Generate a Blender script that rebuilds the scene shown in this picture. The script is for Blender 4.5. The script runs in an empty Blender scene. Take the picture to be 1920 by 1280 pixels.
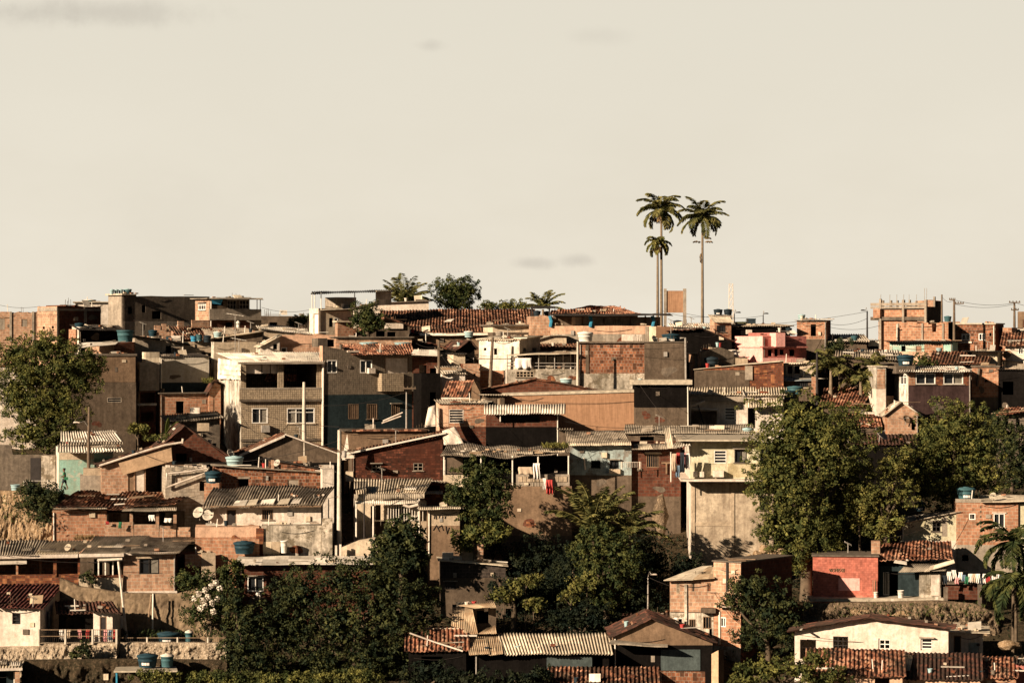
import bpy, bmesh, math, random
import numpy as np
from mathutils import Vector
from mathutils.geometry import tessellate_polygon
random.seed(11); rng = np.random.default_rng(11)
SC = bpy.context.scene; COL = SC.collection
F = 5000.0; HOR = 640.0; ZC = 30.0
CAM = Vector((0, 0, ZC))
UP = Vector((0, 0, 1))
GP = [(643,310),(650,285),(670,270),(720,257),(800,244),(900,230),(1000,218),(1100,207),(1200,197),(1300,186)]
def P(px, py, Y): return Vector(((px-960)*Y/F, Y, ZC+(HOR-py)*Y/F))
def Yg(py): return float(np.interp(py, [g[0] for g in GP], [g[1] for g in GP]))
def ray(px, py): return Vector(((px-960)/F, 1.0, (HOR-py)/F))
# ------------------------------------------------------------------ materials
MATS = {}
class N:
    def __init__(s, name, rough=.9):
        s.m = bpy.data.materials.new(name); s.m.use_nodes = True
        s.t = s.m.node_tree; s.b = s.t.nodes['Principled BSDF']
        s.b.inputs['Roughness'].default_value = rough
        s.b.inputs['Specular IOR Level'].default_value = .05
        s._tc = None; s._geo = None
    def n(s, typ, **k):
        o = s.t.nodes.new(typ)
        for a, v in k.items(): setattr(o, a, v)
        return o
    def l(s, a, b): s.t.links.new(a, b)
    def pos(s):
        if not s._geo: s._geo = s.n('ShaderNodeNewGeometry')
        return s._geo.outputs['Position']
    def island(s):
        s.pos(); return s._geo.outputs['Random Per Island']
    def uv(s):
        if not s._tc: s._tc = s.n('ShaderNodeTexCoord')
        return s._tc.outputs['UV']
    def scale(s, src, v):
        o = s.n('ShaderNodeVectorMath', operation='MULTIPLY'); s.l(src, o.inputs[0]); o.inputs[1].default_value = v
        return o.outputs[0]
    def noise(s, src, sc, det=4, rough=.6):
        o = s.n('ShaderNodeTexNoise'); s.l(src, o.inputs['Vector']); o.inputs['Scale'].default_value = sc
        o.inputs['Detail'].default_value = det; o.inputs['Roughness'].default_value = rough
        return o.outputs['Fac']
    def white(s, src):
        fl = s.n('ShaderNodeVectorMath', operation='FLOOR'); s.l(src, fl.inputs[0])
        w = s.n('ShaderNodeTexWhiteNoise', noise_dimensions='3D'); s.l(fl.outputs[0], w.inputs['Vector'])
        return w.outputs['Value']
    def ramp(s, fac, stops, interp='LINEAR'):
        o = s.n('ShaderNodeValToRGB'); s.l(fac, o.inputs['Fac']); e = o.color_ramp.elements
        o.color_ramp.interpolation = interp
        while len(e) < len(stops): e.new(.5)
        for i, (p, c) in enumerate(stops):
            e[i].position = p; e[i].color = (c, c, c, 1) if isinstance(c, (int, float)) else (*c, 1)
        return o.outputs['Color']
    def mix(s, fac, a, b, mode='MIX'):
        o = s.n('ShaderNodeMix', data_type='RGBA', blend_type=mode)
        for sock, v in ((o.inputs[0], fac), (o.inputs[6], a), (o.inputs[7], b)):
            if isinstance(v, (int, float)): sock.default_value = v
            elif isinstance(v, tuple): sock.default_value = (*v, 1)
            else: s.l(v, sock)
        return o.outputs[2]
    def bump(s, h, st=.4, dist=.03):
        o = s.n('ShaderNodeBump'); s.l(h, o.inputs['Height']); o.inputs['Strength'].default_value = st
        o.inputs['Distance'].default_value = dist; s.l(o.outputs[0], s.b.inputs['Normal'])
    def col(s, c):
        if isinstance(c, tuple): s.b.inputs['Base Color'].default_value = (*c, 1)
        else: s.l(c, s.b.inputs['Base Color'])
def mul(c, k): return tuple(min(1, x*k) for x in c)
def weather(n, base, amt, dark):
    """rain streaks, blotches and speckle of old dirt, placed by position"""
    p = n.pos()
    st = n.noise(n.scale(p, (3.4, 3.4, .16)), 1.0, 5, .7)
    bl = n.noise(p, .36, 6, .75); md = n.noise(n.scale(p, (1.2, 1.2, .8)), 1.0, 5, .7); fi = n.noise(p, 3.6, 4, .7)
    c = n.mix(n.ramp(bl, [(.40, 0), (.60, amt*.8)]), base, dark)
    c = n.mix(n.ramp(md, [(.46, 0), (.64, amt*.9)]), c, dark)
    c = n.mix(n.ramp(st, [(.46, 0), (.66, amt*.8)]), c, dark)
    return n.mix(.2+.4*amt, c, n.ramp(fi, [(.34, .5), (.6, 1.1)]), 'MULTIPLY')
def M_plaster(key, c, amt=.5, dark=None, rough=.92, flake=None):
    n = N(key+'_plaster', rough); p = n.pos(); n.b.inputs['Specular IOR Level'].default_value = 0 if max(c) < .16 else .05; dark = dark or mul(c, .38)
    fine = n.noise(p, 5, 5, .7)
    base = n.mix(n.ramp(fine, [(.3, 0), (.7, 1)]), mul(c, .82), mul(c, 1.12))
    if flake: base = n.mix(n.ramp(n.noise(p, 1.1, 7, .75), [(.54, 0), (.58, 1)]), base, flake)
    n.col(weather(n, base, amt, dark)); n.bump(n.noise(p, 9, 5, .7), .5, .04); MATS[key] = n.m
def M_brick(key, c1, c2, mortar, w=.46, h=.27, amt=.4, msize=.028, odd=.0, oddc=(.05,.03,.02), off=.5):
    n = N(key+'_masonry', .95); uv = n.uv(); p = n.pos()
    b = n.n('ShaderNodeTexBrick', offset=off); n.l(uv, b.inputs['Vector'])
    b.inputs['Scale'].default_value = 1; b.inputs['Brick Width'].default_value = w; b.inputs['Row Height'].default_value = h
    b.inputs['Mortar Size'].default_value = msize; b.inputs['Mortar Smooth'].default_value = .3; b.inputs['Bias'].default_value = 0
    b.inputs['Color1'].default_value = (*c1, 1); b.inputs['Color2'].default_value = (*c2, 1); b.inputs['Mortar'].default_value = (*mortar, 1)
    c = b.outputs['Color']
    if odd:
        c = n.mix(n.ramp(n.white(n.scale(uv, (1/w*1.0, 1/h, 1))), [(1-odd, 0), (1-odd+.02, .85)]), c, oddc)
    rv = n.white(n.scale(uv, (2/w, 1/h, 1))); c = n.mix(.55, c, n.ramp(rv, [(0, .45), (.5, .95), (1, 1.2)]), 'MULTIPLY')
    v = n.noise(p, 2.2, 4, .7); c = n.mix(.45, c, n.ramp(v, [(.3, .35), (.7, 1.0)]), 'MULTIPLY')
    c = weather(n, c, amt, mul(c1, .25)); n.col(c)
    n.bump(b.outputs['Fac'], -.6, .03); MATS[key] = n.m
def M_tile(key, stops, moss=.5, mossc=(.035,.028,.02)):
    n = N(key+'_tile', .9); uv = n.uv(); p = n.pos()
    w = n.white(n.scale(uv, (1/.3, 1/.42, 1)))
    c = n.ramp(w, stops)
    c = n.mix(n.ramp(n.noise(p, .6, 6, .7), [(.42, 0), (.62, moss)]), c, mossc)
    c = n.mix(n.ramp(n.noise(p, 3.5, 3, .6), [(.5, 0), (.7, moss)]), c, mossc)
    n.col(c); n.bump(n.noise(p, 12, 3), .4, .02); MATS[key] = n.m
def M_sheet(key, c, amt=.5, dark=None, rough=.75, rust=None, sw=1.0, sl=1.9):
    n = N(key+'_sheet', rough); uv = n.uv(); p = n.pos(); dark = dark or mul(c, .3)
    w = n.white(n.scale(uv, (1/sw, 1/sl, 1)))
    base = n.mix(n.ramp(w, [(0, 0), (1, 1)]), mul(c, .55), mul(c, 1.2))
    st = n.noise(n.scale(uv, (6, .5, 1)), 1.0, 5, .7)
    base = n.mix(n.ramp(st, [(.4, 0), (.75, amt)]), base, dark)
    base = n.mix(n.ramp(n.noise(p, .8, 6, .7), [(.45, 0), (.66, amt)]), base, dark)
    if rust: base = n.mix(n.ramp(n.noise(p, 1.3, 6, .75), [(.5, 0), (.62, .8)]), base, rust)
    n.col(base); n.bump(n.noise(p, 8, 4), .3, .02); MATS[key] = n.m
def M_plain(key, c, rough=.7, var=.3, metal=0, spec=None):
    n = N(key+'_paint', rough); p = n.pos()
    n.col(n.mix(n.ramp(n.noise(p, 3, 5, .7), [(.3, 0), (.7, 1)]), mul(c, 1-var), mul(c, 1+var*.5)))
    n.b.inputs['Metallic'].default_value = metal
    if spec is not None: n.b.inputs['Specular IOR Level'].default_value = spec
    MATS[key] = n.m
def M_leaf(key, c1, c2, tr=.25):
    n = N(key+'_leaf', .75); n.b.inputs['Specular IOR Level'].default_value = .1
    isl = n.island(); p = n.pos()
    c = n.mix(n.ramp(n.noise(p, 1.25, 3, .6), [(.42, 0), (.66, 1)]), c1, c2)
    c = n.mix(n.ramp(n.noise(p, .3, 3), [(.42, 0), (.66, .55)]), c, mul(c1, .8))
    c = n.mix(1.0, c, n.ramp(isl, [(0, .78), (.6, 1.0), (1, 1.2)]), 'MULTIPLY')
    n.col(c)
    t = n.n('ShaderNodeBsdfTranslucent'); n.l(c, t.inputs['Color'])
    m = n.n('ShaderNodeMixShader'); m.inputs[0].default_value = tr
    out = n.t.nodes['Material Output']
    n.l(n.b.outputs[0], m.inputs[1]); n.l(t.outputs[0], m.inputs[2]); n.l(m.outputs[0], out.inputs['Surface'])
    MATS[key] = n.m
def M_ground(key, c1, c2, c3, sc=.25):
    n = N(key+'_earth', 1); p = n.pos()
    c = n.mix(n.ramp(n.noise(p, sc, 7, .7), [(.35, 0), (.6, 1)]), c1, c2)
    c = n.mix(n.ramp(n.noise(p, sc*7, 6, .75), [(.5, 0), (.66, 1)]), c, c3)
    n.col(c); n.bump(n.noise(p, 2.5, 7, .75), 1, .25); MATS[key] = n.m
def M_stone(key, c1, c2, mortar, sc=1.6):
    n = N(key+'_stone', 1); p = n.pos()
    v = n.n('ShaderNodeTexVoronoi', feature='DISTANCE_TO_EDGE'); n.l(p, v.inputs['Vector']); v.inputs['Scale'].default_value = sc
    v2 = n.n('ShaderNodeTexVoronoi'); n.l(p, v2.inputs['Vector']); v2.inputs['Scale'].default_value = sc
    c = n.ramp(v2.outputs['Color'], [(0, c1), (1, c2)])
    c = n.mix(n.ramp(v.outputs['Distance'], [(.03, 1), (.12, 0)]), c, mortar)
    n.col(weather(n, c, .5, mul(c1, .35))); n.bump(v.outputs['Distance'], .8, .12); MATS[key] = n.m

M_plaster('white', (.70,.625,.525), .5, (.22,.165,.115))
M_plaster('clean', (.69,.605,.505), .42, (.30,.225,.155))
M_plaster('stainwhite', (.72,.66,.55), .85, (.10,.08,.055))
M_plaster('cream', (.64,.52,.37), .45)
M_plaster('peach', (.66,.42,.28), .45)
M_plaster('beige', (.46,.36,.25), .5)
M_plaster('conc', (.36,.30,.23), .6)
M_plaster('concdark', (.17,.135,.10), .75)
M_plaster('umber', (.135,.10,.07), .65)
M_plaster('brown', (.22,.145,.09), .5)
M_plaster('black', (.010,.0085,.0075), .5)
M_plaster('turq', (.30,.50,.41), .35, (.25,.24,.17), flake=(.5,.5,.4))
M_plaster('tealdark', (.030,.043,.045), .5)
M_plaster('tealwall', (.33,.40,.38), .6, (.10,.095,.08), flake=(.2,.18,.15))
M_plaster('tealdim', (.085,.105,.10), .5)
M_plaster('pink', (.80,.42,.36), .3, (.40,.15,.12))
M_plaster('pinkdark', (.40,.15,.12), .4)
M_plaster('yellow', (.46,.39,.25), .55, (.22,.17,.08))
M_plaster('paleyellow', (.62,.565,.41), .55, (.25,.22,.12))
M_plaster('patchy', (.62,.54,.43), .75, (.09,.075,.05), flake=(.24,.19,.13))
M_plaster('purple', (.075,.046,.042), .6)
M_plaster('retain', (.50,.41,.295), .65, (.17,.125,.085))
M_plaster('tarp', (.40,.36,.29), .25)
M_plaster('canvas', (.50,.34,.21), .3)
n = N('tan_plaster', .9)
pp = n.uv(); lines = n.noise(n.scale(pp, (9, .4, 1)), 1, 3, .6)
n.col(weather(n, n.mix(n.ramp(lines, [(.35, 0), (.65, 1)]), (.27,.15,.085), (.36,.205,.12)), .22, (.16,.09,.05))); MATS['tan'] = n.m
M_brick('brick', (.51,.258,.15), (.40,.185,.105), (.47,.35,.24), amt=.30)
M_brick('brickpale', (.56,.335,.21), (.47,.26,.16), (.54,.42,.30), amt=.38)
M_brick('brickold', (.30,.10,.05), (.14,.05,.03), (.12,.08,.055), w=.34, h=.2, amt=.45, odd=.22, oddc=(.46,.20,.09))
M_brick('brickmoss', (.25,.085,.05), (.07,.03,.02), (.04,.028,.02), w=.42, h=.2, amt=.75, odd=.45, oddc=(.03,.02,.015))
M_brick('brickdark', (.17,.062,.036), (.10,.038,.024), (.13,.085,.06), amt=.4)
M_brick('brickmesh', (.42,.17,.085), (.16,.06,.035), (.33,.25,.18), w=.3, h=.28, amt=.45, odd=.2, oddc=(.05,.03,.02))
M_brick('redbrick', (.58,.20,.14), (.50,.16,.11), (.42,.13,.09), w=.34, h=.17, amt=.22, msize=.015)
M_brick('whitebrick', (.60,.52,.41), (.46,.38,.28), (.36,.28,.2), amt=.5)
M_brick('blockgrey', (.085,.068,.055), (.06,.048,.04), (.13,.10,.08), w=.5, h=.26, amt=.4)
M_brick('mosaic', (.47,.37,.25), (.41,.32,.215), (.20,.15,.10), w=.19, h=.19, msize=.028, amt=.14, off=0)
M_brick('mosaicdark', (.25,.20,.145), (.215,.172,.124), (.15,.118,.085), w=.19, h=.19, msize=.028, amt=.2, off=0)
M_tile('clay', [(0,(.035,.018,.012)),(.25,(.085,.036,.023)),(.42,(.22,.085,.048)),(.75,(.36,.155,.088)),(1,(.56,.32,.20))], .65)
M_tile('clayold', [(0,(.03,.016,.011)),(.35,(.07,.03,.018)),(.55,(.16,.066,.038)),(.85,(.28,.125,.07)),(1,(.52,.29,.18))], .78)
M_tile('claydark', [(0,(.035,.02,.016)),(.6,(.07,.035,.026)),(1,(.15,.06,.04))], .75)
M_tile('wine', [(0,(.05,.018,.016)),(.6,(.115,.038,.032)),(1,(.19,.07,.055))], .6)
M_sheet('corrwhite', (.78,.70,.58), .4, (.22,.17,.11))
M_sheet('corrcream', (.68,.58,.43), .5, (.15,.11,.07))
M_sheet('corrgrey', (.45,.38,.285), .6, (.08,.065,.05))
M_sheet('corrold', (.34,.275,.20), .8, (.045,.036,.028), rust=(.36,.31,.24))
M_sheet('corrdark', (.055,.046,.038), .6)
M_sheet('corrrust', (.52,.40,.26), .5, (.15,.09,.05), rust=(.33,.2,.11))
M_sheet('corrblue', (.30,.34,.34), .4)
M_plain('slabedge', (.42,.36,.27), .95, .45)
M_plain('slabdark', (.13,.105,.08), .95, .5)
M_plain('frame_white', (.72,.68,.60), .5, .15)
M_plain('frame_wood', (.20,.13,.08), .7, .4)
M_plain('frame_dark', (.035,.03,.027), .5, .3)
M_plain('metal', (.30,.27,.23), .5, .4)
M_plain('wood', (.24,.165,.105), .85, .5)
M_plain('polewood', (.13,.095,.065), .9, .4)
M_plain('poleconc', (.50,.44,.35), .9, .3)
M_plain('pvc', (.66,.60,.50), .5, .2)
M_plain('board', (.40,.355,.285), .8, .3)
M_plain('tankblue', (.020,.045,.058), .45, .35)
M_plain('tankteal', (.05,.11,.12), .45, .3)
M_plain('tankdark', (.022,.032,.038), .5, .3)
M_plain('tankpale', (.30,.42,.42), .6, .3)
M_plain('tankwhite', (.62,.58,.50), .7, .25)
M_plain('tarpblue', (.05,.24,.38), .5, .3)
M_plain('bluepaint', (.04,.20,.30), .6, .3)
M_plain('glass', (.018,.02,.022), .15, .3, spec=.5)
M_plain('curtain', (.20,.18,.145), .9, .4)
M_plain('wire', (.03,.025,.022), .7, .2)
M_plain('mastpale', (.62,.54,.44), .8, .2)
M_plain('bark', (.10,.075,.05), .95, .5)
M_plain('palmbark', (.19,.145,.098), .95, .35)
M_plain('skin', (.14,.07,.042), .6, .1)
M_plain('hair', (.012,.010,.009), .8, .2)
M_plain('green_cloth', (.03,.13,.065), .9, .25)
M_plain('dark_cloth', (.028,.034,.040), .9, .3)
M_plain('red_cloth', (.36,.05,.045), .9, .25)
M_plain('pink_cloth', (.58,.27,.26), .9, .2)
M_plain('white_cloth', (.72,.67,.60), .9, .15)
M_plain('beige_cloth', (.48,.37,.26), .9, .25)
M_plain('blue_cloth', (.12,.17,.22), .9, .25)
M_plain('ceramic', (.62,.52,.40), .8, .3)
M_plain('blossom', (.62,.55,.45), .8, .15)
M_leaf('leaf_olive', (.040,.051,.015), (.195,.18,.047), .12)
M_leaf('leaf_dark', (.012,.020,.009), (.078,.080,.025), .08)
M_leaf('leaf_mid', (.022,.034,.012), (.105,.105,.029), .1)
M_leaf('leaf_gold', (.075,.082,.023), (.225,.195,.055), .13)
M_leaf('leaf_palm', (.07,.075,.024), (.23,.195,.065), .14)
M_leaf('leaf_shade', (.005,.010,.006), (.026,.030,.012), .06)  # darkest leaf tone, the shade of the gully put into its colour
M_leaf('leaf_dry', (.20,.13,.06), (.32,.22,.11))
M_leaf('leaf_banana', (.16,.19,.05), (.30,.30,.10))
M_ground('soil', (.30,.20,.11), (.21,.135,.075), (.40,.29,.18))
M_ground('hillearth', (.062,.045,.027), (.030,.027,.014), (.12,.083,.05))
M_ground('bankearth', (.36,.245,.14), (.21,.135,.072), (.56,.43,.29), .8)
M_stone('rubblewall', (.15,.105,.065), (.36,.265,.165), (.27,.195,.125), 1.7)
M_ground('palestone', (.46,.37,.26), (.22,.165,.11), (.60,.50,.38), 1.1)
M_ground('rock', (.19,.135,.085), (.09,.065,.042), (.34,.25,.16), .7)
M_ground('darkbank', (.060,.042,.026), (.028,.024,.014), (.13,.09,.055), .9)
# ------------------------------------------------------------------ mesh helpers
ORG = {}
def org(o): return ORG[o.name]
def link(o, parent=None):
    COL.objects.link(o)
    if parent: o.parent = parent; ORG[o.name] = ORG[parent.name]
    return o
def tag(o, label, cat, group=None, kind=None):
    if label: o['label'] = label
    if cat: o['category'] = cat
    if group: o['group'] = group
    if kind: o['kind'] = kind
    return o
def root(name, label, cat, loc, group=None):
    o = bpy.data.objects.new(name, None); COL.objects.link(o); o.location = loc; o.empty_display_size = .3
    ORG[o.name] = Vector(loc); return tag(o, label, cat, group)
class MB:
    def __init__(s): s.v = []; s.f = []; s.uv = []; s.mi = []
    def face(s, pts, uv=None, mi=0):
        i = len(s.v); s.v += [tuple(p) for p in pts]; s.f.append(tuple(range(i, i+len(pts))))
        s.uv += uv if uv else [(p[0]+p[1], p[2]) for p in pts]; s.mi.append(mi)
    def quad(s, a, b, c, d, mi=0):
        w = (b-a).length; h = (d-a).length; o = a.x*.37
        s.face([a, b, c, d], [(o, a.z), (o+w, a.z), (o+w, a.z+h), (o, a.z+h)], mi)
    def hexa(s, b, t, mi=0):
        """b: 4 bottom points, t: 4 top points, same order"""
        s.quad(b[3], b[2], b[1], b[0], mi); s.quad(t[0], t[1], t[2], t[3], mi)
        for i in range(4):
            j = (i+1) % 4; s.quad(b[i], b[j], t[j], t[i], mi)
    def box(s, p, a, b, c, mi=0):
        s.hexa([p, p+a, p+a+b, p+b], [p+c, p+a+c, p+a+b+c, p+b+c], mi)
    def tube(s, pts, r, n=6, mi=0, cap=True):
        pts = [Vector(p) for p in pts]; rr = r if isinstance(r, (list, tuple)) else [r]*len(pts)
        rings = []
        for i, p in enumerate(pts):
            d = (pts[min(i+1, len(pts)-1)]-pts[max(i-1, 0)]).normalized()
            x = d.cross(Vector((0, 1, 0)) if abs(d.y) < .8 else Vector((1, 0, 0))).normalized(); y = d.cross(x)
            k = len(s.v)
            s.v += [tuple(p+(x*math.cos(q*2*math.pi/n)+y*math.sin(q*2*math.pi/n))*rr[i]) for q in range(n)]
            rings.append(k)
        for a, b in zip(rings, rings[1:]):
            for q in range(n):
                e = (q+1) % n; s.f.append((a+q, a+e, b+e, b+q)); s.uv += [(q*.1, 0), (e*.1, 0), (e*.1, 1), (q*.1, 1)]; s.mi.append(mi)
        if cap:
            for k in (rings[0], rings[-1]):
                s.f.append(tuple(range(k, k+n))); s.uv += [(0, 0)]*n; s.mi.append(mi)
    def lathe(s, c, prof, n=18, mi=0):
        c = Vector(c); rings = []
        for r, z in prof:
            rings.append(len(s.v)); s.v += [(c.x+r*math.cos(q*2*math.pi/n), c.y+r*math.sin(q*2*math.pi/n), c.z+z) for q in range(n)]
        for a, b in zip(rings, rings[1:]):
            for q in range(n):
                e = (q+1) % n; s.f.append((a+q, a+e, b+e, b+q)); s.uv += [(0, 0)]*4; s.mi.append(mi)
        for k in (rings[0], rings[-1]): s.f.append(tuple(range(k, k+n))); s.uv += [(0, 0)]*n; s.mi.append(mi)
    def build(s, name, mats, parent=None, smooth=False, origin=None):
        me = bpy.data.meshes.new(name)
        o = bpy.data.objects.new(name, me)
        if parent: link(o, parent); og = org(parent)
        else:
            COL.objects.link(o)
            vv = np.array(s.v); og = Vector(origin) if origin is not None else Vector((*((vv.min(0)+vv.max(0))/2)[:2], vv[:, 2].min()))
            o.location = og; ORG[o.name] = og
        vv = np.array(s.v)-np.array(og)
        me.from_pydata(vv.tolist(), [], s.f)
        u = me.uv_layers.new(name='UVMap'); u.data.foreach_set('uv', np.array(s.uv, dtype=np.float32).ravel())
        for m in ([mats] if isinstance(mats, str) else mats): me.materials.append(MATS[m])
        me.polygons.foreach_set('material_index', s.mi)
        if smooth:
            bm = bmesh.new(); bm.from_mesh(me); bmesh.ops.remove_doubles(bm, verts=bm.verts, dist=.0005); bm.to_mesh(me); bm.free()
            me.polygons.foreach_set('use_smooth', [True]*len(me.polygons))
        me.update(); return o
ROOFS = {'corr': ('corr', .23, .06), 'fine': ('corr', .15, .026), 'tile': ('tile', .30, .05), 'flat': ('flat', 1, 0)}
def sheet(parent, name, spec, A, B, C, D, sag=.03, label=None, origin=None):
    """roofing sheet: A,B along the eave, C,D along the ridge; waves run from eave to ridge"""
    kind, mat = spec.split(':'); k, pitch, amp = ROOFS[kind]
    A, B, C, D = map(Vector, (A, B, C, D))
    W = max((B-A).length, (C-D).length); H = max((D-A).length, (C-B).length)
    nu = max(2, int(W/pitch*(5 if k == 'corr' else 4))) if k != 'flat' else max(2, int(W/.8)); nu = min(nu, 700)
    if k == 'tile':
        rows = max(1, int(round(H/.42))); vs = []
        for r in range(rows): vs += [r/rows+.001/rows, (r+1)/rows-.001/rows]
        vs = np.array(vs)
    else: vs = np.linspace(0, 1, max(3, int(H/.7)))
    us = np.linspace(0, 1, nu+1); U, V = np.meshgrid(us, vs)
    a, b, c, d = (np.array(x) for x in (A, B, C, D))
    pos = (1-U)[..., None]*((1-V)[..., None]*a+V[..., None]*d)+U[..., None]*((1-V)[..., None]*b+V[..., None]*c)
    nr = np.cross(b-a, d-a); nr = nr/np.linalg.norm(nr)
    if nr[2] < 0: nr = -nr
    um = U*W; vm = V*H; ph = random.random()*6
    dis = sag*np.sin(um*.7+ph)*np.sin(vm*.9+ph*2)+sag*.6*np.sin(um*1.9+vm*.6+ph)
    if k == 'corr':
        shw = np.floor(um/1.0); dis = dis+amp*np.sin(um/pitch*2*math.pi)+.012*np.sin(shw*12.9+ph)*(V)
    if k == 'tile':
        col = np.floor(um/pitch); row = np.floor(vm/.42*.9999); fr = vm/.42-row
        h = np.sin(col*127.1+row*311.7+ph*9)*43758.5; h = h-np.floor(h)
        dis = dis+amp*np.sin(um/pitch*2*math.pi)+(1-fr)*.085+(h-.5)*.06
    pos = pos+dis[..., None]*nr
    if k != 'flat' and W > 1.2:      # a ragged eave: no two sheets or tiles end on the same line
        cw = np.floor(um/(1.0 if k == 'corr' else pitch)); e = np.sin(cw*78.2+ph*5)*437.5; e = e-np.floor(e)
        sd = (d-a)/np.linalg.norm(d-a); pos = pos+((1-V)*(e-.5)*(.22 if k == 'corr' else .10))[..., None]*sd
    og = org(parent) if parent else Vector(origin if origin is not None else (A+B+C+D)/4)
    me = bpy.data.meshes.new(name); o = bpy.data.objects.new(name, me)
    if parent: link(o, parent)
    else: COL.objects.link(o); o.location = og; ORG[o.name] = og
    nv, nn = U.shape; idx = np.arange(nv*nn).reshape(nv, nn)
    q = np.stack([idx[:-1, :-1], idx[:-1, 1:], idx[1:, 1:], idx[1:, :-1]], -1).reshape(-1, 4)
    me.from_pydata((pos.reshape(-1, 3)-np.array(og)).tolist(), [], q.tolist())
    off = random.randint(0, 40)
    uvv = np.stack([um+off*1.2, vm+off*.8], -1).reshape(-1, 2)[q.ravel()]
    u = me.uv_layers.new(name='UVMap'); u.data.foreach_set('uv', uvv.astype(np.float32).ravel())
    me.materials.append(MATS[mat])
    if k == 'corr': me.polygons.foreach_set('use_smooth', [True]*len(q))
    me.update()
    s = o.modifiers.new('thickness', 'SOLIDIFY'); s.thickness = .02 if k == 'corr' else .05; s.offset = -1
    if label: o['label'] = label
    if parent and name == 'roof' and W > 2.5 and H > 1.2:
        R = random.Random(W*91.7+H*13.3); N_ = Vector(tuple(nr)); bl = lambda x, y, e=.07: A.lerp(B, x).lerp(D.lerp(C, x), y)+N_*e
        if k == 'corr':
            for i in range(R.choice((0, 0, 1, 1, 2))):
                x = R.uniform(.03, .8); y = R.uniform(.02, .5); dx = min(.95-x, R.uniform(.8, 1.8)/W); dy = min(.95-y, R.uniform(1.0, 2.2)/H)
                sheet(parent, 'patch_sheet', R.choice(('fine:corrcream', 'fine:corrgrey', 'flat:corrrust', 'fine:corrold', 'fine:corrwhite')), bl(x, y, .13), bl(x+dx, y, .13), bl(x+dx, y+dy, .13), bl(x, y+dy, .13), sag=.02)
        for i in range(R.choice((1, 2, 3, 4, 5))):
            q = bl(R.uniform(.05, .92), R.uniform(.05, .8)); mb = MB(); u_ = (B-A).normalized(); t = R.choice((0, 0, 1))
            mb.box(q, u_*(R.uniform(.8, 2.0) if t else R.uniform(.2, .4)), (D-A).normalized()*R.uniform(.12, .25), N_*(.06 if t else R.uniform(.1, .2)))
            mb.build('roof_batten' if t else 'roof_weight', R.choice(('wood', 'pvc', 'board')) if t else R.choice(('brick', 'conc', 'cream', 'brickold')), parent)
    return o
class Plane:
    """a vertical wall plane: p0 corner, a horizontal unit axis, n outward normal"""
    def __init__(s, p0, a, n): s.p0 = p0; s.a = a; s.n = n
    def hit(s, px, py, out=0.0):
        d = ray(px, py); t = (s.p0+s.n*out-CAM).dot(s.n)/d.dot(s.n); return CAM+d*t
    def az(s, px, py):
        q = s.hit(px, py); return (q-s.p0).dot(s.a), q.z
    def pt(s, a, z, out=0.0):
        q = s.p0+s.a*a+s.n*out; q.z = z; return q
    def boxp(s, mb, a0, z0, a1, z1, o0, o1, mi=0):
        p = s.pt(a0, z0, o0); mb.box(p, s.a*(a1-a0), s.n*(o1-o0), UP*(z1-z0), mi)
HG = 'houses stacked up the hillside'
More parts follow.
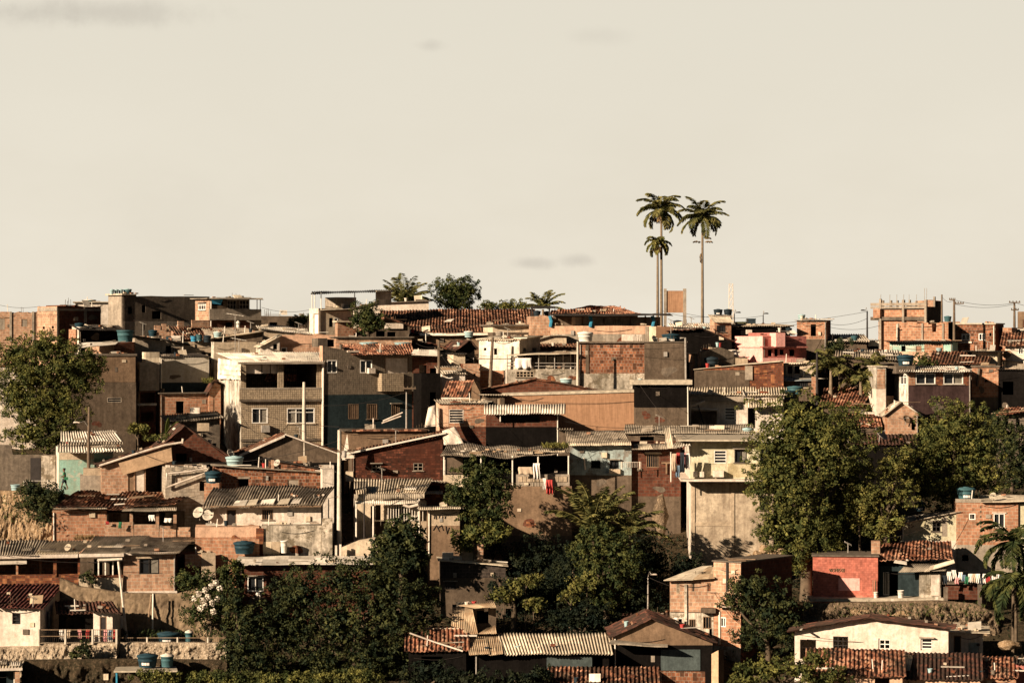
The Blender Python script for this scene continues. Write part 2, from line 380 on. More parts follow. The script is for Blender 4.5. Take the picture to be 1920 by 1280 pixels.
class House:
    def __init__(s, label, x0, x1, top, base, Y=None, th=0, d=5.0, m='brick', L=None, R=None, B=None, roof='cap', win=(), xs=None, xr=None,
                 ridge=None, rise=0.0, name='house', cat='house', group=HG, ov=(.3, .2), bands=(), ext=4.0, slabt=.14, slabm='slabedge'):
        Y = Y or Yg(base); s.Y = Y
        phi = math.atan((.5*(x0+x1)-960)/F); t = math.radians(th)-phi
        u = Vector((math.cos(t), math.sin(t), 0)); v = Vector((-math.sin(t), math.cos(t), 0)); s.u = u; s.v = v
        O = P(x0, base, Y); zb = O.z-ext; O.z = 0; s.O = O
        s.Fp = Plane(O, u, -v)
        W = s.Fp.az(x1, base)[0]; s.W = W
        if xs is not None:
            dd = ray(xs, 0); k = Vector((O.x, O.y)); # solve O + v*D on ray x = dd.x * y
            D = (dd.x*O.y-O.x)/(v.x-dd.x*v.y)
            if D > 0: d = D
            else: print('BAD xs', label, D)
        E = O+u*W
        if xr is not None:
            dd = ray(xr, 0); D = (dd.x*E.y-E.x)/(v.x-dd.x*v.y)
            if D > 0: d = D
            else: print('BAD xr', label, D)
        s.D = d; s.Lp = Plane(O, v, -u); s.Rp = Plane(E, v, u)
        if isinstance(top, (int, float)): z = P(x0, top, Y).z; tl = [(0, z), (W, z)]
        else:
            tl = [s.Fp.az(*q) for q in top]; tl[0] = (0, tl[0][1]); tl[-1] = (W, tl[-1][1])
        if ridge is not None:
            zc = sum(q[1] for q in tl)/len(tl); c = O+u*(W/2)+v*d
            rise = ZC+(HOR-ridge)*c.y/F-zc
        rj = random.Random(label)
        if (roof == 'cap' or (isinstance(roof, (list, tuple)) and all(x in ('cap', None) for x in roof))) and W > 1.5:
            bk = m.startswith('brick') or m in ('redbrick', 'whitebrick'); nl = []
            for q, r in zip(tl, tl[1:]):
                n_ = max(1, int((r[0]-q[0])/(.9 if bk else 1.4)))
                for i in range(n_):
                    f = i/n_; z_ = q[1]+(r[1]-q[1])*f+rj.uniform(-.035, .035); a_ = q[0]+(r[0]-q[0])*f
                    if bk and i and rj.random() < .45: g_ = rj.choice((-.24, -.12, .12)); nl += [(a_-.01, z_), (a_, z_+g_)]
                    else: nl.append((a_, z_))
            nl.append(tl[-1]); nl[0] = tl[0]; tl = nl
        s.tl = tl; s.rise = rise; s.zt = tl[0][1]; s.zb = zb
        s.root = root(name, label, cat, (O+u*(W/2)+v*(d/2)).xy.to_3d()+Vector((0, 0, P(x0, base, Y).z)), group)
        mats = []
        def mid(k):
            if k not in mats: mats.append(k)
            return mats.index(k)
        mb = MB(); holes = {'F': [], 'L': [], 'R': []}; s.wins = []
        for w in win:
            face = w[5] if len(w) > 5 and w[5] in 'FLR' and len(w[5]) == 1 else 'F'
            pl = {'F': s.Fp, 'L': s.Lp, 'R': s.Rp}[face]
            a0, z1 = pl.az(w[1], w[2]); a1, z0 = pl.az(w[3], w[4])
            if a0 > a1: a0, a1 = a1, a0
            lim = W if face == 'F' else d
            a0 = max(.04, a0); a1 = min(lim-.04, a1); z0 = max(zb+.05, z0)
            if a1-a0 < .1 or z1-z0 < .1: print('bad win', label, w); continue
            holes[face].append((a0, z0, a1, z1)); s.wins.append((pl, w[0], a0, z0, a1, z1, w[6] if len(w) > 6 else None))
        off = random.random()*20
        def wallface(pl, line, hs, mk):
            cuts = sorted([P(x0, b[0], Y).z for b in bands], reverse=True); ms = [mk]+[b[1] if mk == m or len(b) > 2 else mk for b in bands]
            zmin = min(q[1] for q in line); cuts = [c for c in cuts if c < zmin-.05]
            lev = cuts+[zb]
            for i, zl in enumerate(lev):
                tp = line if i == 0 else [(line[0][0], lev[i-1]), (line[-1][0], lev[i-1])]
                outer = [(tp[0][0], zl)]+list(tp)+[(tp[-1][0], zl)]
                zu = max(q[1] for q in tp)
                inn = []
                for (a0, z0, a1, z1) in hs:
                    c0, c1 = max(z0, zl+.02), min(z1, zu-.02)
                    if c1-c0 > .05: inn.append([(a0, c0), (a1, c0), (a1, c1), (a0, c1)])
                polys = [outer]+inn; flat = [q for pp_ in polys for q in pp_]
                for tri in tessellate_polygon([[Vector((q[0], q[1], 0)) for q in pp_] for pp_ in polys]):
                    mb.face([pl.pt(*flat[k]) for k in tri], [(flat[k][0]+off, flat[k][1]) for k in tri], mid(ms[i] if i < len(ms) else ms[-1]))
            for (a0, z0, a1, z1) in hs:
                r = -.16
                for (p, q) in (((a0, z0), (a1, z0)), ((a1, z0), (a1, z1)), ((a1, z1), (a0, z1)), ((a0, z1), (a0, z0))):
                    mb.quad(pl.pt(*p), pl.pt(*q), pl.pt(*q, r), pl.pt(*p, r), mid(mk))
        wallface(s.Fp, tl, holes['F'], m)
        wallface(s.Lp, [(0, tl[0][1]), (d, tl[0][1]+rise)], holes['L'], L or m)
        wallface(s.Rp, [(0, tl[-1][1]), (d, tl[-1][1]+rise)], holes['R'], R or m)
        bk = Plane(O+v*d, u, v); wallface(bk, [(q[0], q[1]+rise) for q in tl], [], B or m)
        for q, r in zip(tl, tl[1:]):
            mb.quad(s.lp(q[0], 0, q[1]-.01), s.lp(r[0], 0, r[1]-.01), s.lp(r[0], d, r[1]+rise-.01), s.lp(q[0], d, q[1]+rise-.01), mid(m))
        s.wall = mb.build('wall', mats, s.root)
        for w in s.wins: s.window(*w)
        s.ov = ov
        rf = roof if isinstance(roof, (list, tuple)) and len(roof) == len(tl)-1 else [roof if isinstance(roof, str) else 'cap']*(len(tl)-1)
        for i, k in enumerate(rf):
            if k == 'cap' or k is None: continue
            q, r = tl[i], tl[i+1]; of, os = ov; sl = (r[1]-q[1])/max(.01, r[0]-q[0])
            first = os if i == 0 else 0; last = os if i == len(rf)-1 else 0
            e = .06 if k != 'slab' else 0
            qa, qz = q[0]-first, q[1]-first*sl+e; ra, rz = r[0]+last, r[1]+last*sl+e
            g = rise/d; f0 = -of; b0 = d+.15
            A = s.lp(qa, f0, qz+f0*g); Bb = s.lp(ra, f0, rz+f0*g); C = s.lp(ra, b0, rz+b0*g); Dd = s.lp(qa, b0, qz+b0*g)
            if k == 'slab':
                mbs = MB(); T = Vector((0, 0, slabt)); mbs.hexa([A, Bb, C, Dd], [A+T, Bb+T, C+T, Dd+T]); mbs.build('roof', slabm, s.root)
            elif abs(sl) > .08 and abs(rise) < .3:
                if sl > 0: sheet(s.root, 'roof', k, Dd, A, Bb, C)
                else: sheet(s.root, 'roof', k, Bb, C, Dd, A)
            else: sheet(s.root, 'roof', k, A, Bb, C, Dd)
        s.clutter(label)
    def clutter(s, label):
        R = random.Random(label); W = s.W; zt = s.tl[0][1]; zb = s.zb+4.0; h = zt-zb
        if W < 2.2 or h < 1.5 or any(x in label for x in ('salmon', 'bare concrete', 'cream gabled')): return
        free = lambda a, z0, z1: all(not (w[0] is s.Fp and w[2]-.15 < a < w[4]+.15 and z0 < w[5] and z1 > w[3]) for w in s.wins)
        if R.random() < .45:
            a = R.choice((.12, W-.12)); m = R.choice(('pvc', 'slabdark', 'metal', 'pvc'))
            mb = MB(); mb.tube([s.Fp.pt(a, zt-.15, .07), s.Fp.pt(a+R.uniform(-.04, .04), zb-1, .07)], .05, 6); mb.build('drainpipe', m, s.root)
        for k in range(R.choice((0, 1, 1, 2, 2))):
            a = R.uniform(.4, W-.6); z = zt-R.uniform(.5, min(2.2, h*.7)); w_, h_ = R.uniform(.2, .5), R.uniform(.2, .45)
            if free(a, z-.1, z+h_+.1) and free(a+w_, z-.1, z+h_+.1):
                mb = MB(); s.Fp.boxp(mb, a, z, a+w_, z+h_, 0.002, R.uniform(.04, .16)); mb.build(R.choice(('meter_box', 'patch_board')), R.choice(('conc', 'cream', 'slabdark', 'concdark', 'metal')), s.root)
        mm = s.wall.data.materials[0].name
        for k in range(0 if any(x in label for x in ('bare concrete', 'pale yellow', 'salmon', 'cream gabled', 'mosaic', 'ribbed')) else R.choice((0, 0, 1, 1, 2)) if W > 3 else R.choice((0, 0, 1))):
            ca, cz = R.uniform(.6, W-.6), R.uniform(zb+.5, zt-.6); ra, rz = R.uniform(.3, .9), R.uniform(.25, .8)
            ra = min(ra, ca-.1, W-ca-.1); rz = min(rz, zt-cz-.15); big = not free(ca-ra, cz-rz, cz+rz) or not free(ca+ra, cz-rz, cz+rz) or not free(ca, cz-rz, cz+rz)
            if big or ra < .2 or rz < .2: continue
            n = 22; ph = R.random()*6; rf_ = [.78+.16*math.sin(2*2*math.pi*i/n+ph)+.10*math.sin(3*2*math.pi*i/n+ph*2)+R.uniform(-.07, .07) for i in range(n)]; pts = [(ca+ra*math.cos(2*math.pi*i/n)*rf_[i]*.95, cz+rz*math.sin(2*math.pi*i/n)*rf_[i]*.95) for i in range(n)]
            mb = MB(); mb.face([s.Fp.pt(x, z, .012) for x, z in pts], pts)
            for i in range(n): mb.face([s.Fp.pt(*pts[i], .012), s.Fp.pt(*pts[(i+1) % n], .012), s.Fp.pt(*pts[(i+1) % n], -.02), s.Fp.pt(*pts[i], -.02)])
            mt = R.choice(('conc', 'concdark', 'patchy', 'beige')) if 'masonry' in mm else R.choice(('brickold', 'brick', 'concdark', 'conc', 'brickold'))
            if any(x in mm for x in ('black', 'umber', 'teal', 'purple', 'dark', 'moss')): mt = R.choice(('brickdark', 'concdark', 'umber'))
            if 'clean' in mm: mt = R.choice(('cream', 'white'))
            mb.build('bare_masonry' if 'brick' in mt else 'render_patch', mt, s.root)
        if R.random() < .7:
            a = R.uniform(.3, W*.5); b = min(W-.2, a+R.uniform(1, 4)); z = zt-R.uniform(.2, .6)
            mb = MB(); n = 8; mb.tube([s.Fp.pt(a+(b-a)*i/n, z-.18*math.sin(math.pi*i/n)+.1*i/n, .05) for i in range(n+1)], .018, 4); mb.build('wall_cable', 'wire', s.root)
        for k in range(R.choice((2, 3, 4, 5, 6))):
            a = R.uniform(.2, W-.8); v = R.uniform(.0, min(1.2, s.D*.4)); zz = zt
            for q, r in zip(s.tl, s.tl[1:]):
                if q[0] <= a <= r[0]: zz = q[1]+(r[1]-q[1])*(a-q[0])/max(.01, r[0]-q[0])
            zz += s.rise*v/s.D+.12; kind = R.choice(('loose_bricks', 'loose_board', 'loose_board', 'pipe_stub', 'rubble', 'bucket', 'scrap_sheet', 'rebar'))
            mb = MB()
            if kind == 'loose_board':
                L = R.uniform(.7, 2.2); p = s.lp(a, v, zz); d = s.u*L*R.uniform(.7, 1)+s.v*R.uniform(-.4, .8)+UP*(s.rise/s.D)*.3; mb.box(p, d, s.v*.14, UP*.05); m = R.choice(('wood', 'pvc', 'board', 'frame_wood'))
            elif kind == 'bucket':
                mb.lathe(s.lp(a, v+.3, zz-.08), [(.12, 0), (.17, .38), (.19, .38), (.19, .42), (.15, .42), (.14, .3)], 10); m = R.choice(('tankdark', 'tankpale', 'clean', 'slabdark', 'red_cloth'))
            elif kind == 'scrap_sheet':
                p = s.lp(a, v+.1, zz-.02); mb.box(p, s.u*R.uniform(.5, 1.1)+UP*R.uniform(-.05, .1), s.v*R.uniform(.3, .9)+UP*R.uniform(.1, .6), UP*.04); m = R.choice(('corrcream', 'corrrust', 'corrold', 'board', 'corrwhite'))
            elif kind == 'rebar':
                for j in range(R.choice((2, 3, 4))): p = s.lp(a+j*.22, v+.25, zz-.2); mb.tube([p, p+UP*R.uniform(.5, .9)+s.u*R.uniform(-.08, .08)], .018, 4)
                m = 'bark'
            elif kind == 'pipe_stub':
                p = s.lp(a, v+.3, zz-.2); mb.tube([p, p+UP*R.uniform(.5, 1.1)+s.u*R.uniform(-.1, .1)], .04, 6); m = 'pvc'
            else:
                for j in range(R.choice((2, 3, 5))): mb.box(s.lp(a+R.uniform(0, .7), v+R.uniform(-.1, .3), zz-.03), s.u*R.uniform(.15, .35), s.v*.2, UP*R.uniform(.08, .2))
                m = R.choice(('brick', 'conc', 'brickold', 'cream'))
            mb.build(kind, m, s.root)
    def lp(s, a, v, z): q = s.O+s.u*a+s.v*v; q.z = z; return q
    def hit(s, px, py, v=0.0): return s.Fp.hit(px, py, -v)
    def yat(s, px, v=0.0): return s.hit(px, HOR, v).y
    def pbox(s, name, mat, x0, y0, x1, y1, v0, v1, label=None, face='F', parent=None):
        pl = {'F': s.Fp, 'L': s.Lp, 'R': s.Rp}[face]; mb = MB()
        q0 = pl.hit(x0, y0, -v0); q1 = pl.hit(x1, y1, -v0)
        a0, a1 = sorted(((q0-pl.p0).dot(pl.a), (q1-pl.p0).dot(pl.a)))
        pl.boxp(mb, a0, min(q0.z, q1.z), a1, max(q0.z, q1.z), -v0, -v1)
        o = mb.build(name, mat, parent or s.root)
        if label: o['label'] = label
        return o
    def sheet(s, name, spec, pts, label=None, sag=.03):
        return sheet(s.root, name, spec, *[s.hit(*p) for p in pts], label=label, sag=sag)
    def tube(s, name, mat, pts, r=.05, n=6):
        mb = MB(); mb.tube([s.hit(*p) for p in pts], r, n); return mb.build(name, mat, s.root)
    def window(s, pl, kind, a0, z0, a1, z1, col):
        if kind == 'hole': return
        nm = 'door' if kind.startswith('door') else 'window'
        fc = col or 'frame_white'; w = a1-a0; h = z1-z0; mb = MB(); t = .07
        if kind in ('door', 'shut'):
            pl.boxp(mb, a0, z0, a1, z1, -.12, -.07); o = mb.build(nm, fc, s.root)
            f = MB(); pl.boxp(f, a0, z0, a0+.07, z1, -.07, -.03); pl.boxp(f, a1-.07, z0, a1, z1, -.07, -.03); pl.boxp(f, a0+.07, z1-.07, a1-.07, z1, -.07, -.03)
            f.build('frame', 'frame_wood', o); return
        if kind.startswith('louver'):
            n = int(h/.22); t = .05
            for i in range(n+1):
                z = z0+(h-.05)*i/max(1, n); pl.boxp(mb, a0+t, z, a1-t, z+.06, -.1, -.02)
        elif kind.startswith('bars'):
            n = max(3, int(w/.17)); t = .05
            for i in range(1, n): pl.boxp(mb, a0+w*i/n-.018, z0+t, a0+w*i/n+.018, z1-t, -.05, -.01)
        elif kind.startswith('grid'):
            n = max(2, int(w/.3)); k = max(2, int(h/.3)); t = .05
            for i in range(1, n): pl.boxp(mb, a0+w*i/n-.03, z0+t, a0+w*i/n+.03, z1-t, -.1, -.02)
            for i in range(1, k): pl.boxp(mb, a0+t, z0+h*i/k-.03, a1-t, z0+h*i/k+.03, -.09, -.015)
        elif kind.startswith('sash'):
            n = int(kind[4:] or 2)
            for i in range(1, n): pl.boxp(mb, a0+w*i/n-.03, z0+t, a0+w*i/n+.03, z1-t, -.1, -.03)
            if kind == 'sash' or n > 2: pl.boxp(mb, a0+t, z1-h*.28-.03, a1-t, z1-h*.28+.03, -.1, -.035)
        pl.boxp(mb, a0, z0, a1, z0+t, -.11, .02); pl.boxp(mb, a0, z1-t, a1, z1, -.11, .015)
        pl.boxp(mb, a0, z0+t, a0+t, z1-t, -.11, .015); pl.boxp(mb, a1-t, z0+t, a1, z1-t, -.11, .015)
        o = mb.build(nm, fc, s.root)
        if kind[:4] in ('sash', 'pane', 'bars', 'louv'):
            g = MB(); pl.boxp(g, a0, z0, a1, z1, -.15, -.13); g.build('pane', 'glass', o)
        R = random.Random(a0*31+z1*7)
        if R.random() < .6: g = MB(); pl.boxp(g, a0-.1, z0-.07, a1+.1, z0, -.1, .1); g.build('sill', R.choice(('conc', 'cream', 'slabdark')), o)
        if R.random() < .3: g = MB(); pl.boxp(g, a0-.15, z1+.06, a1+.15, z1+.13, 0.002, .3); g.build('hood', 'conc', o)
        if kind in ('pane', 'sash', 'sash3') and R.random() < .35: g = MB(); pl.boxp(g, a0+t, z0+t, a0+w*R.uniform(.3, .5), z1-t, -.128, -.116); g.build('curtain', 'curtain', o)
        if kind == 'sash2' and w > .8 and R.random() < .6:
            g = MB(); pl.boxp(g, a0+w*.5+.04, z0+t, a1-t, z1-t, -.128, -.115); g.build('curtain', 'curtain', o)
def Yof(host, px, v): return host.yat(px, v) if isinstance(host, House) else host
TG = 'water tanks on the roofs'
def tank(label, x0, x1, yt, yb, host, v=1.2, m='tankblue', lid=True, mark=False, lm=None, square=False):
    Y = Yof(host, (x0+x1)/2, v); c = P((x0+x1)/2, yb, Y); R = (x1-x0)/2*Y/F; h = (yb-yt)*Y/F
    r = root('water_tank', label, 'water tank', c, TG)
    hb = h*.8 if lid else h; mb = MB()
    if square:
        mb.box(c+Vector((-R, 0, 0)), Vector((2*R, 0, 0)), Vector((0, 2*R, 0)), Vector((0, 0, h*.88))); mb.build('body', m, r)
        q = MB(); q.box(c+Vector((-R*1.06, -.06, h*.88)), Vector((2.12*R, 0, 0)), Vector((0, 2*R+.12, 0)), Vector((0, 0, h*.12))); q.build('lid', lm or m, r); return r
    mb.lathe(c, [(R*.8, 0), (R*.83, hb*.12), (R*.9, hb*.55), (R*.93, hb*.56), (R*.93, hb*.62), (R*.92, hb*.63), (R*.97, hb*.9), (R*1.03, hb*.9), (R*1.03, hb)] +
             ([] if lid else [(R*.93, hb), (R*.88, hb*.7)]), 20)
    mb.build('body', m, r, True)
    if lid:
        q = MB(); q.lathe(c+Vector((0, 0, hb)), [(R*1.05, 0), (R*1.05, h*.05), (R*.8, h*.13), (R*.35, h*.16), (R*.33, h*.2), (R*.05, h*.2)], 20); q.build('lid', lm or m, r, True)
    if mark:
        q = MB(); n = 6; z0 = hb*.22; z1 = hb*.46
        for i in range(n):
            a0 = math.radians(-118+i*8); a1 = math.radians(-118+i*8+(6 if i % 2 else 8)); rr = R*.93
            q.face([c+Vector((rr*math.cos(a0), rr*math.sin(a0), z0)), c+Vector((rr*math.cos(a1), rr*math.sin(a1), z0)),
                    c+Vector((rr*1.02*math.cos(a1), rr*1.02*math.sin(a1), z1)), c+Vector((rr*1.02*math.cos(a0), rr*1.02*math.sin(a0), z1))])
        q.build('printed_mark', 'white_cloth', r)
    return r
# ------------------------------------------------------------------ foliage
def leafmesh(name, C, Dn, L, Wd, mat, parent, origin=None, fold=.2, nrm=None):
    """C centres of leaf bases, Dn leaf directions, L lengths, Wd widths, nrm facing -> one mesh of folded leaves"""
    n = len(C); rnd = rng.normal(size=(n, 3)) if nrm is None else nrm+rng.normal(size=(n, 3))*.35
    side = np.cross(Dn, rnd); side /= np.linalg.norm(side, axis=1)[:, None]+1e-9
    nor = np.cross(side, Dn); L = L[:, None]; Wd = Wd[:, None]
    a = C; b = C+Dn*L*.5+side*Wd*.5-nor*Wd*fold; c = C+Dn*L; d = C+Dn*L*.5-side*Wd*.5-nor*Wd*fold
    V = np.stack([a, b, c, d], 1).reshape(-1, 3)-np.array(org(parent))
    me = bpy.data.meshes.new(name); me.vertices.add(4*n); me.vertices.foreach_set('co', V.astype(np.float32).ravel())
    me.loops.add(4*n); me.loops.foreach_set('vertex_index', np.arange(4*n, dtype=np.int32))
    me.polygons.add(n); me.polygons.foreach_set('loop_start', np.arange(0, 4*n, 4, dtype=np.int32)); me.polygons.foreach_set('loop_total', np.full(n, 4, dtype=np.int32))
    me.materials.append(MATS[mat]); me.update(calc_edges=True)
    return link(bpy.data.objects.new(name, me), parent)
def sphere_dirs(n):
    d = rng.normal(size=(n, 3)); return d/np.linalg.norm(d, axis=1)[:, None]
def crown(parent, blobs, Y, leaf, mat, dens=1.0, name='crown', k=28, sp=.70):
    """every blob is a bough: its shell carries leaf rosettes, each rosette rounded towards its own outside"""
    Cs, Ds, Ls, Ns = [], [], [], []
    cen = [np.array(P(b[0], b[1], Y+(b[4] if len(b) > 4 else 0))) for b in blobs]
    rad = [np.array((b[2]*Y/F, min(b[2], b[3]*1.1)*Y/F*.9, b[3]*Y/F)) for b in blobs]
    for c, r in zip(cen, rad):
        area = 4*math.pi*(((r[0]*r[1])**1.6+(r[0]*r[2])**1.6+(r[1]*r[2])**1.6)/3)**(1/1.6)
        n = int(area/(sp*sp)*dens)+6
        d = sphere_dirs(n); lump = 1+.16*np.sin(d[:, 0]*5+c[0]*3)*np.sin(d[:, 2]*6+c[2])+.13*np.sin(d[:, 1]*9+d[:, 2]*7+c[0])+.07*np.sin(d[:, 0]*17+d[:, 2]*13)
        rr = (1.04-rng.random(n)**2*.42+(rng.random(n) < .08)*.16)*lump
        pt = c+d*r*rr[:, None]
        keep = np.ones(n, bool)
        for c2, r2 in zip(cen, rad):
            if c2 is c: continue
            keep &= (((pt-c2)/r2)**2).sum(1) > .5
        pt = pt[keep]; d = d[keep]
        out = d/r; out /= np.linalg.norm(out, axis=1)[:, None]
        m = len(pt); cr = leaf*(.8+.9*rng.random(m)); o = np.repeat(out, k, 0); dirs = sphere_dirs(m*k)+o*.55; dirs /= np.linalg.norm(dirs, axis=1)[:, None]
        sq = np.array((1, 1, .75)); cc = np.repeat(pt, k, 0)+dirs*sq*(np.repeat(cr, k)*(.45+.55*rng.random(m*k)))[:, None]
        tan = np.cross(dirs, rng.normal(size=(m*k, 3))); tan /= np.linalg.norm(tan, axis=1)[:, None]+1e-9
        dd = tan+dirs*.35+np.array((0, 0, -.15)); dd /= np.linalg.norm(dd, axis=1)[:, None]
        Cs.append(cc); Ds.append(dd); Ns.append(dirs); Ls.append(leaf*(.5+.5*rng.random(m*k)))
        n2 = int(n*4.5); d2 = sphere_dirs(n2); Cs.append(c+d2*r*(.2+.5*rng.random(n2))[:, None]); Ds.append(sphere_dirs(n2)); Ns.append(d2); Ls.append(np.full(n2, leaf*1.7))
    C = np.concatenate(Cs); D = np.concatenate(Ds); L = np.concatenate(Ls); n = len(C)
    return leafmesh(name, C, D, L, L*.55*(.7+.6*rng.random(n)), mat, parent, nrm=np.concatenate(Ns))
TRG = 'broadleaf trees among the houses'
def tree(label, blobs, Y, base, trunk=None, leaf=.34, mat='leaf_mid', dens=1.0, name='tree', cat='tree', group=TRG, tr=.22, k=28, sp=.70):
    bx = trunk if trunk is not None else blobs[0][0]
    b = P(bx, base, Y); r = root(name, label, cat, b, group); mb = MB()
    tops = [P(q[0], q[1], Y+(q[4] if len(q) > 4 else 0)) for q in blobs]
    fork = b.lerp(sum(tops, Vector())/len(tops), .5); fork.x = b.x*.7+fork.x*.3
    b2 = b-Vector((0, 0, 2.5))
    mb.tube([b2, b.lerp(fork, .5)+Vector((.12*tr*4, .1, 0)), fork], [tr*1.35, tr, tr*.8], 8)
    for t in tops: mb.tube([fork, fork.lerp(t, .55)+Vector((random.uniform(-.3, .3), random.uniform(-.3, .3), .2)), t+Vector((0, 0, .3))], [tr*.7, tr*.45, tr*.15], 6)
    mb.build('trunk', 'bark', r, True)
    crown(r, blobs, Y, leaf, mat, dens, k=k, sp=sp)
    return r
def frond(CC, DD, LL, WW, mb, base, az, el, L, droop, n=26, lw=.05, ll=.55, twist=0):
    h = Vector((math.cos(az), math.sin(az), 0)); pts = []; p = Vector(base); e = el
    seg = 10
    for i in range(seg+1):
        pts.append(p.copy()); dv = h*math.cos(e)+UP*math.sin(e); p = p+dv*(L/seg); e -= droop/seg*(.6+.8*i/seg)
    mb.tube(pts, [.045*(1-i/seg*.8)*L/3 for i in range(seg+1)], 4, cap=False)
    for i in range(n):
        t = .1+.9*i/n; f = t*seg; j = min(int(f), seg-1); q = pts[j].lerp(pts[j+1], f-j); dv = (pts[j+1]-pts[j]).normalized()
        sd = dv.cross(UP); sd = sd.normalized() if sd.length > .05 else Vector((-h.y, h.x, 0))
        le = ll*(math.sin(math.pi*(t*.86+.1))**.6)*random.uniform(.8, 1.15)
        for s_ in (-1, 1):
            ld = (sd*s_*.8+dv*.65+UP*(-.38+twist*random.uniform(-1, 1))).normalized()
            CC.append(q); DD.append(ld); LL.append(le); WW.append(lw*2)
def palm(label, x, ycrown, base, Y, nf=18, L=3.2, mat='leaf_palm', tr=.16, lean=0, name='coconut_palm', seed=1, el=(-.35, 1.3), droop=1.6, skirt=0, ll=.6, n=26, trunkmat='palmbark', group='palm trees', shaft=0, lw=.06):
    random.seed(seed); b = P(x+lean, base, Y); c = P(x, ycrown, Y); r = root(name, label, 'palm tree', b, group); mb = MB()
    k = 8; mb.tube([b.lerp(c, i/k)+Vector((math.sin(i*.9)*.02*lean, 0, 0))-Vector((0, 0, .6 if i == 0 else 0)) for i in range(k+1)], [tr*(1.25-.5*i/k) for i in range(k+1)], 8)
    mb.build('trunk', trunkmat, r, True)
    C, D, Ls, Ws = [], [], [], []; rb = MB()
    for i in range(nf):
        f = i/nf; az = i*2.399+random.uniform(-.25, .25)
        frond(C, D, Ls, Ws, rb, c+Vector((0, 0, .1)), az, el[0]+(el[1]-el[0])*f+random.uniform(-.12, .12), L*random.uniform(.82, 1.1), droop*random.uniform(.8, 1.2), n=n, ll=ll, twist=.25, lw=lw)
    fr = leafmesh('crown', np.array([tuple(q) for q in C]), np.array([tuple(q) for q in D]), np.array(Ls), np.array(Ws), mat, r, fold=.1)
    rb.build('frond_stalks', mat, fr)
    if skirt:
        C, D, Ls, Ws = [], [], [], []; rb = MB()
        for i in range(skirt):
            frond(C, D, Ls, Ws, rb, c-Vector((0, 0, .25)), i*2.4, -.7+random.uniform(-.3, .3), L*.45, .9, n=12, ll=.4, twist=.3)
        leafmesh('dead_fronds', np.array([tuple(q) for q in C]), np.array([tuple(q) for q in D]), np.array(Ls), np.array(Ws), 'leaf_dry', r)
    return r
# ------------------------------------------------------------------ street furniture
PG = 'poles carrying power lines'
def pole(label, x, yt, yb, Y, r=.11, m='polewood', lean=0, arms=(), lamp=None, name='utility_pole', cat='utility pole', group=PG, box=None):
    b = P(x+lean, yb, Y); t = P(x, yt, Y); o = root(name, label, cat, b, group); mb = MB(); mb.tube([b-Vector((0, 0, 1)), b.lerp(t, .5), t], [r*1.2, r, r*.75], 8); mb.build('shaft', m, o, True)
    for (ay, a0, a1) in arms:
        q = MB(); p0 = P(x+a0, ay, Y-.1); p1 = P(x+a1, ay, Y-.1)
        q.box(p0-Vector((0, .06, .05)), p1-p0, Vector((0, .12, 0)), Vector((0, 0, .1))); a = q.build('crossarm', 'polewood', o)
        for k in (.06, .35, .65, .94):
            q = MB(); q.lathe(p0.lerp(p1, k)+Vector((0, 0, .05)), [(.04, 0), (.06, .05), (.03, .14)], 6); q.build('insulator', 'bark', a)
    if lamp:
        (lx, ly, ay) = lamp; q = MB(); p0 = P(x, ay, Y); p1 = P(lx, ly, Y-.5)
        q.tube([p0, p0.lerp(p1, .45)+Vector((0, 0, .35)), p1], [.035, .03, .025], 6); q.build('lamp_arm', 'metal', o)
        s = 1 if lx > x else -1; q = MB(); q.tube([p1-Vector((s*.1, 0, 0)), p1+Vector((s*.12, 0, .03)), p1+Vector((s*.32, 0, .03)), p1+Vector((s*.42, 0, 0))], [.03, .06, .07, .03], 8); q.build('lamp_head', 'frame_dark' if m == 'frame_dark' else 'clean', o, True)
    if box:
        q = MB(); x0, y0, x1, y1 = box; p0 = P(x0, y1, Y-.25); q.lathe(P((x0+x1)/2, y1, Y-.35), [((x1-x0)/2*Y/F*.9, 0), ((x1-x0)/2*Y/F, .08), ((x1-x0)/2*Y/F, (y1-y0)*Y/F), (.05, (y1-y0)*Y/F+.1)], 10); q.build('transformer', 'metal', o, True)
    return o
def cable(label, pts, Y0, Y1=None, r=.02, sag=0.5, group='overhead power cables'):
    """pts: two pixel ends"""
    Y1 = Y1 or Y0; a = P(*pts[0], Y0); b = P(*pts[1], Y1); mb = MB(); n = 14; r *= .6
    mb.tube([a.lerp(b, i/n)-Vector((0, 0, sag*4*(i/n)*(1-i/n))) for i in range(n+1)], r, 4); o = mb.build('power_cable', 'wire')
    return tag(o, label, 'cable', group)
def thing_box(name, label, cat, x0, y0, x1, y1, Y, d, m, group=None, th=0):
    mb = MB(); p = P(x0, y1, Y); w = (x1-x0)*Y/F; h = (y1-y0)*Y/F; t = math.radians(th); u = Vector((math.cos(t), math.sin(t), 0)); v = Vector((-math.sin(t), math.cos(t), 0))
    mb.box(p, u*w, v*d, UP*h); o = mb.build(name, m); return tag(o, label, cat, group)
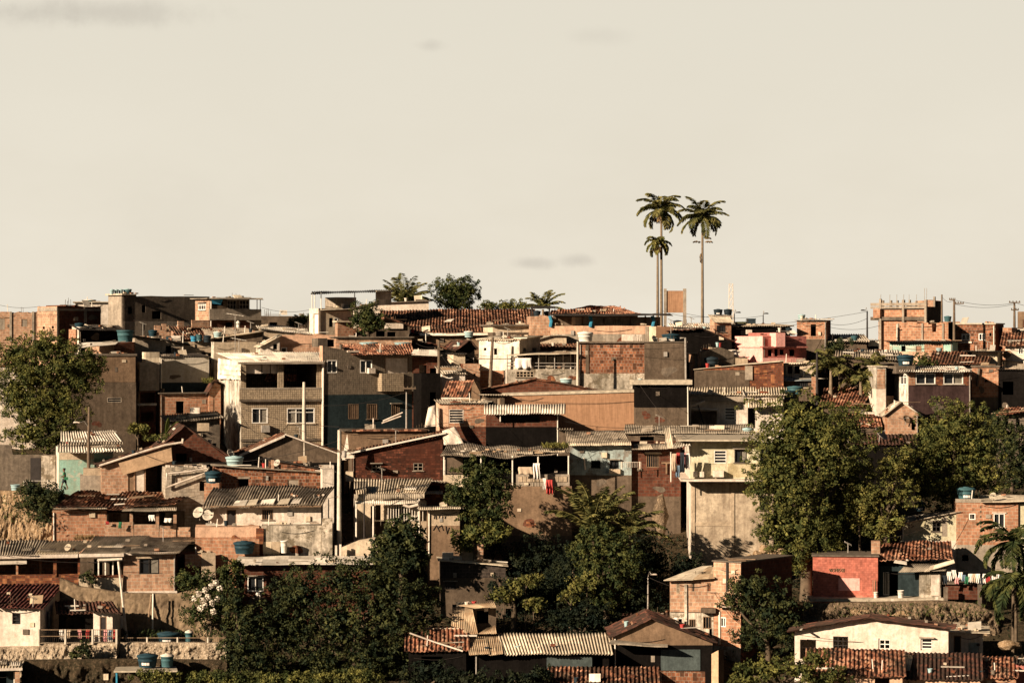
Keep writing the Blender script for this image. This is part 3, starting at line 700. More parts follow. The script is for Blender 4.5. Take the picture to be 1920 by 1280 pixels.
def fence_wall(name, label, cat, pts, base, Y, m, t=.2, group=None, Y2=None, ext=2.5, capm=None):
    """wall whose top follows pixel points"""
    mb = MB(); Y2 = Y2 or Y; n = len(pts); x0, x1 = pts[0][0], pts[-1][0]
    for (a, b) in zip(pts, pts[1:]):
        ya = Y+(Y2-Y)*(a[0]-x0)/(x1-x0); yb = Y+(Y2-Y)*(b[0]-x0)/(x1-x0)
        A = P(a[0], a[1], ya); B = P(b[0], b[1], yb); A0 = P(a[0], base, ya)-Vector((0, 0, ext)); B0 = P(b[0], base, yb)-Vector((0, 0, ext)); d = Vector((0, t, 0))
        mb.hexa([A0, B0, B0+d, A0+d], [A, B, B+d, A+d])
    o = mb.build(name, m); return tag(o, label, cat, group)
from mathutils import noise as mnoise
def bank(name, label, cat, pts, base, Y, m, slope=.6, rough=.5, group=None, ext=2.0, nx=150, nz=34):
    """a rough earth or rock face falling from a pixel top line, leaning out towards its foot"""
    x0, x1 = pts[0][0], pts[-1][0]; mb = MB(); g = []
    for j in range(nz+1):
        f = j/nz; row = []
        for i in range(nx+1):
            px = x0+(x1-x0)*i/nx; py = float(np.interp(px, [a[0] for a in pts], [a[1] for a in pts])); t = P(px, py, Y); b = P(px, base, Y)-Vector((0, 0, ext)); q = t.lerp(b, f); q.y -= slope*(t.z-q.z)
            s = mnoise.fractal(q*.8, .7, 2.1, 7); s2 = mnoise.fractal(q*3.1, .6, 2.2, 5); w = min(1, f*6+.12)
            q += Vector((s2*.18, -(s*.9+s2*.35), s2*.2))*rough*w; row.append(q)
        g.append(row)
    back = [q+Vector((0, .8, 0)) for q in g[0]]
    for i in range(nx): mb.face([g[0][i], g[0][i+1], back[i+1], back[i]])
    for j in range(nz):
        for i in range(nx): mb.face([g[j+1][i], g[j+1][i+1], g[j][i+1], g[j][i]])
    return tag(mb.build(name, m, None, True), label, cat, group)
def dish(label, x, y, r, Y, host=None, az=-.6, el=.5, m='board'):
    R = r*Y/F; c = P(x, y, Y); o = root('satellite_dish', label, 'satellite dish', c, 'satellite dishes'); ax = Vector((math.sin(az)*math.cos(el), -math.cos(az)*math.cos(el), math.sin(el)))
    e1 = ax.cross(UP).normalized(); e2 = e1.cross(ax); mb = MB(); n = 20; rings = []
    for k in range(5):
        f = k/4; rings.append([c+(e1*math.cos(q*2*math.pi/n)+e2*math.sin(q*2*math.pi/n))*R*max(f, .02)+ax*(R*.3*f*f) for q in range(n)])
    for a, b in zip(rings, rings[1:]):
        for q in range(n): mb.face([a[q], a[(q+1) % n], b[(q+1) % n], b[q]])
    d = mb.build('reflector', m, o, True); s = d.modifiers.new('t', 'SOLIDIFY'); s.thickness = .03
    mb = MB(); mb.tube([rings[-1][0], c+ax*R*.9], .015, 4); mb.tube([rings[-1][10], c+ax*R*.9], .015, 4); mb.box(c+ax*R*.86-Vector((.05, .05, .05)), Vector((.1, 0, 0)), Vector((0, .1, 0)), Vector((0, 0, .1))); mb.build('feed_arm', 'metal', o)
    mb = MB(); mb.tube([c-ax*.03, c-ax*.15-Vector((0, 0, R*1.1))], .035, 6); mb.build('mast', 'metal', o); return o
def antenna(label, x, yt, yb, Y, w=14):
    b = P(x, yb, Y); t = P(x, yt, Y); o = root('tv_antenna', label, 'antenna', b, 'rooftop television aerials'); mb = MB(); mb.tube([b, t], .035, 6); mb.build('mast', 'metal', o)
    mb = MB(); W = w*Y/F; mb.tube([t+Vector((-W, -.1, .12)), t+Vector((W, .1, -.12))], .03, 5)
    for k in range(7):
        q = t+Vector((-W+2*W*k/6, 0, .12-.24*k/6)); mb.tube([q-Vector((.05, .5, .02)), q+Vector((.05, .5, .02))], .014, 4)
    mb.build('boom', 'pvc', o); return o
def cloth(label, x0, y0, x1, y1, Y, m, cat='laundry', name='laundry', group='washing hung out to dry', wav=.08):
    a = P(x0, y0, Y); w = (x1-x0)*Y/F; h = (y1-y0)*Y/F; mb = MB(); n, k = 8, 6; ph = random.random()*6
    g = [[a+Vector((w*i/n+.03*math.sin(j+ph), wav*math.sin(i*1.7+ph)*(j/k)+.06*j/k, -h*j/k*(1+.06*math.sin(i*1.3+ph)))) for i in range(n+1)] for j in range(k+1)]
    for j in range(k):
        for i in range(n): mb.face([g[j][i], g[j][i+1], g[j+1][i+1], g[j+1][i]])
    o = mb.build(name, m, None, True); s = o.modifiers.new('t', 'SOLIDIFY'); s.thickness = .012
    return tag(o, label, cat, group)
def railing(name, label, cat, x0, x1, yt, yb, Y, posts, m='poleconc', rails=2, wires=0, group=None, pr=.06, bars=0, Y2=None, barm=None, railm=None):
    Y2 = Y2 or Y; yy = lambda x: Y+(Y2-Y)*(x-x0)/(x1-x0)
    o = root(name, label, cat, P((x0+x1)/2, yb, yy((x0+x1)/2)), group)
    for x in posts:
        mb = MB(); mb.tube([P(x, yb+3, yy(x)), P(x, yt-1, yy(x))], pr, 6); mb.build('post', m, o)
    for k in range(rails):
        y = yt+(yb-yt)*k/max(1, rails); mb = MB(); mb.tube([P(x0, y, Y), P(x1, y, Y2)], pr*.35 if not barm else .03, 5); mb.build('rail', railm or m, o)
    if bars:
        mb = MB()
        for k in range(bars+1):
            x = x0+(x1-x0)*k/bars; mb.tube([P(x, yt, yy(x)), P(x, yb, yy(x))], max(.012, pr*.14), 4, cap=False)
        mb.build('bars', barm or m, o)
    return o
# ================================================================== SKYLINE ROW
H = House
h = H('long low brick wall house with pale pilasters at the left end of the skyline', -30, 69, 584, 652, 286, th=-4, d=6, m='brickpale', win=[('shut',-6,596,10,618,'F','conc'),('shut',40,598,52,612,'F','conc')])
for x in (20, 62): h.pbox('pilaster', 'conc', x-2, 584, x+2, 640, -.12, .02)
h = H('flat topped brick block with concrete beams and scrap iron on its roof', 107, 189, 574, 650, 272, th=30, xs=70, m='brickdark', L='brickpale', win=[('hole',80,612,84,617,'L'),('hole',97,611,101,616,'L')])  # paler left brick, darker front brick: sun and shade put into the colours
for x0, x1 in ((107,111),(158,163)): h.pbox('concrete_column', 'conc', x0, 577, x1, 645, -.06, .0)
h.pbox('concrete_beam', 'conc', 107, 578, 189, 583, -.07, .0)
h.pbox('concrete_beam', 'conc', 72, 577, 107, 583, -.06, 0, face='L')
BB = h
h = H('small white building with block lines behind the brick block on the ridge', 140, 205, 567, 650, 284, th=0, d=5, m='white', roof='slab', slabt=.1)
tank('teal water tank with white lid on the small white building', 156, 180, 561, 570, 286, m='tankteal', lm='tankwhite')
GB = H('long weathered grey concrete building with water tanks on its tower', 228, 393, [(228,552),(255,552),(256,555),(393,556)], 655, 268, th=27, xs=203, m='concdark', L='conc', bands=[(602,'conc')],
  win=[('hole',266,572,273,586),('hole',266,605,272,619),('hole',240,575,248,588),('hole',285,583,302,598)])
GB.pbox('ledge', 'slabedge', 197, 551, 229, 553, -.3, .1, face='L'); GB.pbox('ledge', 'slabedge', 226, 551, 256, 553, -.3, 1)
for i, (a, b, t) in enumerate(((206,214,542),(214,222,542),(222,231,542),(231,247,541))):
    tank(['leftmost small pale tank on the grey concrete tower','second small pale tank on the grey concrete tower','third small pale tank on the grey concrete tower','widest pale blue tank, rightmost on the grey concrete tower'][i], a, b, t, 551, GB, 1.5, 'tankpale' if i < 3 else 'tankteal', lm='tankpale')
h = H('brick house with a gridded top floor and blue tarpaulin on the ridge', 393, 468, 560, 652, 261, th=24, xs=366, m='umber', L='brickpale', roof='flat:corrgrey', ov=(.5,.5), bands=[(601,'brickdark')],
  win=[('sash3',372,569,386,581,'L'),('hole',398,563,418,573),('grid2',426,563,443,579,'F','conc'),('grid2',449,563,467,579,'F','conc'),('hole',423,604,436,613)])
h.pbox('terrace_parapet', 'conc', 393, 579, 490, 600, -.25, -.02); h.pbox('side_wing', 'concdark', 468, 580, 490, 652, 0, 4)
h.sheet('awning', 'flat:corrgrey', [(393,560,-1),(494,561,-.5),(492,559,4),(395,558,4)])
for x in (482, 488): h.tube('post', 'metal', [(x,561,.3),(x,581,.3)], .04)
mb = MB(); a = [h.hit(396,560,-.5), h.hit(418,561,-.5), h.hit(414,571,-.45), h.hit(398,569,-.45)]; mb.hexa(a, [q+Vector((0,.06,0)) for q in a]); mb.build('tarpaulin', 'tarpblue', h.root)
h.pbox('low_brick_wall', 'brickpale', 360, 600, 393, 614, -1.2, -1.0); h.pbox('low_brick_wall', 'brickpale', 334, 602, 345, 614, -1.2, -1.0)
h = H('roofless brick ruin of short pillars in front of the grey concrete building', 290, 334, 619, 652, 262, th=10, d=2.5, m='brickpale')
for a, b, t in ((290,301,610),(304,312,607),(318,326,613)): h.pbox('brick_pillar', 'brickpale', a, t, b, 620, 0, .4)
tank('pale tank behind the roofless brick ruin', 331, 347, 609, 615, 264, m='tankpale')
# dark roofs left
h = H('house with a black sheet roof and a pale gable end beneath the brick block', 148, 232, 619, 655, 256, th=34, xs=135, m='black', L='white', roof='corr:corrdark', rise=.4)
tank('dark blue tank perched above the pale gable end', 140, 158, 605, 617, h, .6, 'tankblue', mark=True); h.pbox('brick_stand', 'brick', 142, 617, 156, 660, .3, 1.5)
h = H('house with a long black roof stepping down beside the teal tank', 253, 345, [(253,632),(300,636),(345,645)], 700, 250, th=12, d=5, m='conc', roof='corr:corrdark', ov=(.7,.5), win=[('hole',311,648,321,668),('bars',322,652,338,668,'F','frame_wood')])
tank('large teal open tub tank on the long black roof', 219, 251, 619, 642, 248, m='tankteal', lid=False)
tank('blue tank at the left end of the black roof ridge', 278, 295, 618, 630, 255, m='tankblue'); tank('dark blue tank on the black roof right of the ridge', 311, 326, 631, 641, 252, m='tankblue')
thing_box('brick_stand', 'brick pier under the large teal tub tank', 'brick pier', 215, 641, 253, 668, 248.3, 1.8, 'brick', th=12)
thing_box('brick_stand', 'low plinth under the blue ridge tank', 'brick pier', 277, 630, 296, 660, 254.6, 1.6, 'concdark', th=12)
# tile gable
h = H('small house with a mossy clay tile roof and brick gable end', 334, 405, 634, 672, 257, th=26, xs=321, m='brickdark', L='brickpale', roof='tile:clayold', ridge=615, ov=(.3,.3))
for i, (a, b, t, c, m) in enumerate(((357,370,630,640,'tarpblue'),(367,380,627,639,'tankteal'),(381,396,628,641,'tankdark'))):
    tank(['bright blue tub below the mossy gable roof','teal tub between the bright blue tub and the black one','black tank at the right end of the tub row'][i], a, b, t, c, 252, m=m, lid=i == 2)
h = H('beige parapet house in front of the mossy gable roof', 338, 401, 641, 700, 252, th=8, d=4, m='beige', win=[('hole',378,660,386,668),('hole',390,661,399,668)])
h = H('pale beige flat roofed house with a long parapet left of the orange wall', 401, 481, 641, 700, 251, th=18, xs=396, m='cream', L='stainwhite', roof='cap')
h = H('low pale house with a white sheet roof and small grey side block', 400, 486, 627, 690, 256, th=16, d=5, m='conc', roof='corr:corrold', rise=.6, win=[('hole',482,629,490,640)])
tank('pale tank on the low roof behind the long beige parapet', 400, 416, 621, 632, 255, m='tankpale', lm='tankwhite'); tank('upright pale cylinder tank beside the television aerial', 443, 450, 601, 621, 262, m='tankwhite')
h = H('dark low house with a pitched sheet roof below the television aerial', 402, 492, [(402,636),(492,622)], 680, 253, th=6, d=4, m='umber', roof='corr:corrcream', ov=(.5,.4))
antenna('tall aerial with a long pale boom in front of the beige parapet', 441, 590, 664, 249, 16); antenna('low aerial with a white crossbar beside the tall aerial', 448, 636, 664, 249, 14)
h = H('dark wall house with a grassy top left of the white terrace building', 490, 580, 592, 640, 276, th=4, d=5, m='umber', roof='cap', win=[('hole',505,604,520,612)])
h = H('house under a long pale sheet roof left of the orange wall', 488, 577, [(488,616),(577,626)], 660, 262, th=6, d=4, m='beige', roof='corr:corrwhite', ov=(.4,.3), rise=.5, win=[('hole',500,640,512,652)])
h = H('plain house with orange rendered brick upper wall', 523, 629, 628, 680, 250, th=12, xs=519, m='brickpale', L='white', roof='cap', win=[('pane',527,651,538,664)])
h.pbox('corner_pillar', 'white', 520, 640, 526, 668, -.2, .1); h.pbox('beam', 'peach', 523, 628, 629, 644, -.05, 0)
h = H('low white shed with a slanting roof left of the orange wall', 488, 524, [(488,650),(524,632)], 680, 249, th=8, d=3, m='white', roof='corr:corrcream', win=[('hole',512,645,520,655)])
# white terrace building
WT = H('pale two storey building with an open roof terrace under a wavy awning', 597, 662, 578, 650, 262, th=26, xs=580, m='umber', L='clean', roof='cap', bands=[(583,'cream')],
  win=[('door',588,588,600,628,'L','frame_white'),('hole',617,596,624,613),('pane',626,596,634,612)])
WT.sheet('awning', 'corr:corrdark', [(582,551,-1.2),(738,546,1.0),(736,543,4.5),(585,547,4)])
for x, y1, v in ((585,577,.2),(590,577,1),(602,578,0),(665,576,1),(705,572,1)): WT.tube('post', 'pvc', [(x,549,v),(x,y1+3,v)], .045)
WT.pbox('terrace_cistern', 'conc', 630, 557, 668, 580, 1.5, 4)
WT.pbox('corrugated_screen', 'corrcream', 706, 545, 734, 572, 1.2, 1.35)
WT.sheet('lower_roof', 'flat:corrcream', [(600,582,-1.2),(664,578,-.6),(664,572,2),(602,579,1)])
h = H('long white gabled building with a pale roof edge behind the big tiled roof', 664, 804, [(664,577),(700,569),(804,565)], 650, 274, th=4, d=6, m='clean', roof='slab', slabm='slabdark', slabt=.1)
h.pbox('chimney_vent', 'slabdark', 780, 561, 800, 566, .5, 1)
h = H('small brick cistern hut right of the pale terrace building', 633, 663, 604, 650, 257, th=22, xs=628, m='brick', L='brickpale', roof='slab', slabm='cream', win=[('hole',656,610,660,615)])
# long tiled hall
TH = H('long hall with a huge mottled clay tile roof across the skyline', 716, 1000, 613, 660, 266, th=0, d=9, m='umber', roof='tile:clayold', ridge=582, ov=(.5,.4))
h = H('white gabled house with clay tiles in front of the long tiled hall', 672, 768, [(672,623),(722,598),(768,613)], 660, 258, th=10, d=5, m='umber', roof=['tile:clay','tile:clay'], ov=(.5,.4), win=[('hole',705,620,722,632),('hole',726,622,742,633)])
h.pbox('white_gable_band', 'clean', 722, 606, 756, 616, -.25, -.02)
h = H('lower lean-to with a tiled roof below the long tiled hall', 760, 926, 628, 665, 261, th=2, d=5, m='brown', roof='tile:clayold', ridge=611, ov=(.4,.3))
h.sheet('white_gutter', 'flat:corrwhite', [(787,629,-.6),(920,628,-.6),(920,624,-.4),(787,624.5,-.4)])
h.sheet('patch_sheet', 'flat:corrwhite', [(833,603,2.5),(846,603,2.5),(852,598,3.4),(840,599,3.4)]); 
h = H('house with a yellowed white wall at the right end of the tiled lean-to', 924, 996, 611, 665, 259, th=14, d=4, m='cream', roof='slab', slabm='slabdark', bands=[(623,'umber')], ov=(.4,.3))
tank('pale teal tank on a pipe stand in front of the tiled lean-to', 870, 888, 620, 632, 254, m='tankpale', lm='tankwhite'); tank('grey tank beside the yellowed white wall', 929, 944, 621, 634, 254, m='conc')
thing_box('pipe_stand', 'slim pier under the pale teal tank', 'brick pier', 875, 632, 884, 660, 254.3, .5, 'conc')
h = H('brick house with an orange rendered wall left of the long tiled hall', 630, 772, 633, 680, 248, th=8, d=4, m='brickpale', roof='slab', slabm='slabdark', slabt=.1)
# brick porch
h = H('brick water tower house with a black canopy beside the tiled porch', 995, 1032, 593, 665, 258, th=6, d=4, m='brickpale')
h.sheet('canopy', 'flat:corrdark', [(995,577,-.3),(1042,577,-.3),(1040,574,3.5),(995,574,3.5)])
for x in (997, 1030): h.tube('post', 'frame_dark', [(x,576,.2),(x,594,.2)], .07)
tank('dark tank under the black canopy', 1000, 1014, 582, 593, h, 1.5, 'tankdark'); tank('dark tank under the right side of the black canopy', 1020, 1031, 583, 593, h, 1.6, 'tankdark')
PO = H('wide porch building with blue posts under a thin black canopy', 1032, 1240, 611, 665, 256, th=2, d=5, m='peach', L='brickpale', bands=[(626,'conc')])
PO.pbox('back_wall', 'cream', 1072, 594, 1238, 612, 3.0, 3.3); PO.pbox('dark_room', 'umber', 1034, 594, 1072, 612, 3.0, 3.4)
PO.sheet('canopy', 'flat:corrdark', [(1030,591,-1.2),(1262,591,-1.2),(1256,588,4),(1034,588,4)])
for x in (1033, 1108, 1225): PO.tube('blue_post', 'bluepaint', [(x-2,592,-.1),(x+1,602,-.1),(x-1,613,-.1)], .17)
for x in (1092, 1132, 1182, 1210): PO.tube('post', 'frame_wood', [(x,592,2.6),(x,612,2.6)], .08)
PO.pbox('pillar', 'conc', 1210, 612, 1216, 640, -.15, 0)
h = H('house with a hipped clay tile roof rising behind the black canopy', 1036, 1196, [(1036,590),(1100,590),(1196,590)], 660, 268, th=0, d=6, m='umber', roof='cap')
for q in ([(1030,590,-.6),(1200,590,-.6),(1150,574,3),(1104,573,3)], ): h.sheet('roof', 'tile:clay', q)
h.sheet('roof', 'tile:clay', [(1030,590,-.6),(1110,586,-.4),(1106,578,1),(1034,582,2)])
h.sheet('roof', 'tile:clay', [(1200,590,-.6),(1200,590,6),(1150,574,3),(1149.5,574,3)])
h = H('beige block house at the right end of the porch', 1230, 1262, 612, 665, 254, th=20, d=4, m='tan', L='cream')
# concrete frame
fr = root('concrete_frame', 'weathered concrete panel held between two tall square posts beside the palms', 'concrete frame', P(1266, 620, 270)); yy = 270
for a, b, t, bb in ((1245,1250,541,616),(1281,1287,541,617)):
    mb = MB(); mb.box(P(a, bb, yy), Vector(((b-a)*yy/F,0,0)), Vector((0,.4,0)), UP*((bb-t)*yy/F)); mb.build('post', 'conc', fr)
mb = MB(); mb.box(P(1250, 586, yy+.1), Vector((31*yy/F,0,0)), Vector((0,.2,0)), UP*(41*yy/F)); mb.build('panel', 'tan', fr)
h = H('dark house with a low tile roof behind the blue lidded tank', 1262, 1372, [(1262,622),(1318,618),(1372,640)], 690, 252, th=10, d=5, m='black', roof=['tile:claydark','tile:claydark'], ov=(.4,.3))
h = H('pale low wall house with a sheet roof under the single palm', 1260, 1334, 614, 665, 264, th=4, d=4, m='cream', roof='corr:corrwhite', rise=.4)
tank('dark tank between the concrete frame posts', 1262, 1278, 600, 611, 266, m='tankdark'); tank('small dark tank left of the single palm trunk', 1308, 1328, 607, 613, 268, m='tankdark')
h = H('slim brick tower house with a little sheet roof and two dark tanks', 1340, 1371, 603, 680, 255, th=16, xs=1331, m='brick', L='brickpale', roof='fine:corrcream', rise=.6, win=[('bars',1344,610,1360,622,'F','frame_dark')])
h.pbox('tank_platform', 'conc', 1339, 591, 1373, 600, 1.2, 2.6)
tank('left one of two dark tanks on the slim brick tower', 1338, 1355, 579, 591, h, 1.9, 'tankdark', mark=True); tank('right one of two dark tanks on the slim brick tower', 1357, 1373, 579, 591, h, 1.9, 'tankdark')
lm_ = root('lattice_mast', 'distant pale lattice radio mast above the rooftops', 'radio mast', P(1371, 640, 420)); mb = MB()
for k in range(9):
    y0 = 640-k*12; y1 = y0-12; w0 = 5.2-k*.2; w1 = w0-.2; a, b, c, d = P(1371-w0, y0, 420), P(1371+w0, y0, 420), P(1371-w1, y1, 420), P(1371+w1, y1, 420)
    for s, e in ((a,c),(b,d),(a,d),(b,c),(c,d)): mb.tube([s, e], .03, 4, cap=False)
    dd = Vector((0,.8,0))
    for s, e in ((a+dd,c+dd),(b+dd,d+dd),(a,d+dd),(c,c+dd),(d,d+dd)): mb.tube([s, e], .03, 4, cap=False)
mb.build('mast', 'mastpale', lm_)
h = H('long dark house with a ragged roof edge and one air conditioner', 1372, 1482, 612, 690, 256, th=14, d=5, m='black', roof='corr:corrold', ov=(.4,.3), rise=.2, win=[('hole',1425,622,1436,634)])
h.pbox('air_conditioner', 'clean', 1400, 618, 1410, 626, -.35, 0)
tank('square dark green tank on the long dark house', 1401, 1417, 597, 609, h, 2.0, 'tankdark', square=True)
thing_box('green_shed', 'low green screen left of the square dark tank', 'screen', 1380, 603, 1400, 612, 262, 2, 'leaf_dark')
PK = H('bright pink house with lit left walls and a shaded balcony front', 1430, 1512, [(1430,630),(1455,630),(1456,623),(1472,623),(1473,630),(1512,630)], 720, 249, th=30, xs=1378, m='pinkdark', L='pink', roof='cap',  # lit side in pink, front in darker pink: shade put into the colour
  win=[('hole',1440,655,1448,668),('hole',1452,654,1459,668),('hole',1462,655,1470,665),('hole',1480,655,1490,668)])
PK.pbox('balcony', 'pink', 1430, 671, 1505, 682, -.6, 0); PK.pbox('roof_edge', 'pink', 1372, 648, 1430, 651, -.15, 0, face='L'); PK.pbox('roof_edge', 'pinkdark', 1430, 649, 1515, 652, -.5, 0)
PK.pbox('stair_tower', 'pink', 1455, 624, 1472, 650, -.9, .3)
tank('dark tank on top of the bright pink house', 1473, 1485, 614, 624, PK, 2, 'tankdark')
h = H('small brick hut with a doorway and a pale tank on its roof', 1494, 1550, 601, 680, 258, th=-6, d=4, m='brick', R='brickdark', roof='fine:corrgrey', ov=(.3,.2), win=[('hole',1520,608,1530,630)], xr=None, bands=[(636,'umber')])
tank('pale grey tank on the small brick hut', 1496, 1510, 589, 599, h, 1.4, 'tankpale')
h = H('tan roof hut left of the bright pink house', 1314, 1376, [(1314,660),(1350,650),(1376,660)], 700, 247, th=24, xs=1308, m='concdark', L='peach', roof='cap')
# right skyline
UB = H('unfinished brick building with bare concrete columns sprouting from its roof', 1647, 1735, 575, 665, 272, th=-20, xr=1765, m='brick', R='umber', win=[('hole',1697,605,1704,608)])
UB.pbox('jetty', 'brick', 1637, 579, 1650, 596, -.6, .2)
for y0, y1, mt in ((568,573,'conc'),(575,578,'conc'),(594,600,'concdark')): UB.pbox('concrete_band', mt, 1632, y0, 1737, y1, -.35, 0)
for x in (1650, 1693, 1735): UB.pbox('concrete_column', 'conc', x-2, 562, x+2, 660, -.4, -.02)
for x, t in ((1650,560),(1655,563),(1670,563),(1682,563),(1705,562),(1717,564)): UB.pbox('column_stub', 'conc', x-1.3, t, x+1.3, 576, .6, .9)
for x in (1651, 1668, 1681, 1694, 1704, 1718, 1733, 1737): UB.tube('rebar', 'metal', [(x,576,.8),(x+.5,552 if x < 1730 else 540,.8)], .025, 4)
h = H('brick stair block with a square opening behind the unfinished brick building', 1716, 1752, 564, 660, 277, th=-16, xr=1766, m='brickpale', R='umber', win=[('hole',1754,566,1758,579,'R')])
h.pbox('column', 'conc', 1750, 556, 1753, 600, -.2, .1)
h = H('stepped brick building with a broken top edge in front of the unfinished one', 1680, 1778, [(1680,605),(1740,604),(1741,608),(1747,608),(1748,622),(1755,622),(1756,606),(1778,604)], 668, 263, th=-10, xr=1791, m='brick', R='black')
for x in (1683, 1729, 1768): h.pbox('concrete_column', 'conc', x-1.6, 606, x+1.6, 640, -.1, 0)
tank('blue tank beside the dark utility pole on the right skyline', 1770, 1784, 592, 603, 268, m='tankteal', lid=True); thing_box('brick_stand', 'brick base under the blue skyline tank', 'brick pier', 1768, 603, 1800, 640, 267, 2, 'brick')
h = H('brick and grey render house with two white framed windows', 1791, 1866, 608, 680, 264, th=-14, xr=1882, m='brickmesh', R='brickdark', roof='slab', slabt=.12, ov=(.15,.1), win=[('sash2',1803,626,1819,638),('sash2',1835,625,1847,638),('hole',1855,624,1859,630)])
h.pbox('window_sill', 'clean', 1797, 640, 1822, 643, -.2, 0)
h = H('narrow brick house between the grey render house and the white house', 1880, 1897, 614, 680, 262, th=-8, d=4, m='brick'); 
h = H('grey house with a dark roof at the right edge of the skyline', 1896, 1950, 622, 690, 265, th=-4, d=4, m='conc', roof='corr:corrdark', rise=.3, win=[('hole',1905,625,1915,637)])
h = H('tall olive brown building at the far right of the skyline', 1908, 1960, 584, 680, 282, th=-6, d=4, m='brown', win=[('shut',1917,598,1930,616,'F','brickdark')])
h = H('white house with a dark tiled roof and dish at the right edge', 1885, 1960, 648, 730, 253, th=-2, d=5, m='clean', roof='tile:clayold', rise=1.1, ov=(.6,.5), win=[('sash2',1909,652,1919,664)])
dish('dark round dish on the white house at the right edge', 1889, 665, 8.5, 251, m='frame_wood')
h.sheet('awning', 'fine:corrgrey', [(1882,696,-2),(1935,696,-2),(1935,680,0),(1879,674,0)])
h = H('house with patches of turquoise paint under a ragged black roof', 1668, 1786, 641, 690, 259, th=-8, d=4, m='turq', roof='corr:corrdark', ov=(.7,.4), win=[('hole',1690,648,1698,660),('shut',1717,648,1728,664,'F','brick'),('hole',1738,646,1768,660)], bands=[(659,'peach')])
h.pbox('brick_infill', 'brick', 1733, 643, 1768, 664, -.06, 0); tank('pale tub in front of the turquoise patched house', 1755, 1767, 652, 660, 256, m='tankpale', lid=False)
h = H('low white hut with a dark opening beneath the street lamp pole', 1614, 1648, 638, 690, 262, th=0, d=3, m='clean', roof='corr:corrcream', bands=[(649,'black')], win=[('hole',1618,650,1640,662)])
h = H('house with a wide dark sheet roof behind the coconut palms', 1545, 1625, 640, 690, 258, th=6, d=5, m='umber', roof='corr:corrgrey', ridge=628, ov=(.4,.3))
tank('teal tank on the wide dark sheet roof', 1595, 1609, 629, 638, 256, m='tankteal'); 
h = H('row house under a bright white strip roof behind the coconut palms', 1590, 1680, 664, 720, 250, th=0, d=4, m='black', roof='corr:corrwhite', rise=.35, ov=(.5,.3), win=[('hole',1640,672,1655,682)])
h = H('low house with two dark sheet roofs left of the blue tank', 1572, 1686, [(1572,668),(1686,674)], 725, 246, th=0, d=4, m='umber', roof='corr:corrold', rise=.5, ov=(.5,.3), win=[('hole',1600,680,1614,694)])
h = H('house with a brown tiled slope and black side right of the blue tank', 1745, 1848, 683, 740, 248, th=-4, d=6, m='black', roof='tile:clayold', ridge=660, ov=(.4,.3))
h = H('pale house half hidden under a sagging black awning', 1822, 1870, 660, 720, 251, th=-6, d=4, m='cream', roof='corr:corrdark', ov=(1.1,.8), win=[('hole',1832,670,1846,688)])
# ================================================================== UPPER MIDDLE ROW
h = H('cream building wall glimpsed behind the big tree at the left edge', -60, 70, 690, 850, 243, th=0, d=4, m='clean')
h = H('plain dark rendered house with one slot window beside the big left tree', 120, 255, 665, 830, 240, th=8, d=6, m='umber', R='beige', roof='cap', win=[('louver',201,745,228,754,'F','conc')])
h.pbox('roof_edge', 'slabdark', 118, 663, 257, 667, -.15, .05)
h.pbox('painted_lit_upper', 'brown', 122, 667, 254, 716, -.03, 0)  # paler panel on the sunlit upper wall; tree shade below is colour too
h = H('brick rooftop room with a slanting white sheet roof', 214, 251, [(214,644),(251,641)], 668, 244, th=26, xs=160, m='brickdark', L='brickpale', roof='cap')  # sunlit left wall and shaded front painted as pale and dark brick
h.sheet('roof', 'flat:corrwhite', [(140,652,-1.2),(216,645,-1.2),(224,640,3),(150,643,3)])
h = H('ribbed concrete cistern box raised on an open brick shaft', 262, 299, 679, 732, 243, th=14, xs=256, m='conc', L='stainwhite', ext=.02)
h.pbox('ribbed_top', 'corrcream', 273, 660, 299, 680, .2, 1.5)
h = H('open sided brick shaft beneath the ribbed cistern', 262, 292, 733, 830, 243, th=14, d=1.6, m='brickdark', L='white', win=[('hole',264,736,290,756),('hole',264,772,288,790)], xs=257)
h.pbox('floor_slab', 'white', 258, 756, 294, 760, -.2, 0)
TW = H('grey house with a wide plain wall hung with sheeting under a black ridge', 300, 392, 670, 760, 246, th=10, d=5, m='tarp', roof='corr:corrdark', ov=(.15,.1), rise=.3, bands=[(717,'tealdark')])
h = H('lit brick house below the wall hung with sheeting', 300, 402, 738, 800, 243.5, th=12, d=2.5, m='brick', roof='slab', slabm='slabdark', slabt=.1, win=[('hole',330,752,345,775),('hole',372,772,388,800)])
thing_box('white_drum', 'white plastic drum on the rubbish below the lit brick house', 'drum', 356, 764, 374, 775, 236, .8, 'white')
h = H('leaning red brown tiled shed at the left foot of the mosaic building', 392, 414, [(392,735),(403,716),(414,722)], 830, 244.5, th=10, d=2, m='brick', roof=['tile:claydark','tile:claydark'], win=[('shut',400,748,403,770,'F','conc')])
A = H('three storey house clad in small brown mosaic tiles with a sheeted roof terrace', 452, 604, 680, 855, 238, th=13, xs=410, m='mosaic', L='stainwhite', roof='cap',
  win=[('hole',461,682,521,727),('hole',532,682,594,727),('sash2',472,765,502,793),('sash3',538,765,590,793),('door',460,836,486,870,'F','frame_dark'),('bars',580,832,596,850,'F','frame_dark')])
A.sheet('roof', 'corr:corrwhite', [(446,679,-.7),(609,678,-.7),(602,660,6.2),(404,661,6.2)])
A.pbox('roof_fascia', 'conc', 447, 679, 608, 682, -.75, -.6)
for t in range(4): sheet(A.root, 'side_cladding', 'corr:corrwhite', A.Lp.hit(409, 683+t*9, .12+.05*t), A.Lp.hit(450, 687+t*8, .12+.05*t), A.Lp.hit(450, 677+t*8, .05), A.Lp.hit(409, 671+t*9, .05))
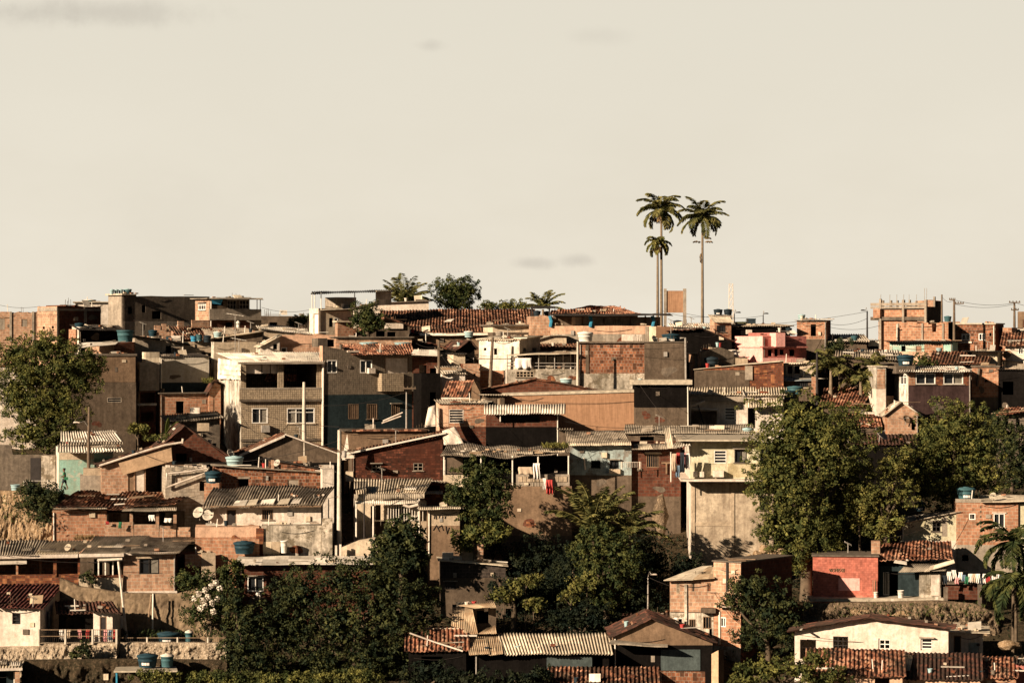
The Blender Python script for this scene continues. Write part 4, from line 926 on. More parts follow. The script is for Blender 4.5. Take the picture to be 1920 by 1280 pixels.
A.pbox('parapet', 'mosaic', 450, 728, 606, 750, -.28, 0); A.pbox('parapet_coping', 'conc', 450, 727, 606, 729, -.3, .05)
A.pbox('white_board', 'clean', 457, 682, 490, 700, .35, .42); A.pbox('white_board', 'clean', 492, 682, 506, 700, .35, .42); A.pbox('white_board', 'clean', 508, 682, 521, 700, .35, .42)
A.sheet('inner_tile_screen', 'tile:clay', [(495,716,1.5),(556,714,1.5),(556,702,2.6),(500,702,2.6)])
A.pbox('floor_ledge', 'concdark', 450, 749, 606, 752, -.32, 0); A.pbox('air_conditioner', 'metal', 491, 797, 506, 810, -.4, 0); A.pbox('ground_ledge', 'concdark', 452, 823, 605, 826, -.1, 0)
A.pbox('door_lintel', 'concdark', 455, 831, 490, 836, -.05, 0)
A.tube('downpipe', 'pvc', [(606,682,-.3),(605.5,760,-.3),(605,845,-.3)], .1)
for x in (428, 442): mb = MB(); mb.tube([A.Lp.hit(x,690,.15), A.Lp.hit(x,760,.15)], .05); mb.build('pipe', 'pvc', A.root)
BH = H('tall dark mosaic house with an orange tile roof and teal ground floor', 605, 798, [(605,648),(671,661),(672,664),(798,664)], 815, 240, th=24, xs=599, m='mosaicdark', L='peach', roof=['corr:corrgrey','cap'], ov=(.2,.15), bands=[(740,'tealdark')],
  win=[('sash2',613,675,632,699),('sash2',675,675,698,699),('bars',653,757,672,785,'F','frame_wood'),('bars',688,757,707,785,'F','frame_wood'),('bars',734,758,749,783,'F','frame_wood'),('shut',722,670,766,699,'F','clean')])
BH.sheet('tile_roof', 'tile:clay', [(663,666,-.9),(778,665,-.9),(772,645,4),(630,646,4)])
BH.pbox('balcony', 'mosaic', 716, 700, 757, 733, -.9, 0); BH.pbox('balcony', 'mosaicdark', 758, 700, 800, 733, -.7, 0); BH.pbox('air_conditioner', 'clean', 692, 690, 704, 700, -.4, 0)  # balcony in paler and darker mosaic, its lit and shaded parts painted
BH.pbox('chimney', 'concdark', 596, 634, 614, 650, .8, 2.2); BH.pbox('chimney', 'black', 617, 636, 626, 650, 1, 2)
BH.pbox('white_cornice', 'clean', 652, 657, 674, 660, -.3, -.1)
tank('pale blue lidded tank behind the left of the orange tile roof', 674, 709, 641, 650, BH, 5.5, 'tankpale', lm='tankpale'); tank('pale blue lidded tank behind the right of the orange tile roof', 736, 771, 641, 650, BH, 5.5, 'tankpale', lm='tankpale')
h = H('narrow brick house squeezed in the alley right of the orange tile roof', 770, 826, 668, 800, 244, th=6, d=4, m='brickdark', roof='corr:corrgrey', ov=(.5,.2), win=[('hole',786,684,800,700),('hole',806,690,818,720)])
h.sheet('awning', 'flat:corrwhite', [(770,665,-1),(820,667,-1),(820,655,1),(776,655,1)])
h = H('brown render house below the alley with a dark doorway', 790, 826, 700, 820, 238, th=14, d=3, m='black', R='black', win=[('hole',806,735,818,770)])
h = H('dark gabled house with mossy tiles in front of the tiled lean-to', 842, 890, [(842,668),(878,640),(890,652)], 710, 252, th=14, d=6, m='black', roof=['tile:claydark','tile:claydark'], ov=(.5,.3), win=[('hole',860,660,872,672)])
h = H('dark house with a sagging tile roof left of the dark gable', 768, 846, [(768,640),(810,646),(846,660)], 705, 251, th=6, d=5, m='black', roof=['tile:claydark','tile:clayold'], ov=(.5,.3))
h = H('tiny cream hut under the dark gable', 850, 872, 664, 690, 249, th=16, d=2, m='cream', roof='corr:corrdark')
# white two storey
WS = H('white rendered house with tiny square windows and a leaning pole in front', 898, 974, 637, 735, 246, th=-26, xr=1013, m='white', R='conc', roof='corr:corrcream', ov=(.3,.25), rise=.3,  # right wall takes a darker tone, its shade put into the colour
  win=[('hole',907,652,912,657),('hole',926,653,932,665),('hole',981,652,987,659,'R'),('hole',998,652,1006,659,'R'),('hole',898,683,903,691)], bands=[(672,'clean'),(694,'brick')])
WS.pbox('ledge', 'conc', 896, 671, 974, 673, -.1, 0)
h = H('small brick lean-to with sheet roof left of the white rendered house', 868, 900, 682, 740, 243, th=6, d=3, m='brickpale', L='brickold', roof='cap', win=[('hole',888,700,892,706)])
h = H('little white house under a corrugated roof beside the dark pole', 829, 872, 701, 745, 241, th=10, d=3, m='white', R='umber', roof='corr:corrgrey', ridge=688, ov=(.3,.2), win=[('pane',838,703,847,709)])
h = H('house with an orange tile roof and a mustard gable end', 876, 900, [(876,742),(889,714),(900,735)], 775, 237, th=-4, d=4, m='brown', L='brown', roof='cap')
h.sheet('roof', 'tile:clay', [(827,745,-.3),(876,745,-.3),(889,713,.2),(838,714,1.5)]); h.pbox('front_wall', 'umber', 829, 745, 877, 775, .2, .5); h.pbox('gutter', 'clean', 827, 745, 880, 748, -.35, -.2)
BT = H('stained grey terrace house with white framed windows along its roof deck', 950, 1086, 692, 745, 243, th=6, xs=946, m='patchy', L='white', bands=[(725,'umber')], win=[('grid',968,696,1001,707,'F','beige')])
for x in (1023, 1040, 1056, 1069): BT.pbox('window_bay', 'curtain', x-12 if x > 1023 else 1010, 668, x-1, 690, 1.6, 1.75)
for x in (1011, 1024, 1040, 1056, 1070, 1078): BT.pbox('window_post', 'clean', x-.8, 665, x+.8, 692, 1.4, 1.6)
BT.pbox('back_room', 'umber', 952, 664, 1084, 692, 1.9, 4)
BT.sheet('roof', 'flat:corrcream', [(946,666,-.4),(1083,662,-.4),(1080,658,4),(1000,659,4)])
for y in (680, 686): BT.tube('rail', 'metal', [(950,y,.1),(1085,y+1,.1)], .035)
for x in (951, 975, 1010, 1040, 1083): BT.tube('rail_post', 'metal', [(x,664,.1),(x,693,.1)], .045)
cloth('white sheet hung over the railing of the stained terrace house', 966, 671, 996, 691, BT.yat(980, -.15), 'white_cloth', wav=.2)
h = H('low dark house with a tiled roof behind the stained terrace house', 1008, 1090, 652, 700, 250, th=4, d=4, m='umber', roof='tile:clayold', ridge=645, ov=(.4,.3))
h = H('pale house with a bowed roof above the stained terrace house', 990, 1062, [(990,642),(1030,630),(1062,630)], 690, 254, th=8, d=4, m='cream', R='black', roof=['flat:corrgrey','flat:corrgrey'], ov=(.3,.3))
MB1 = H('blocky house of dark mottled open brick over pale flaking render', 1086, 1212, 643, 750, 244, th=0, d=5, m='brickmesh', R='umber', roof='slab', slabm='slabdark', slabt=.12, bands=[(700,'patchy')])
MB1.pbox('pilaster', 'umber', 1098, 646, 1104, 700, -.08, 0); 
MB2 = H('dark rendered flat roofed block right of the mottled brick house', 1209, 1287, 642, 750, 243, th=4, d=5, m='umber', R='black', roof='slab', slabm='slabdark', slabt=.1, ov=(.1,.1))
tank('large white tank on the corner of the mottled brick house', 1083, 1112, 621, 640, MB1, 1.4, 'tankwhite', lm='tankwhite'); 
thing_box('white_cistern', 'bright white box cistern on the mottled brick house', 'cistern', 1167, 627, 1203, 639, MB1.yat(1185, 1.5), 1.6, 'clean')
tank('wide dark blue tank with a pale label on the dark rendered block', 1241, 1276, 625, 642, MB2, 1.6, 'tankblue', mark=True)
MB2.tube('pipe_frame', 'metal', [(1275,634,-.1),(1285,633,-.1),(1286,712,-.1)], .09); dish('pale dish on the edge of the mottled brick roof', 1227, 637, 8, MB1.yat(1222, -.3), az=.8)
MB1.tube('cable_bundle', 'pvc', [(1228,640,-.6),(1225,690,-.6),(1221,712,-.5)], .06)
TN = H('long tan house wall with fine ribbed render and a pale top edge', 943, 1191, [(943,742),(1191,735)], 812, 236, th=0, d=5, m='tan', R='umber', roof='slab', slabm='slabedge', slabt=.22, ov=(.12,.1))
TN.pbox('painted_shade_strip', 'umber', 938, 742, 946, 812, -.02, .3)  # dark umber strip at the wall end, shade put into its colour
h = H('low brown gable behind the pale top edge of the tan wall', 908, 1126, [(908,733),(1005,712),(1126,734)], 755, 240, th=0, d=5, m='brickdark', roof=['tile:clayold','tile:clayold'], ov=(.25,.3))
tank('pale tank resting on the low brown gable', 1050, 1073, 708, 722, 241.5, m='tankpale', lm='tankwhite'); 
h = H('cluttered brown lean-to at the left end of the tan wall', 908, 946, 742, 800, 235, th=6, d=3, m='umber', roof='corr:corrgrey', ov=(.4,.3), win=[('hole',915,752,926,764),('shut',930,745,938,765,'F','beige')])
DB = H('black block with a thick pale roof ledge beside the tan wall', 1192, 1292, 720, 812, 233, th=4, d=5, m='black', roof='cap', bands=[(764,'umber')])  # near-black upper wall over an umber band
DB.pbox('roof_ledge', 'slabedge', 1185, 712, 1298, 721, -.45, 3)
SL = H('dark brick house with a slanting roof line rising to the right', 1302, 1469, [(1302,693),(1469,677)], 745, 243, th=2, d=5, m='brickold', L='umber', roof='flat:corrcream', ov=(.2,.1))
SL.pbox('render_patch', 'umber', 1302, 694, 1405, 728, -.04, 0); SL.pbox('hanging_sheet', 'conc', 1397, 686, 1411, 712, -.15, -.05)
h = H('pale brown upper storey with a dark tank shelf behind the slanting roof', 1302, 1402, [(1302,664),(1402,671)], 720, 248, th=8, d=4, m='beige', L='brickpale', roof='flat:corrdark', ov=(.15,.15))
tank('black tank on the shelf of the pale brown upper storey', 1320, 1348, 668, 692, 245, m='tankdark')
h = H('grey house with corrugated eaves and a slatted white window', 1292, 1470, 740, 815, 237, th=0, d=5, m='white', R='umber', roof='corr:corrcream', ridge=727, ov=(.4,.3),
  win=[('hole',1292,770,1344,800),('louver',1359,764,1378,787,'F','frame_white'),('hole',1402,764,1416,800)])
h.sheet('awning', 'corr:corrcream', [(1398,763,-1.2),(1468,760,-1.2),(1466,746,0),(1398,748,0)]); h.pbox('grey_fascia', 'conc', 1292, 743, 1395, 753, -.5, -.3); h.tube('drain_pipe', 'pvc', [(1293,765,-.3),(1345,768,-.3)], .06)
h.tube('white_pipe', 'clean', [(1293,762,-1),(1322,752,-1)], .1); h.tube('cable', 'wire', [(1308,756,-1),(1318,790,-1),(1326,810,-1)], .05)
dish('white dish folded on the corrugated eaves', 1395, 738, 8, 235, az=1.2, m='clean')
tank('dark blue tank at the edge of the big right hand tree', 1464, 1492, 731, 748, 238, m='tankblue'); tank('bright teal tank lid just above the big right hand tree', 1476, 1506, 723, 738, 240, m='tankteal')
h = H('blue grey sheet roofed shed with bars above the teal tank', 1470, 1530, 713, 760, 244, th=0, d=4, m='umber', roof='flat:corrblue', ridge=704, ov=(.4,.2), win=[('bars',1490,715,1515,726,'F','frame_dark')])
thing_box('brick_pillar', 'square brick pillar beside the blue grey shed', 'brick pillar', 1523, 706, 1531, 745, 242, .6, 'brick')
h = H('low pale house with small pillars below the bright pink house', 1470, 1530, 682, 730, 247, th=10, d=4, m='cream', roof='corr:corrcream', win=[('hole',1477,686,1486,700),('hole',1490,686,1500,700)])
RT = H('house with a broad red clay tile roof right of the big round tree', 1540, 1625, 762, 800, 240, th=6, d=5, m='umber', roof='cap')
RT.sheet('roof', 'tile:clay', [(1536,762,-.4),(1618,762,-.4),(1640,726,4.5),(1545,727,4.5)]); 
h = H('lower tile roofed house with a white gutter under the broad red roof', 1588, 1650, 800, 840, 236, th=4, d=4, m='umber', roof='tile:clay', ridge=776, ov=(.3,.2), win=[('hole',1600,806,1615,820)])
h.pbox('gutter', 'clean', 1612, 772, 1645, 776, 2, 2.2)
# house C
HC = H('house with a dark plum front, sliding windows and a sheet roof', 1703, 1820, 697, 800, 238, th=22, xs=1673, m='purple', L='stainwhite', R='black', roof='cap', ov=(.3,.2),
  win=[('sash2',1717,700,1754,720),('sash2',1769,700,1806,720),('sash',1687,701,1700,721,'L')])
HC.pbox('brick_infill', 'brick', 1704, 698, 1716, 722, -.03, 0); HC.pbox('brick_infill', 'brickold', 1755, 698, 1768, 722, -.03, 0); HC.pbox('brick_infill', 'brickold', 1807, 698, 1820, 722, -.03, 0)
HC.sheet('roof', 'corr:corrwhite', [(1686,697,-.6),(1822,696,-.6),(1806,686,4.5),(1690,687,4.5)])
h = H('tall narrow white wall house with a brick upper edge left of the plum front', 1643, 1661, 688, 815, 239, th=14, d=3, m='stainwhite', R='black', bands=[(729,'clean')], roof='slab', slabt=.12, ov=(.15,.1))
h.pbox('brick_face', 'brickpale', 1645, 692, 1659, 728, -.04, 0)
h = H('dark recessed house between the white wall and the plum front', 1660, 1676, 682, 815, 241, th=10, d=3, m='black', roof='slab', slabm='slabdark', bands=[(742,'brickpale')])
tank('large dark blue tank with a pale label above the plum fronted house', 1682, 1714, 664, 686, HC, 2.5, 'tankblue', mark=True); HC.pbox('tank_platform', 'concdark', 1680, 686, 1716, 700, 1, 4)
h = H('brick house with a tiny window right of the plum fronted house', 1822, 1874, 686, 800, 243, th=-4, d=5, m='brick', R='black', roof='cap', bands=[(744,'concdark')], win=[('hole',1845,712,1852,716)])
h.tube('drain_pipe', 'concdark', [(1836,690,-.2),(1832,724,-.2)], .12); h.pbox('roof_edge', 'slabdark', 1820, 685, 1875, 688, -.15, 0)
h = H('black shed with a pale scrap awning at the right edge', 1872, 1960, 694, 800, 242, th=-6, d=5, m='black', roof='corr:corrdark', win=[('hole',1880,715,1900,740)])
h = H('low house with a red sheet roof at the right edge below the black shed', 1868, 1960, [(1868,775),(1960,765)], 815, 237, th=-4, d=4, m='concdark', roof='flat:corrrust', ov=(.5,.4), win=[('hole',1880,785,1890,800),('hole',1905,785,1912,800)])
h.sheet('tile_edge', 'tile:clay', [(1868,779,-.9),(1960,768,-.9),(1960,760,1),(1880,764,1)])
BG = H('small brick gabled house with a round dish right of the white wall', 1664, 1722, [(1664,776),(1692,755),(1722,776)], 822, 235, th=8, d=4, m='brickpale', R='conc', roof=['corr:corrgrey','corr:corrwhite'], ov=(.3,.3), win=[('hole',1709,786,1716,806)])
BG.pbox('base_plinth', 'brick', 1660, 770, 1672, 822, .3, .8); dish('dark dish on the small brick gabled house', 1699, 786, 8, BG.yat(1699,-.4), m='frame_wood', az=.5)
h = H('house under a flat tiled roof among the right hand trees', 1600, 1716, 834, 860, 231, th=2, d=5, m='black', roof='tile:claydark', ridge=815, ov=(.3,.2))
dish('large mesh dish standing on the flat tiled roof among trees', 1650, 815, 15, 231.5, az=1.0, el=.7, m='metal')
# ================================================================== MIDDLE ROW
TU = H('small turquoise house with two steps of corrugated roof and a dark doorway', 110, 212, 838, 922, 226, th=6, xs=105, m='turq', L='clean', roof='cap', win=[('hole',177,860,208,922),('hole',213,850,216,900)][:1])
TU.sheet('roof', 'corr:corrwhite', [(107,848,-1.3),(234,846,-1.3),(226,833,.1),(108,834,.1)]); TU.sheet('roof', 'corr:corrwhite', [(114,829,.1),(231,827,.1),(214,807,4),(114,808,4)]); TU.sheet('roof_flashing', 'corr:corrgrey', [(112,834,-.2),(230,832,-.2),(230,828,.2),(112,830,.2)])
TU.pbox('upper_band', 'cream', 111, 848, 176, 861, -.02, 0)
thing_box('boundary_post', 'thin pink white post sticking up behind the turquoise house roof', 'post', 131, 784, 134, 812, 231, .12, 'clean')
fence_wall('boundary_wall', 'mouldy grey concrete wall with a dark gate left of the turquoise house', 'wall', [(-40,833),(20,834),(24,852),(106,852)], 922, 228, 'concdark', .25)
thing_box('gate', 'dark metal gate set in the mouldy grey wall', 'gate', 57, 858, 76, 920, 227.85, .1, 'frame_dark')
fence_wall('boundary_wall', 'pale patch of wall between the dark gate and the turquoise house', 'wall', [(77,854),(104,854)], 922, 227.8, 'patchy', .15)
railing('pipe_railing', 'bent white pipe railing at the edge of the earth bank', 'railing', 45, 104, 901, 914, 224, (45, 90), m='pvc', rails=1, pr=.05)
tank('pale blue tub on the ground by the mouldy grey wall', 20, 38, 908, 920, 224.5, m='tankpale', lid=False)
CB = thing_box('masonry_block', 'rough rendered masonry block in front of the turquoise house', 'masonry block', 150, 891, 191, 922, 222, 2.2, 'conc', th=8)
thing_box('masonry_block', 'smaller whitewashed block on top of the rough masonry block', 'masonry block', 156, 878, 191, 891, 222.1, 1.8, 'beige', th=8)
LH = H('brick porch house with a long slanting pipe edged roof and beige side panel', 190, 322, [(190,874),(322,833)], 925, 221.5, th=4, d=5, m='brickpale', R='umber', roof='tile:claydark', ov=(.2,.3),
  win=[('door',240,884,251,922,'F','frame_wood'),('door',253,880,272,922,'F','clean'),('hole',273,872,309,922)])
mb = MB(); q = [LH.hit(222,868,-.25), LH.hit(321,839,-.25), LH.hit(323,864,-.25), LH.hit(231,890,-.25)]; mb.hexa([q[3],q[2],q[2]+Vector((0,.06,0)),q[3]+Vector((0,.06,0))], [q[0],q[1],q[1]+Vector((0,.06,0)),q[0]+Vector((0,.06,0))]); mb.build('beige_panel', 'canvas', LH.root)
LH.tube('edge_pipe', 'clean', [(186,873,-.35),(260,849,-.35),(310,834,-.35),(342,829,-.35)], .09); LH.tube('edge_pipe', 'clean', [(342,831,-.35),(343,822,-.35)], .09)
h = H('dark mossy tiled gable house behind the slanting pipe edged roof', 300, 428, [(300,838),(345,799),(428,858)], 905, 225, th=6, d=6, m='brickdark', roof=['tile:claydark','tile:claydark'], ov=(.5,.5), win=[('hole',330,850,350,866)], bands=[(866,'concdark')])
WB = H('whitewashed block hut with a crumbling top and pipes beside the blue tank', 310, 392, 876, 930, 220, th=6, d=3, m='whitebrick', roof='cap', win=[('shut',330,894,342,905,'F','clean'),('hole',374,902,388,920)])
WB.tube('pipe', 'clean', [(312,888,-.3),(350,884,-.3),(388,878,-.3)], .07); WB.tube('pipe', 'clean', [(313,886,-.3),(311,914,-.3),(386,886,-.3)], .08)
for i in range(9): WB.pbox('loose_block', 'clean', 312+i*8.5, 872+(i*37%4), 319+i*8.5, 877, .1, .8)
h = H('roofline of old tiles and pale sheds behind the mossy gable', 318, 412, [(318,790),(412,783)], 840, 236, th=8, d=4, m='concdark', roof='corr:corrold', ov=(.6,.4), rise=.4)
thing_box('broken_sheet', 'pale broken sheet lying on the sheds behind the mossy gable', 'sheet', 370, 793, 392, 808, 233, .3, 'beige', th=10)
# earth bank house
BK = H('low brick house with a crooked clay tile roof and a porch full of laundry', 98, 200, 957, 1012, 217, th=0, d=5, m='brick', roof='cap', win=[])
BK2 = H('dark walled porch room with brick pillars under the crooked tile roof', 199, 346, 960, 1012, 218.5, th=0, d=4, m='umber', R='black', roof='cap', win=[('shut',226,961,240,978,'F','beige'),('hole',210,962,224,990),('hole',251,960,292,982),('hole',300,960,328,982)])
BK.sheet('roof', 'tile:clayold', [(98,952,-.6),(205,952,-.6),(232,922,4.5),(146,921,4.5)], sag=.10); 
BK2.sheet('roof', 'tile:clayold', [(200,956,-2.2),(330,946,-2.2),(366,922,3.2),(228,922,3.2)], sag=.10)
BK2.sheet('awning', 'fine:corrgrey', [(228,958,-2.9),(330,957,-2.9),(331,949,-1.6),(236,950,-1.6)])
BK.sheet('eave_sheet', 'fine:corrgrey', [(98,953,-.8),(200,953,-.8),(190,945,0.6),(130,946,0.6)])
for a, b, t in ((197,250,979),(251,298,983),(299,330,986),(333,357,988)): BK2.pbox('parapet', 'brickpale', a, t, b, 1012, -2.3, -2.1)
for x in (246, 295, 328): BK2.pbox('pillar', 'brickpale', x-3, 963, x+3, 990, -2.35, -2.05)
cloth('white towel hanging between the brick pillars of the laundry porch', 279, 965, 290, 976, 215.6, 'white_cloth'); cloth('white shirt hanging right of the middle brick pillar of the laundry porch', 308, 971, 322, 979, 215.6, 'white_cloth')
cloth('dark red cloth bundle on the left brick parapet of the laundry porch', 198, 977, 204, 983, 215.9, 'red_cloth'); cloth('green and red cloth draped over the brick parapet of the laundry porch', 222, 978, 228, 990, 215.9, 'green_cloth')
dish('left pale dish of the pair beside the laundry porch', 373, 961, 11, 210.5, az=-.5, el=.5); dish('right pale dish of the pair beside the laundry porch', 391, 966, 11, 210.2, az=-.2, el=.5, m='board')
# centre left
G1 = H('dark gabled house with white roof edges in front of the mosaic building', 452, 632, [(452,852),(534,817),(632,850)], 912, 231, th=4, d=6, m='umber', roof=['tile:clayold','tile:clayold'], ov=(.35,.4), win=[('sash2',484,860,503,875),('hole',560,862,572,874)], bands=[(868,'black')])
mb = MB()
for a, b, w in (((448,857),(534,819),.22),((534,815),(633,851),.12)):
    p, q = G1.hit(*a, -.42), G1.hit(*b, -.42); mb.hexa([p, q, q+Vector((0,.08,0)), p+Vector((0,.08,0))], [p+UP*w, q+UP*w, q+UP*w+Vector((0,.08,0)), p+UP*w+Vector((0,.08,0))])
mb.build('white_bargeboard', 'clean', G1.root)
G1.pbox('side_shed', 'white', 600, 872, 626, 925, -1.2, .4); 
h = H('long brick house with a thin dark roof edge and two blocked windows', 400, 604, [(400,873),(604,886)], 925, 222.5, th=2, d=4, m='brickmesh', L='brick', R='clean', roof='flat:corrgrey', ov=(.35,.2), win=[('hole',447,897,466,912),('shut',539,898,561,912,'F','conc')])
h.pbox('door_lintel', 'conc', 446, 894, 468, 897, -.06, 0); h.pbox('brick_pillar', 'brickpale', 508, 862, 514, 880, -.1, .2)
h = H('upper brick lean-to with a slanting pole roof above the long brick house', 505, 622, [(505,862),(622,883)], 915, 224.5, th=2, d=2.5, m='brickmesh', roof='flat:corrdark', ov=(.3,.4))
tank('pale blue tank on the left of the long brick house', 423, 457, 854, 873, 224, m='tankpale', lm='tankpale'); dish('dish half hidden behind the pale blue tank', 432, 850, 8, 225.5, az=.8)
tank('dark blue tank on the brick chimney stand', 384, 416, 882, 905, 219.5, m='tankblue', mark=True); thing_box('brick_stand', 'brick stand carrying the dark blue chimney tank', 'brick pier', 383, 905, 411, 940, 219, 1.6, 'brick')
h = H('white render block at the right end of the long brick house', 605, 626, 880, 930, 221, th=4, d=3, m='white', R='umber')
WH = H('long white washed house under a rotten mottled sheet roof', 394, 602, 946, 1012, 210.5, th=-3, d=5, m='white', R='umber', roof='cap', win=[('door',425,955,443,985,'F','frame_dark'),('bars',491,955,512,974,'F','frame_wood')])
WH.sheet('roof', 'corr:corrold', [(378,951,-.9),(604,946,-.9),(628,911,4.8),(400,912,4.8)], sag=.12)
for i, (a, b) in enumerate(((436,24),(462,18),(486,26),(520,20),(545,16))): WH.sheet('patch_sheet', 'flat:corrwhite' if i % 2 == 0 else 'flat:corrcream', [(a,947-i,-.75),(a+b,946-i,-.75),(a+b+5,936-i,.9),(a+6,938-i,.9)], sag=.02)
WH.pbox('eave_board', 'frame_wood', 394, 948, 602, 950, -.85, -.7)
for i in range(14): WH.pbox('roof_rubble', 'clean' if i % 3 else 'brick', 545+(i*23%60), 925+(i*7%18), 549+(i*23%60), 929+(i*7%18), 1.6, 2.0)
dish('tilted dish on the rotten mottled roof', 592, 934, 8, 212, az=1.1)
LW = H('stained terrace wall with mould blotches below the long white washed house', 490, 605, 985, 1050, 208.6, th=-2, d=2.2, m='patchy', R='patchy', roof='cap')
LW.pbox('white_pier', 'patchy', 604, 972, 623, 1040, -.2, .6)
h = H('terrace wall of peach render over brick below the white washed house', 366, 486, 988, 1050, 208.2, th=0, d=3, m='peach', bands=[(1007,'brick')], roof='cap')
h.pbox('brick_pier', 'brickold', 480, 990, 494, 1045, -.3, .1)
for i, (a, b, m) in enumerate(((493,509,'cream'),(510,525,'beige'))): thing_box('leaning_board', ['cream board leaning on the stained terrace wall','grey brown board leaning on the stained terrace wall'][i], 'board', a, 1015, b, 1038, 207.8, .08, m)
tank('pale round drum beside the leaning boards', 526, 539, 1013, 1036, 207.6, m='tankwhite', lid=False)
tank('dark blue tank in front of the brick terrace wall', 438, 478, 1013, 1037, 206.6, m='tankblue')
fence_wall('brick_wall', 'lit brick wall piece with a cast iron frame at the end of the row houses', 'wall', [(378,1008),(486,1010)], 1040, 207.4, 'brick', .2)
pole('tall pale concrete power pole with a junction box rising by the mossy gable', 636, 806, 1028, 211, .17, 'poleconc', arms=((846,-4,28),), box=(641,846,650,858))
# mid centre
GM = H('steep dark house of mottled mossy brick with a roof rising to the right', 660, 830, [(660,850),(830,814)], 905, 228, th=4, d=5, m='brickmoss', L='umber', roof='cap', win=[('grid',697,870,714,883,'F','conc'),('grid2',775,868,793,882,'F','conc')])
GM.sheet('roof', 'tile:clayold', [(652,851,-.3),(834,812,-.3),(832,808,4),(655,846,4)])
mb = MB(); p, q = GM.hit(650,852,-.45), GM.hit(836,813,-.45); mb.hexa([p,q,q+Vector((0,.1,0)),p+Vector((0,.1,0))],[p+UP*.14,q+UP*.14,q+UP*.14+Vector((0,.1,0)),p+UP*.14+Vector((0,.1,0))]); mb.build('pole_edge', 'pvc', GM.root)
h = H('brown house behind the steep mossy brick house with a rough roof edge', 645, 800, 808, 860, 233, th=4, d=4, m='brown', roof='slab', slabm='slabdark', slabt=.1)
h.pbox('tile_edge', 'clay', 660, 805, 800, 808, -.4, 0)
mb = MB(); mb.face([P(641,862,226.5), P(656,862,226.5), P(651,812,226.5)]); mb.face([P(641,862,226.6), P(651,812,226.6), P(656,862,226.6)]); tag(mb.build('plastic_sheet', 'clean'), 'white plastic rag hanging beside the tall concrete pole', 'plastic sheet')
thing_box('white_tank_box', 'white cistern box beside the tall concrete pole', 'cistern', 648, 884, 662, 902, 224, 1.0, 'cream'); thing_box('rain_shelter', 'small white ledge beside the tall concrete pole', 'ledge', 640, 853, 664, 859, 225.5, .8, 'clean')
CR = H('cream house with iron grilles under a wide corrugated roof', 668, 800, 940, 1012, 214, th=3, d=5, m='cream', L='white', R='umber', roof='cap', win=[('hole',695,948,704,985),('hole',704,946,714,992),('bars',735,948,785,977,'F','pvc')], bands=[(976,'beige')])
CR.sheet('roof', 'corr:corrcream', [(668,926,-1.6),(796,924,-1.6),(812,896,4.4),(664,897,4.4)]); CR.sheet('roof', 'corr:corrgrey', [(664,917,-2),(688,917,-2),(690,902,.5),(664,902,.5)])
CR.sheet('slatted_screen', 'fine:corrgrey', [(664,935,-1.7),(796,933,-1.7),(796,925,-1.6),(664,926,-1.6)]); CR.sheet('lower_awning', 'fine:corrwhite', [(667,945,-2.0),(786,942,-2.0),(786,936,-1.5),(667,937,-1.5)])
for x in (668, 700, 786): CR.tube('post', 'pvc', [(x,934,-1.6),(x,1008,-1.6)], .07)
CR.tube('white_gutter', 'clean', [(756,946,-2),(768,950,-2),(784,946,-2)], .12)
for i in range(14): CR.tube('grille_bar', 'pvc', [(728+i*5,942,-1.5),(728+i*5,978,-1.5)], .03, 4)
CR.pbox('low_front_wall', 'beige', 730, 977, 800, 1012, -1.6, -1.4); CR.pbox('corrugated_panel', 'corrwhite', 762, 950, 785, 978, -.6, -.5)
h = H('low dusky annex with a scribbled front wall right of the cream house', 802, 862, 954, 1022, 212, th=3, d=4, m='beige', L='brown', R='black', roof='slab', slabm='slabdark', slabt=.08, ov=(.4,.3), bands=[(985,'brown')])
gz = MB()
for pts in (((812,994),(818,984),(824,996)),((820,990),(828,984),(831,994)),((814,972),(815,966)),((818,973),(818,967)),((823,972),(824,966)),((829,972),(830,967)),((834,972),(835,967)),((836,986),(838,1000),(842,988))):
    gz.tube([h.hit(x, y, -.03) for x, y in pts], .035, 4)
gz.build('wall_scribble', 'frame_dark', h.root)
h.sheet('eave_sheet', 'fine:corrcream', [(785,955,-.9),(864,953,-.9),(862,948,.3),(785,949,.3)])
mb = MB(); 
h = H('small brick recess house under sheet scraps right of the cream house roof', 796, 832, 905, 960, 219, th=3, d=3, m='brickold', roof='corr:corrgrey', ov=(.4,.2), win=[('hole',800,910,825,922)])
h.sheet('scrap_sheet', 'fine:corrcream', [(796,927,-.8),(830,926,-.8),(830,920,-.2),(796,921,-.2)])
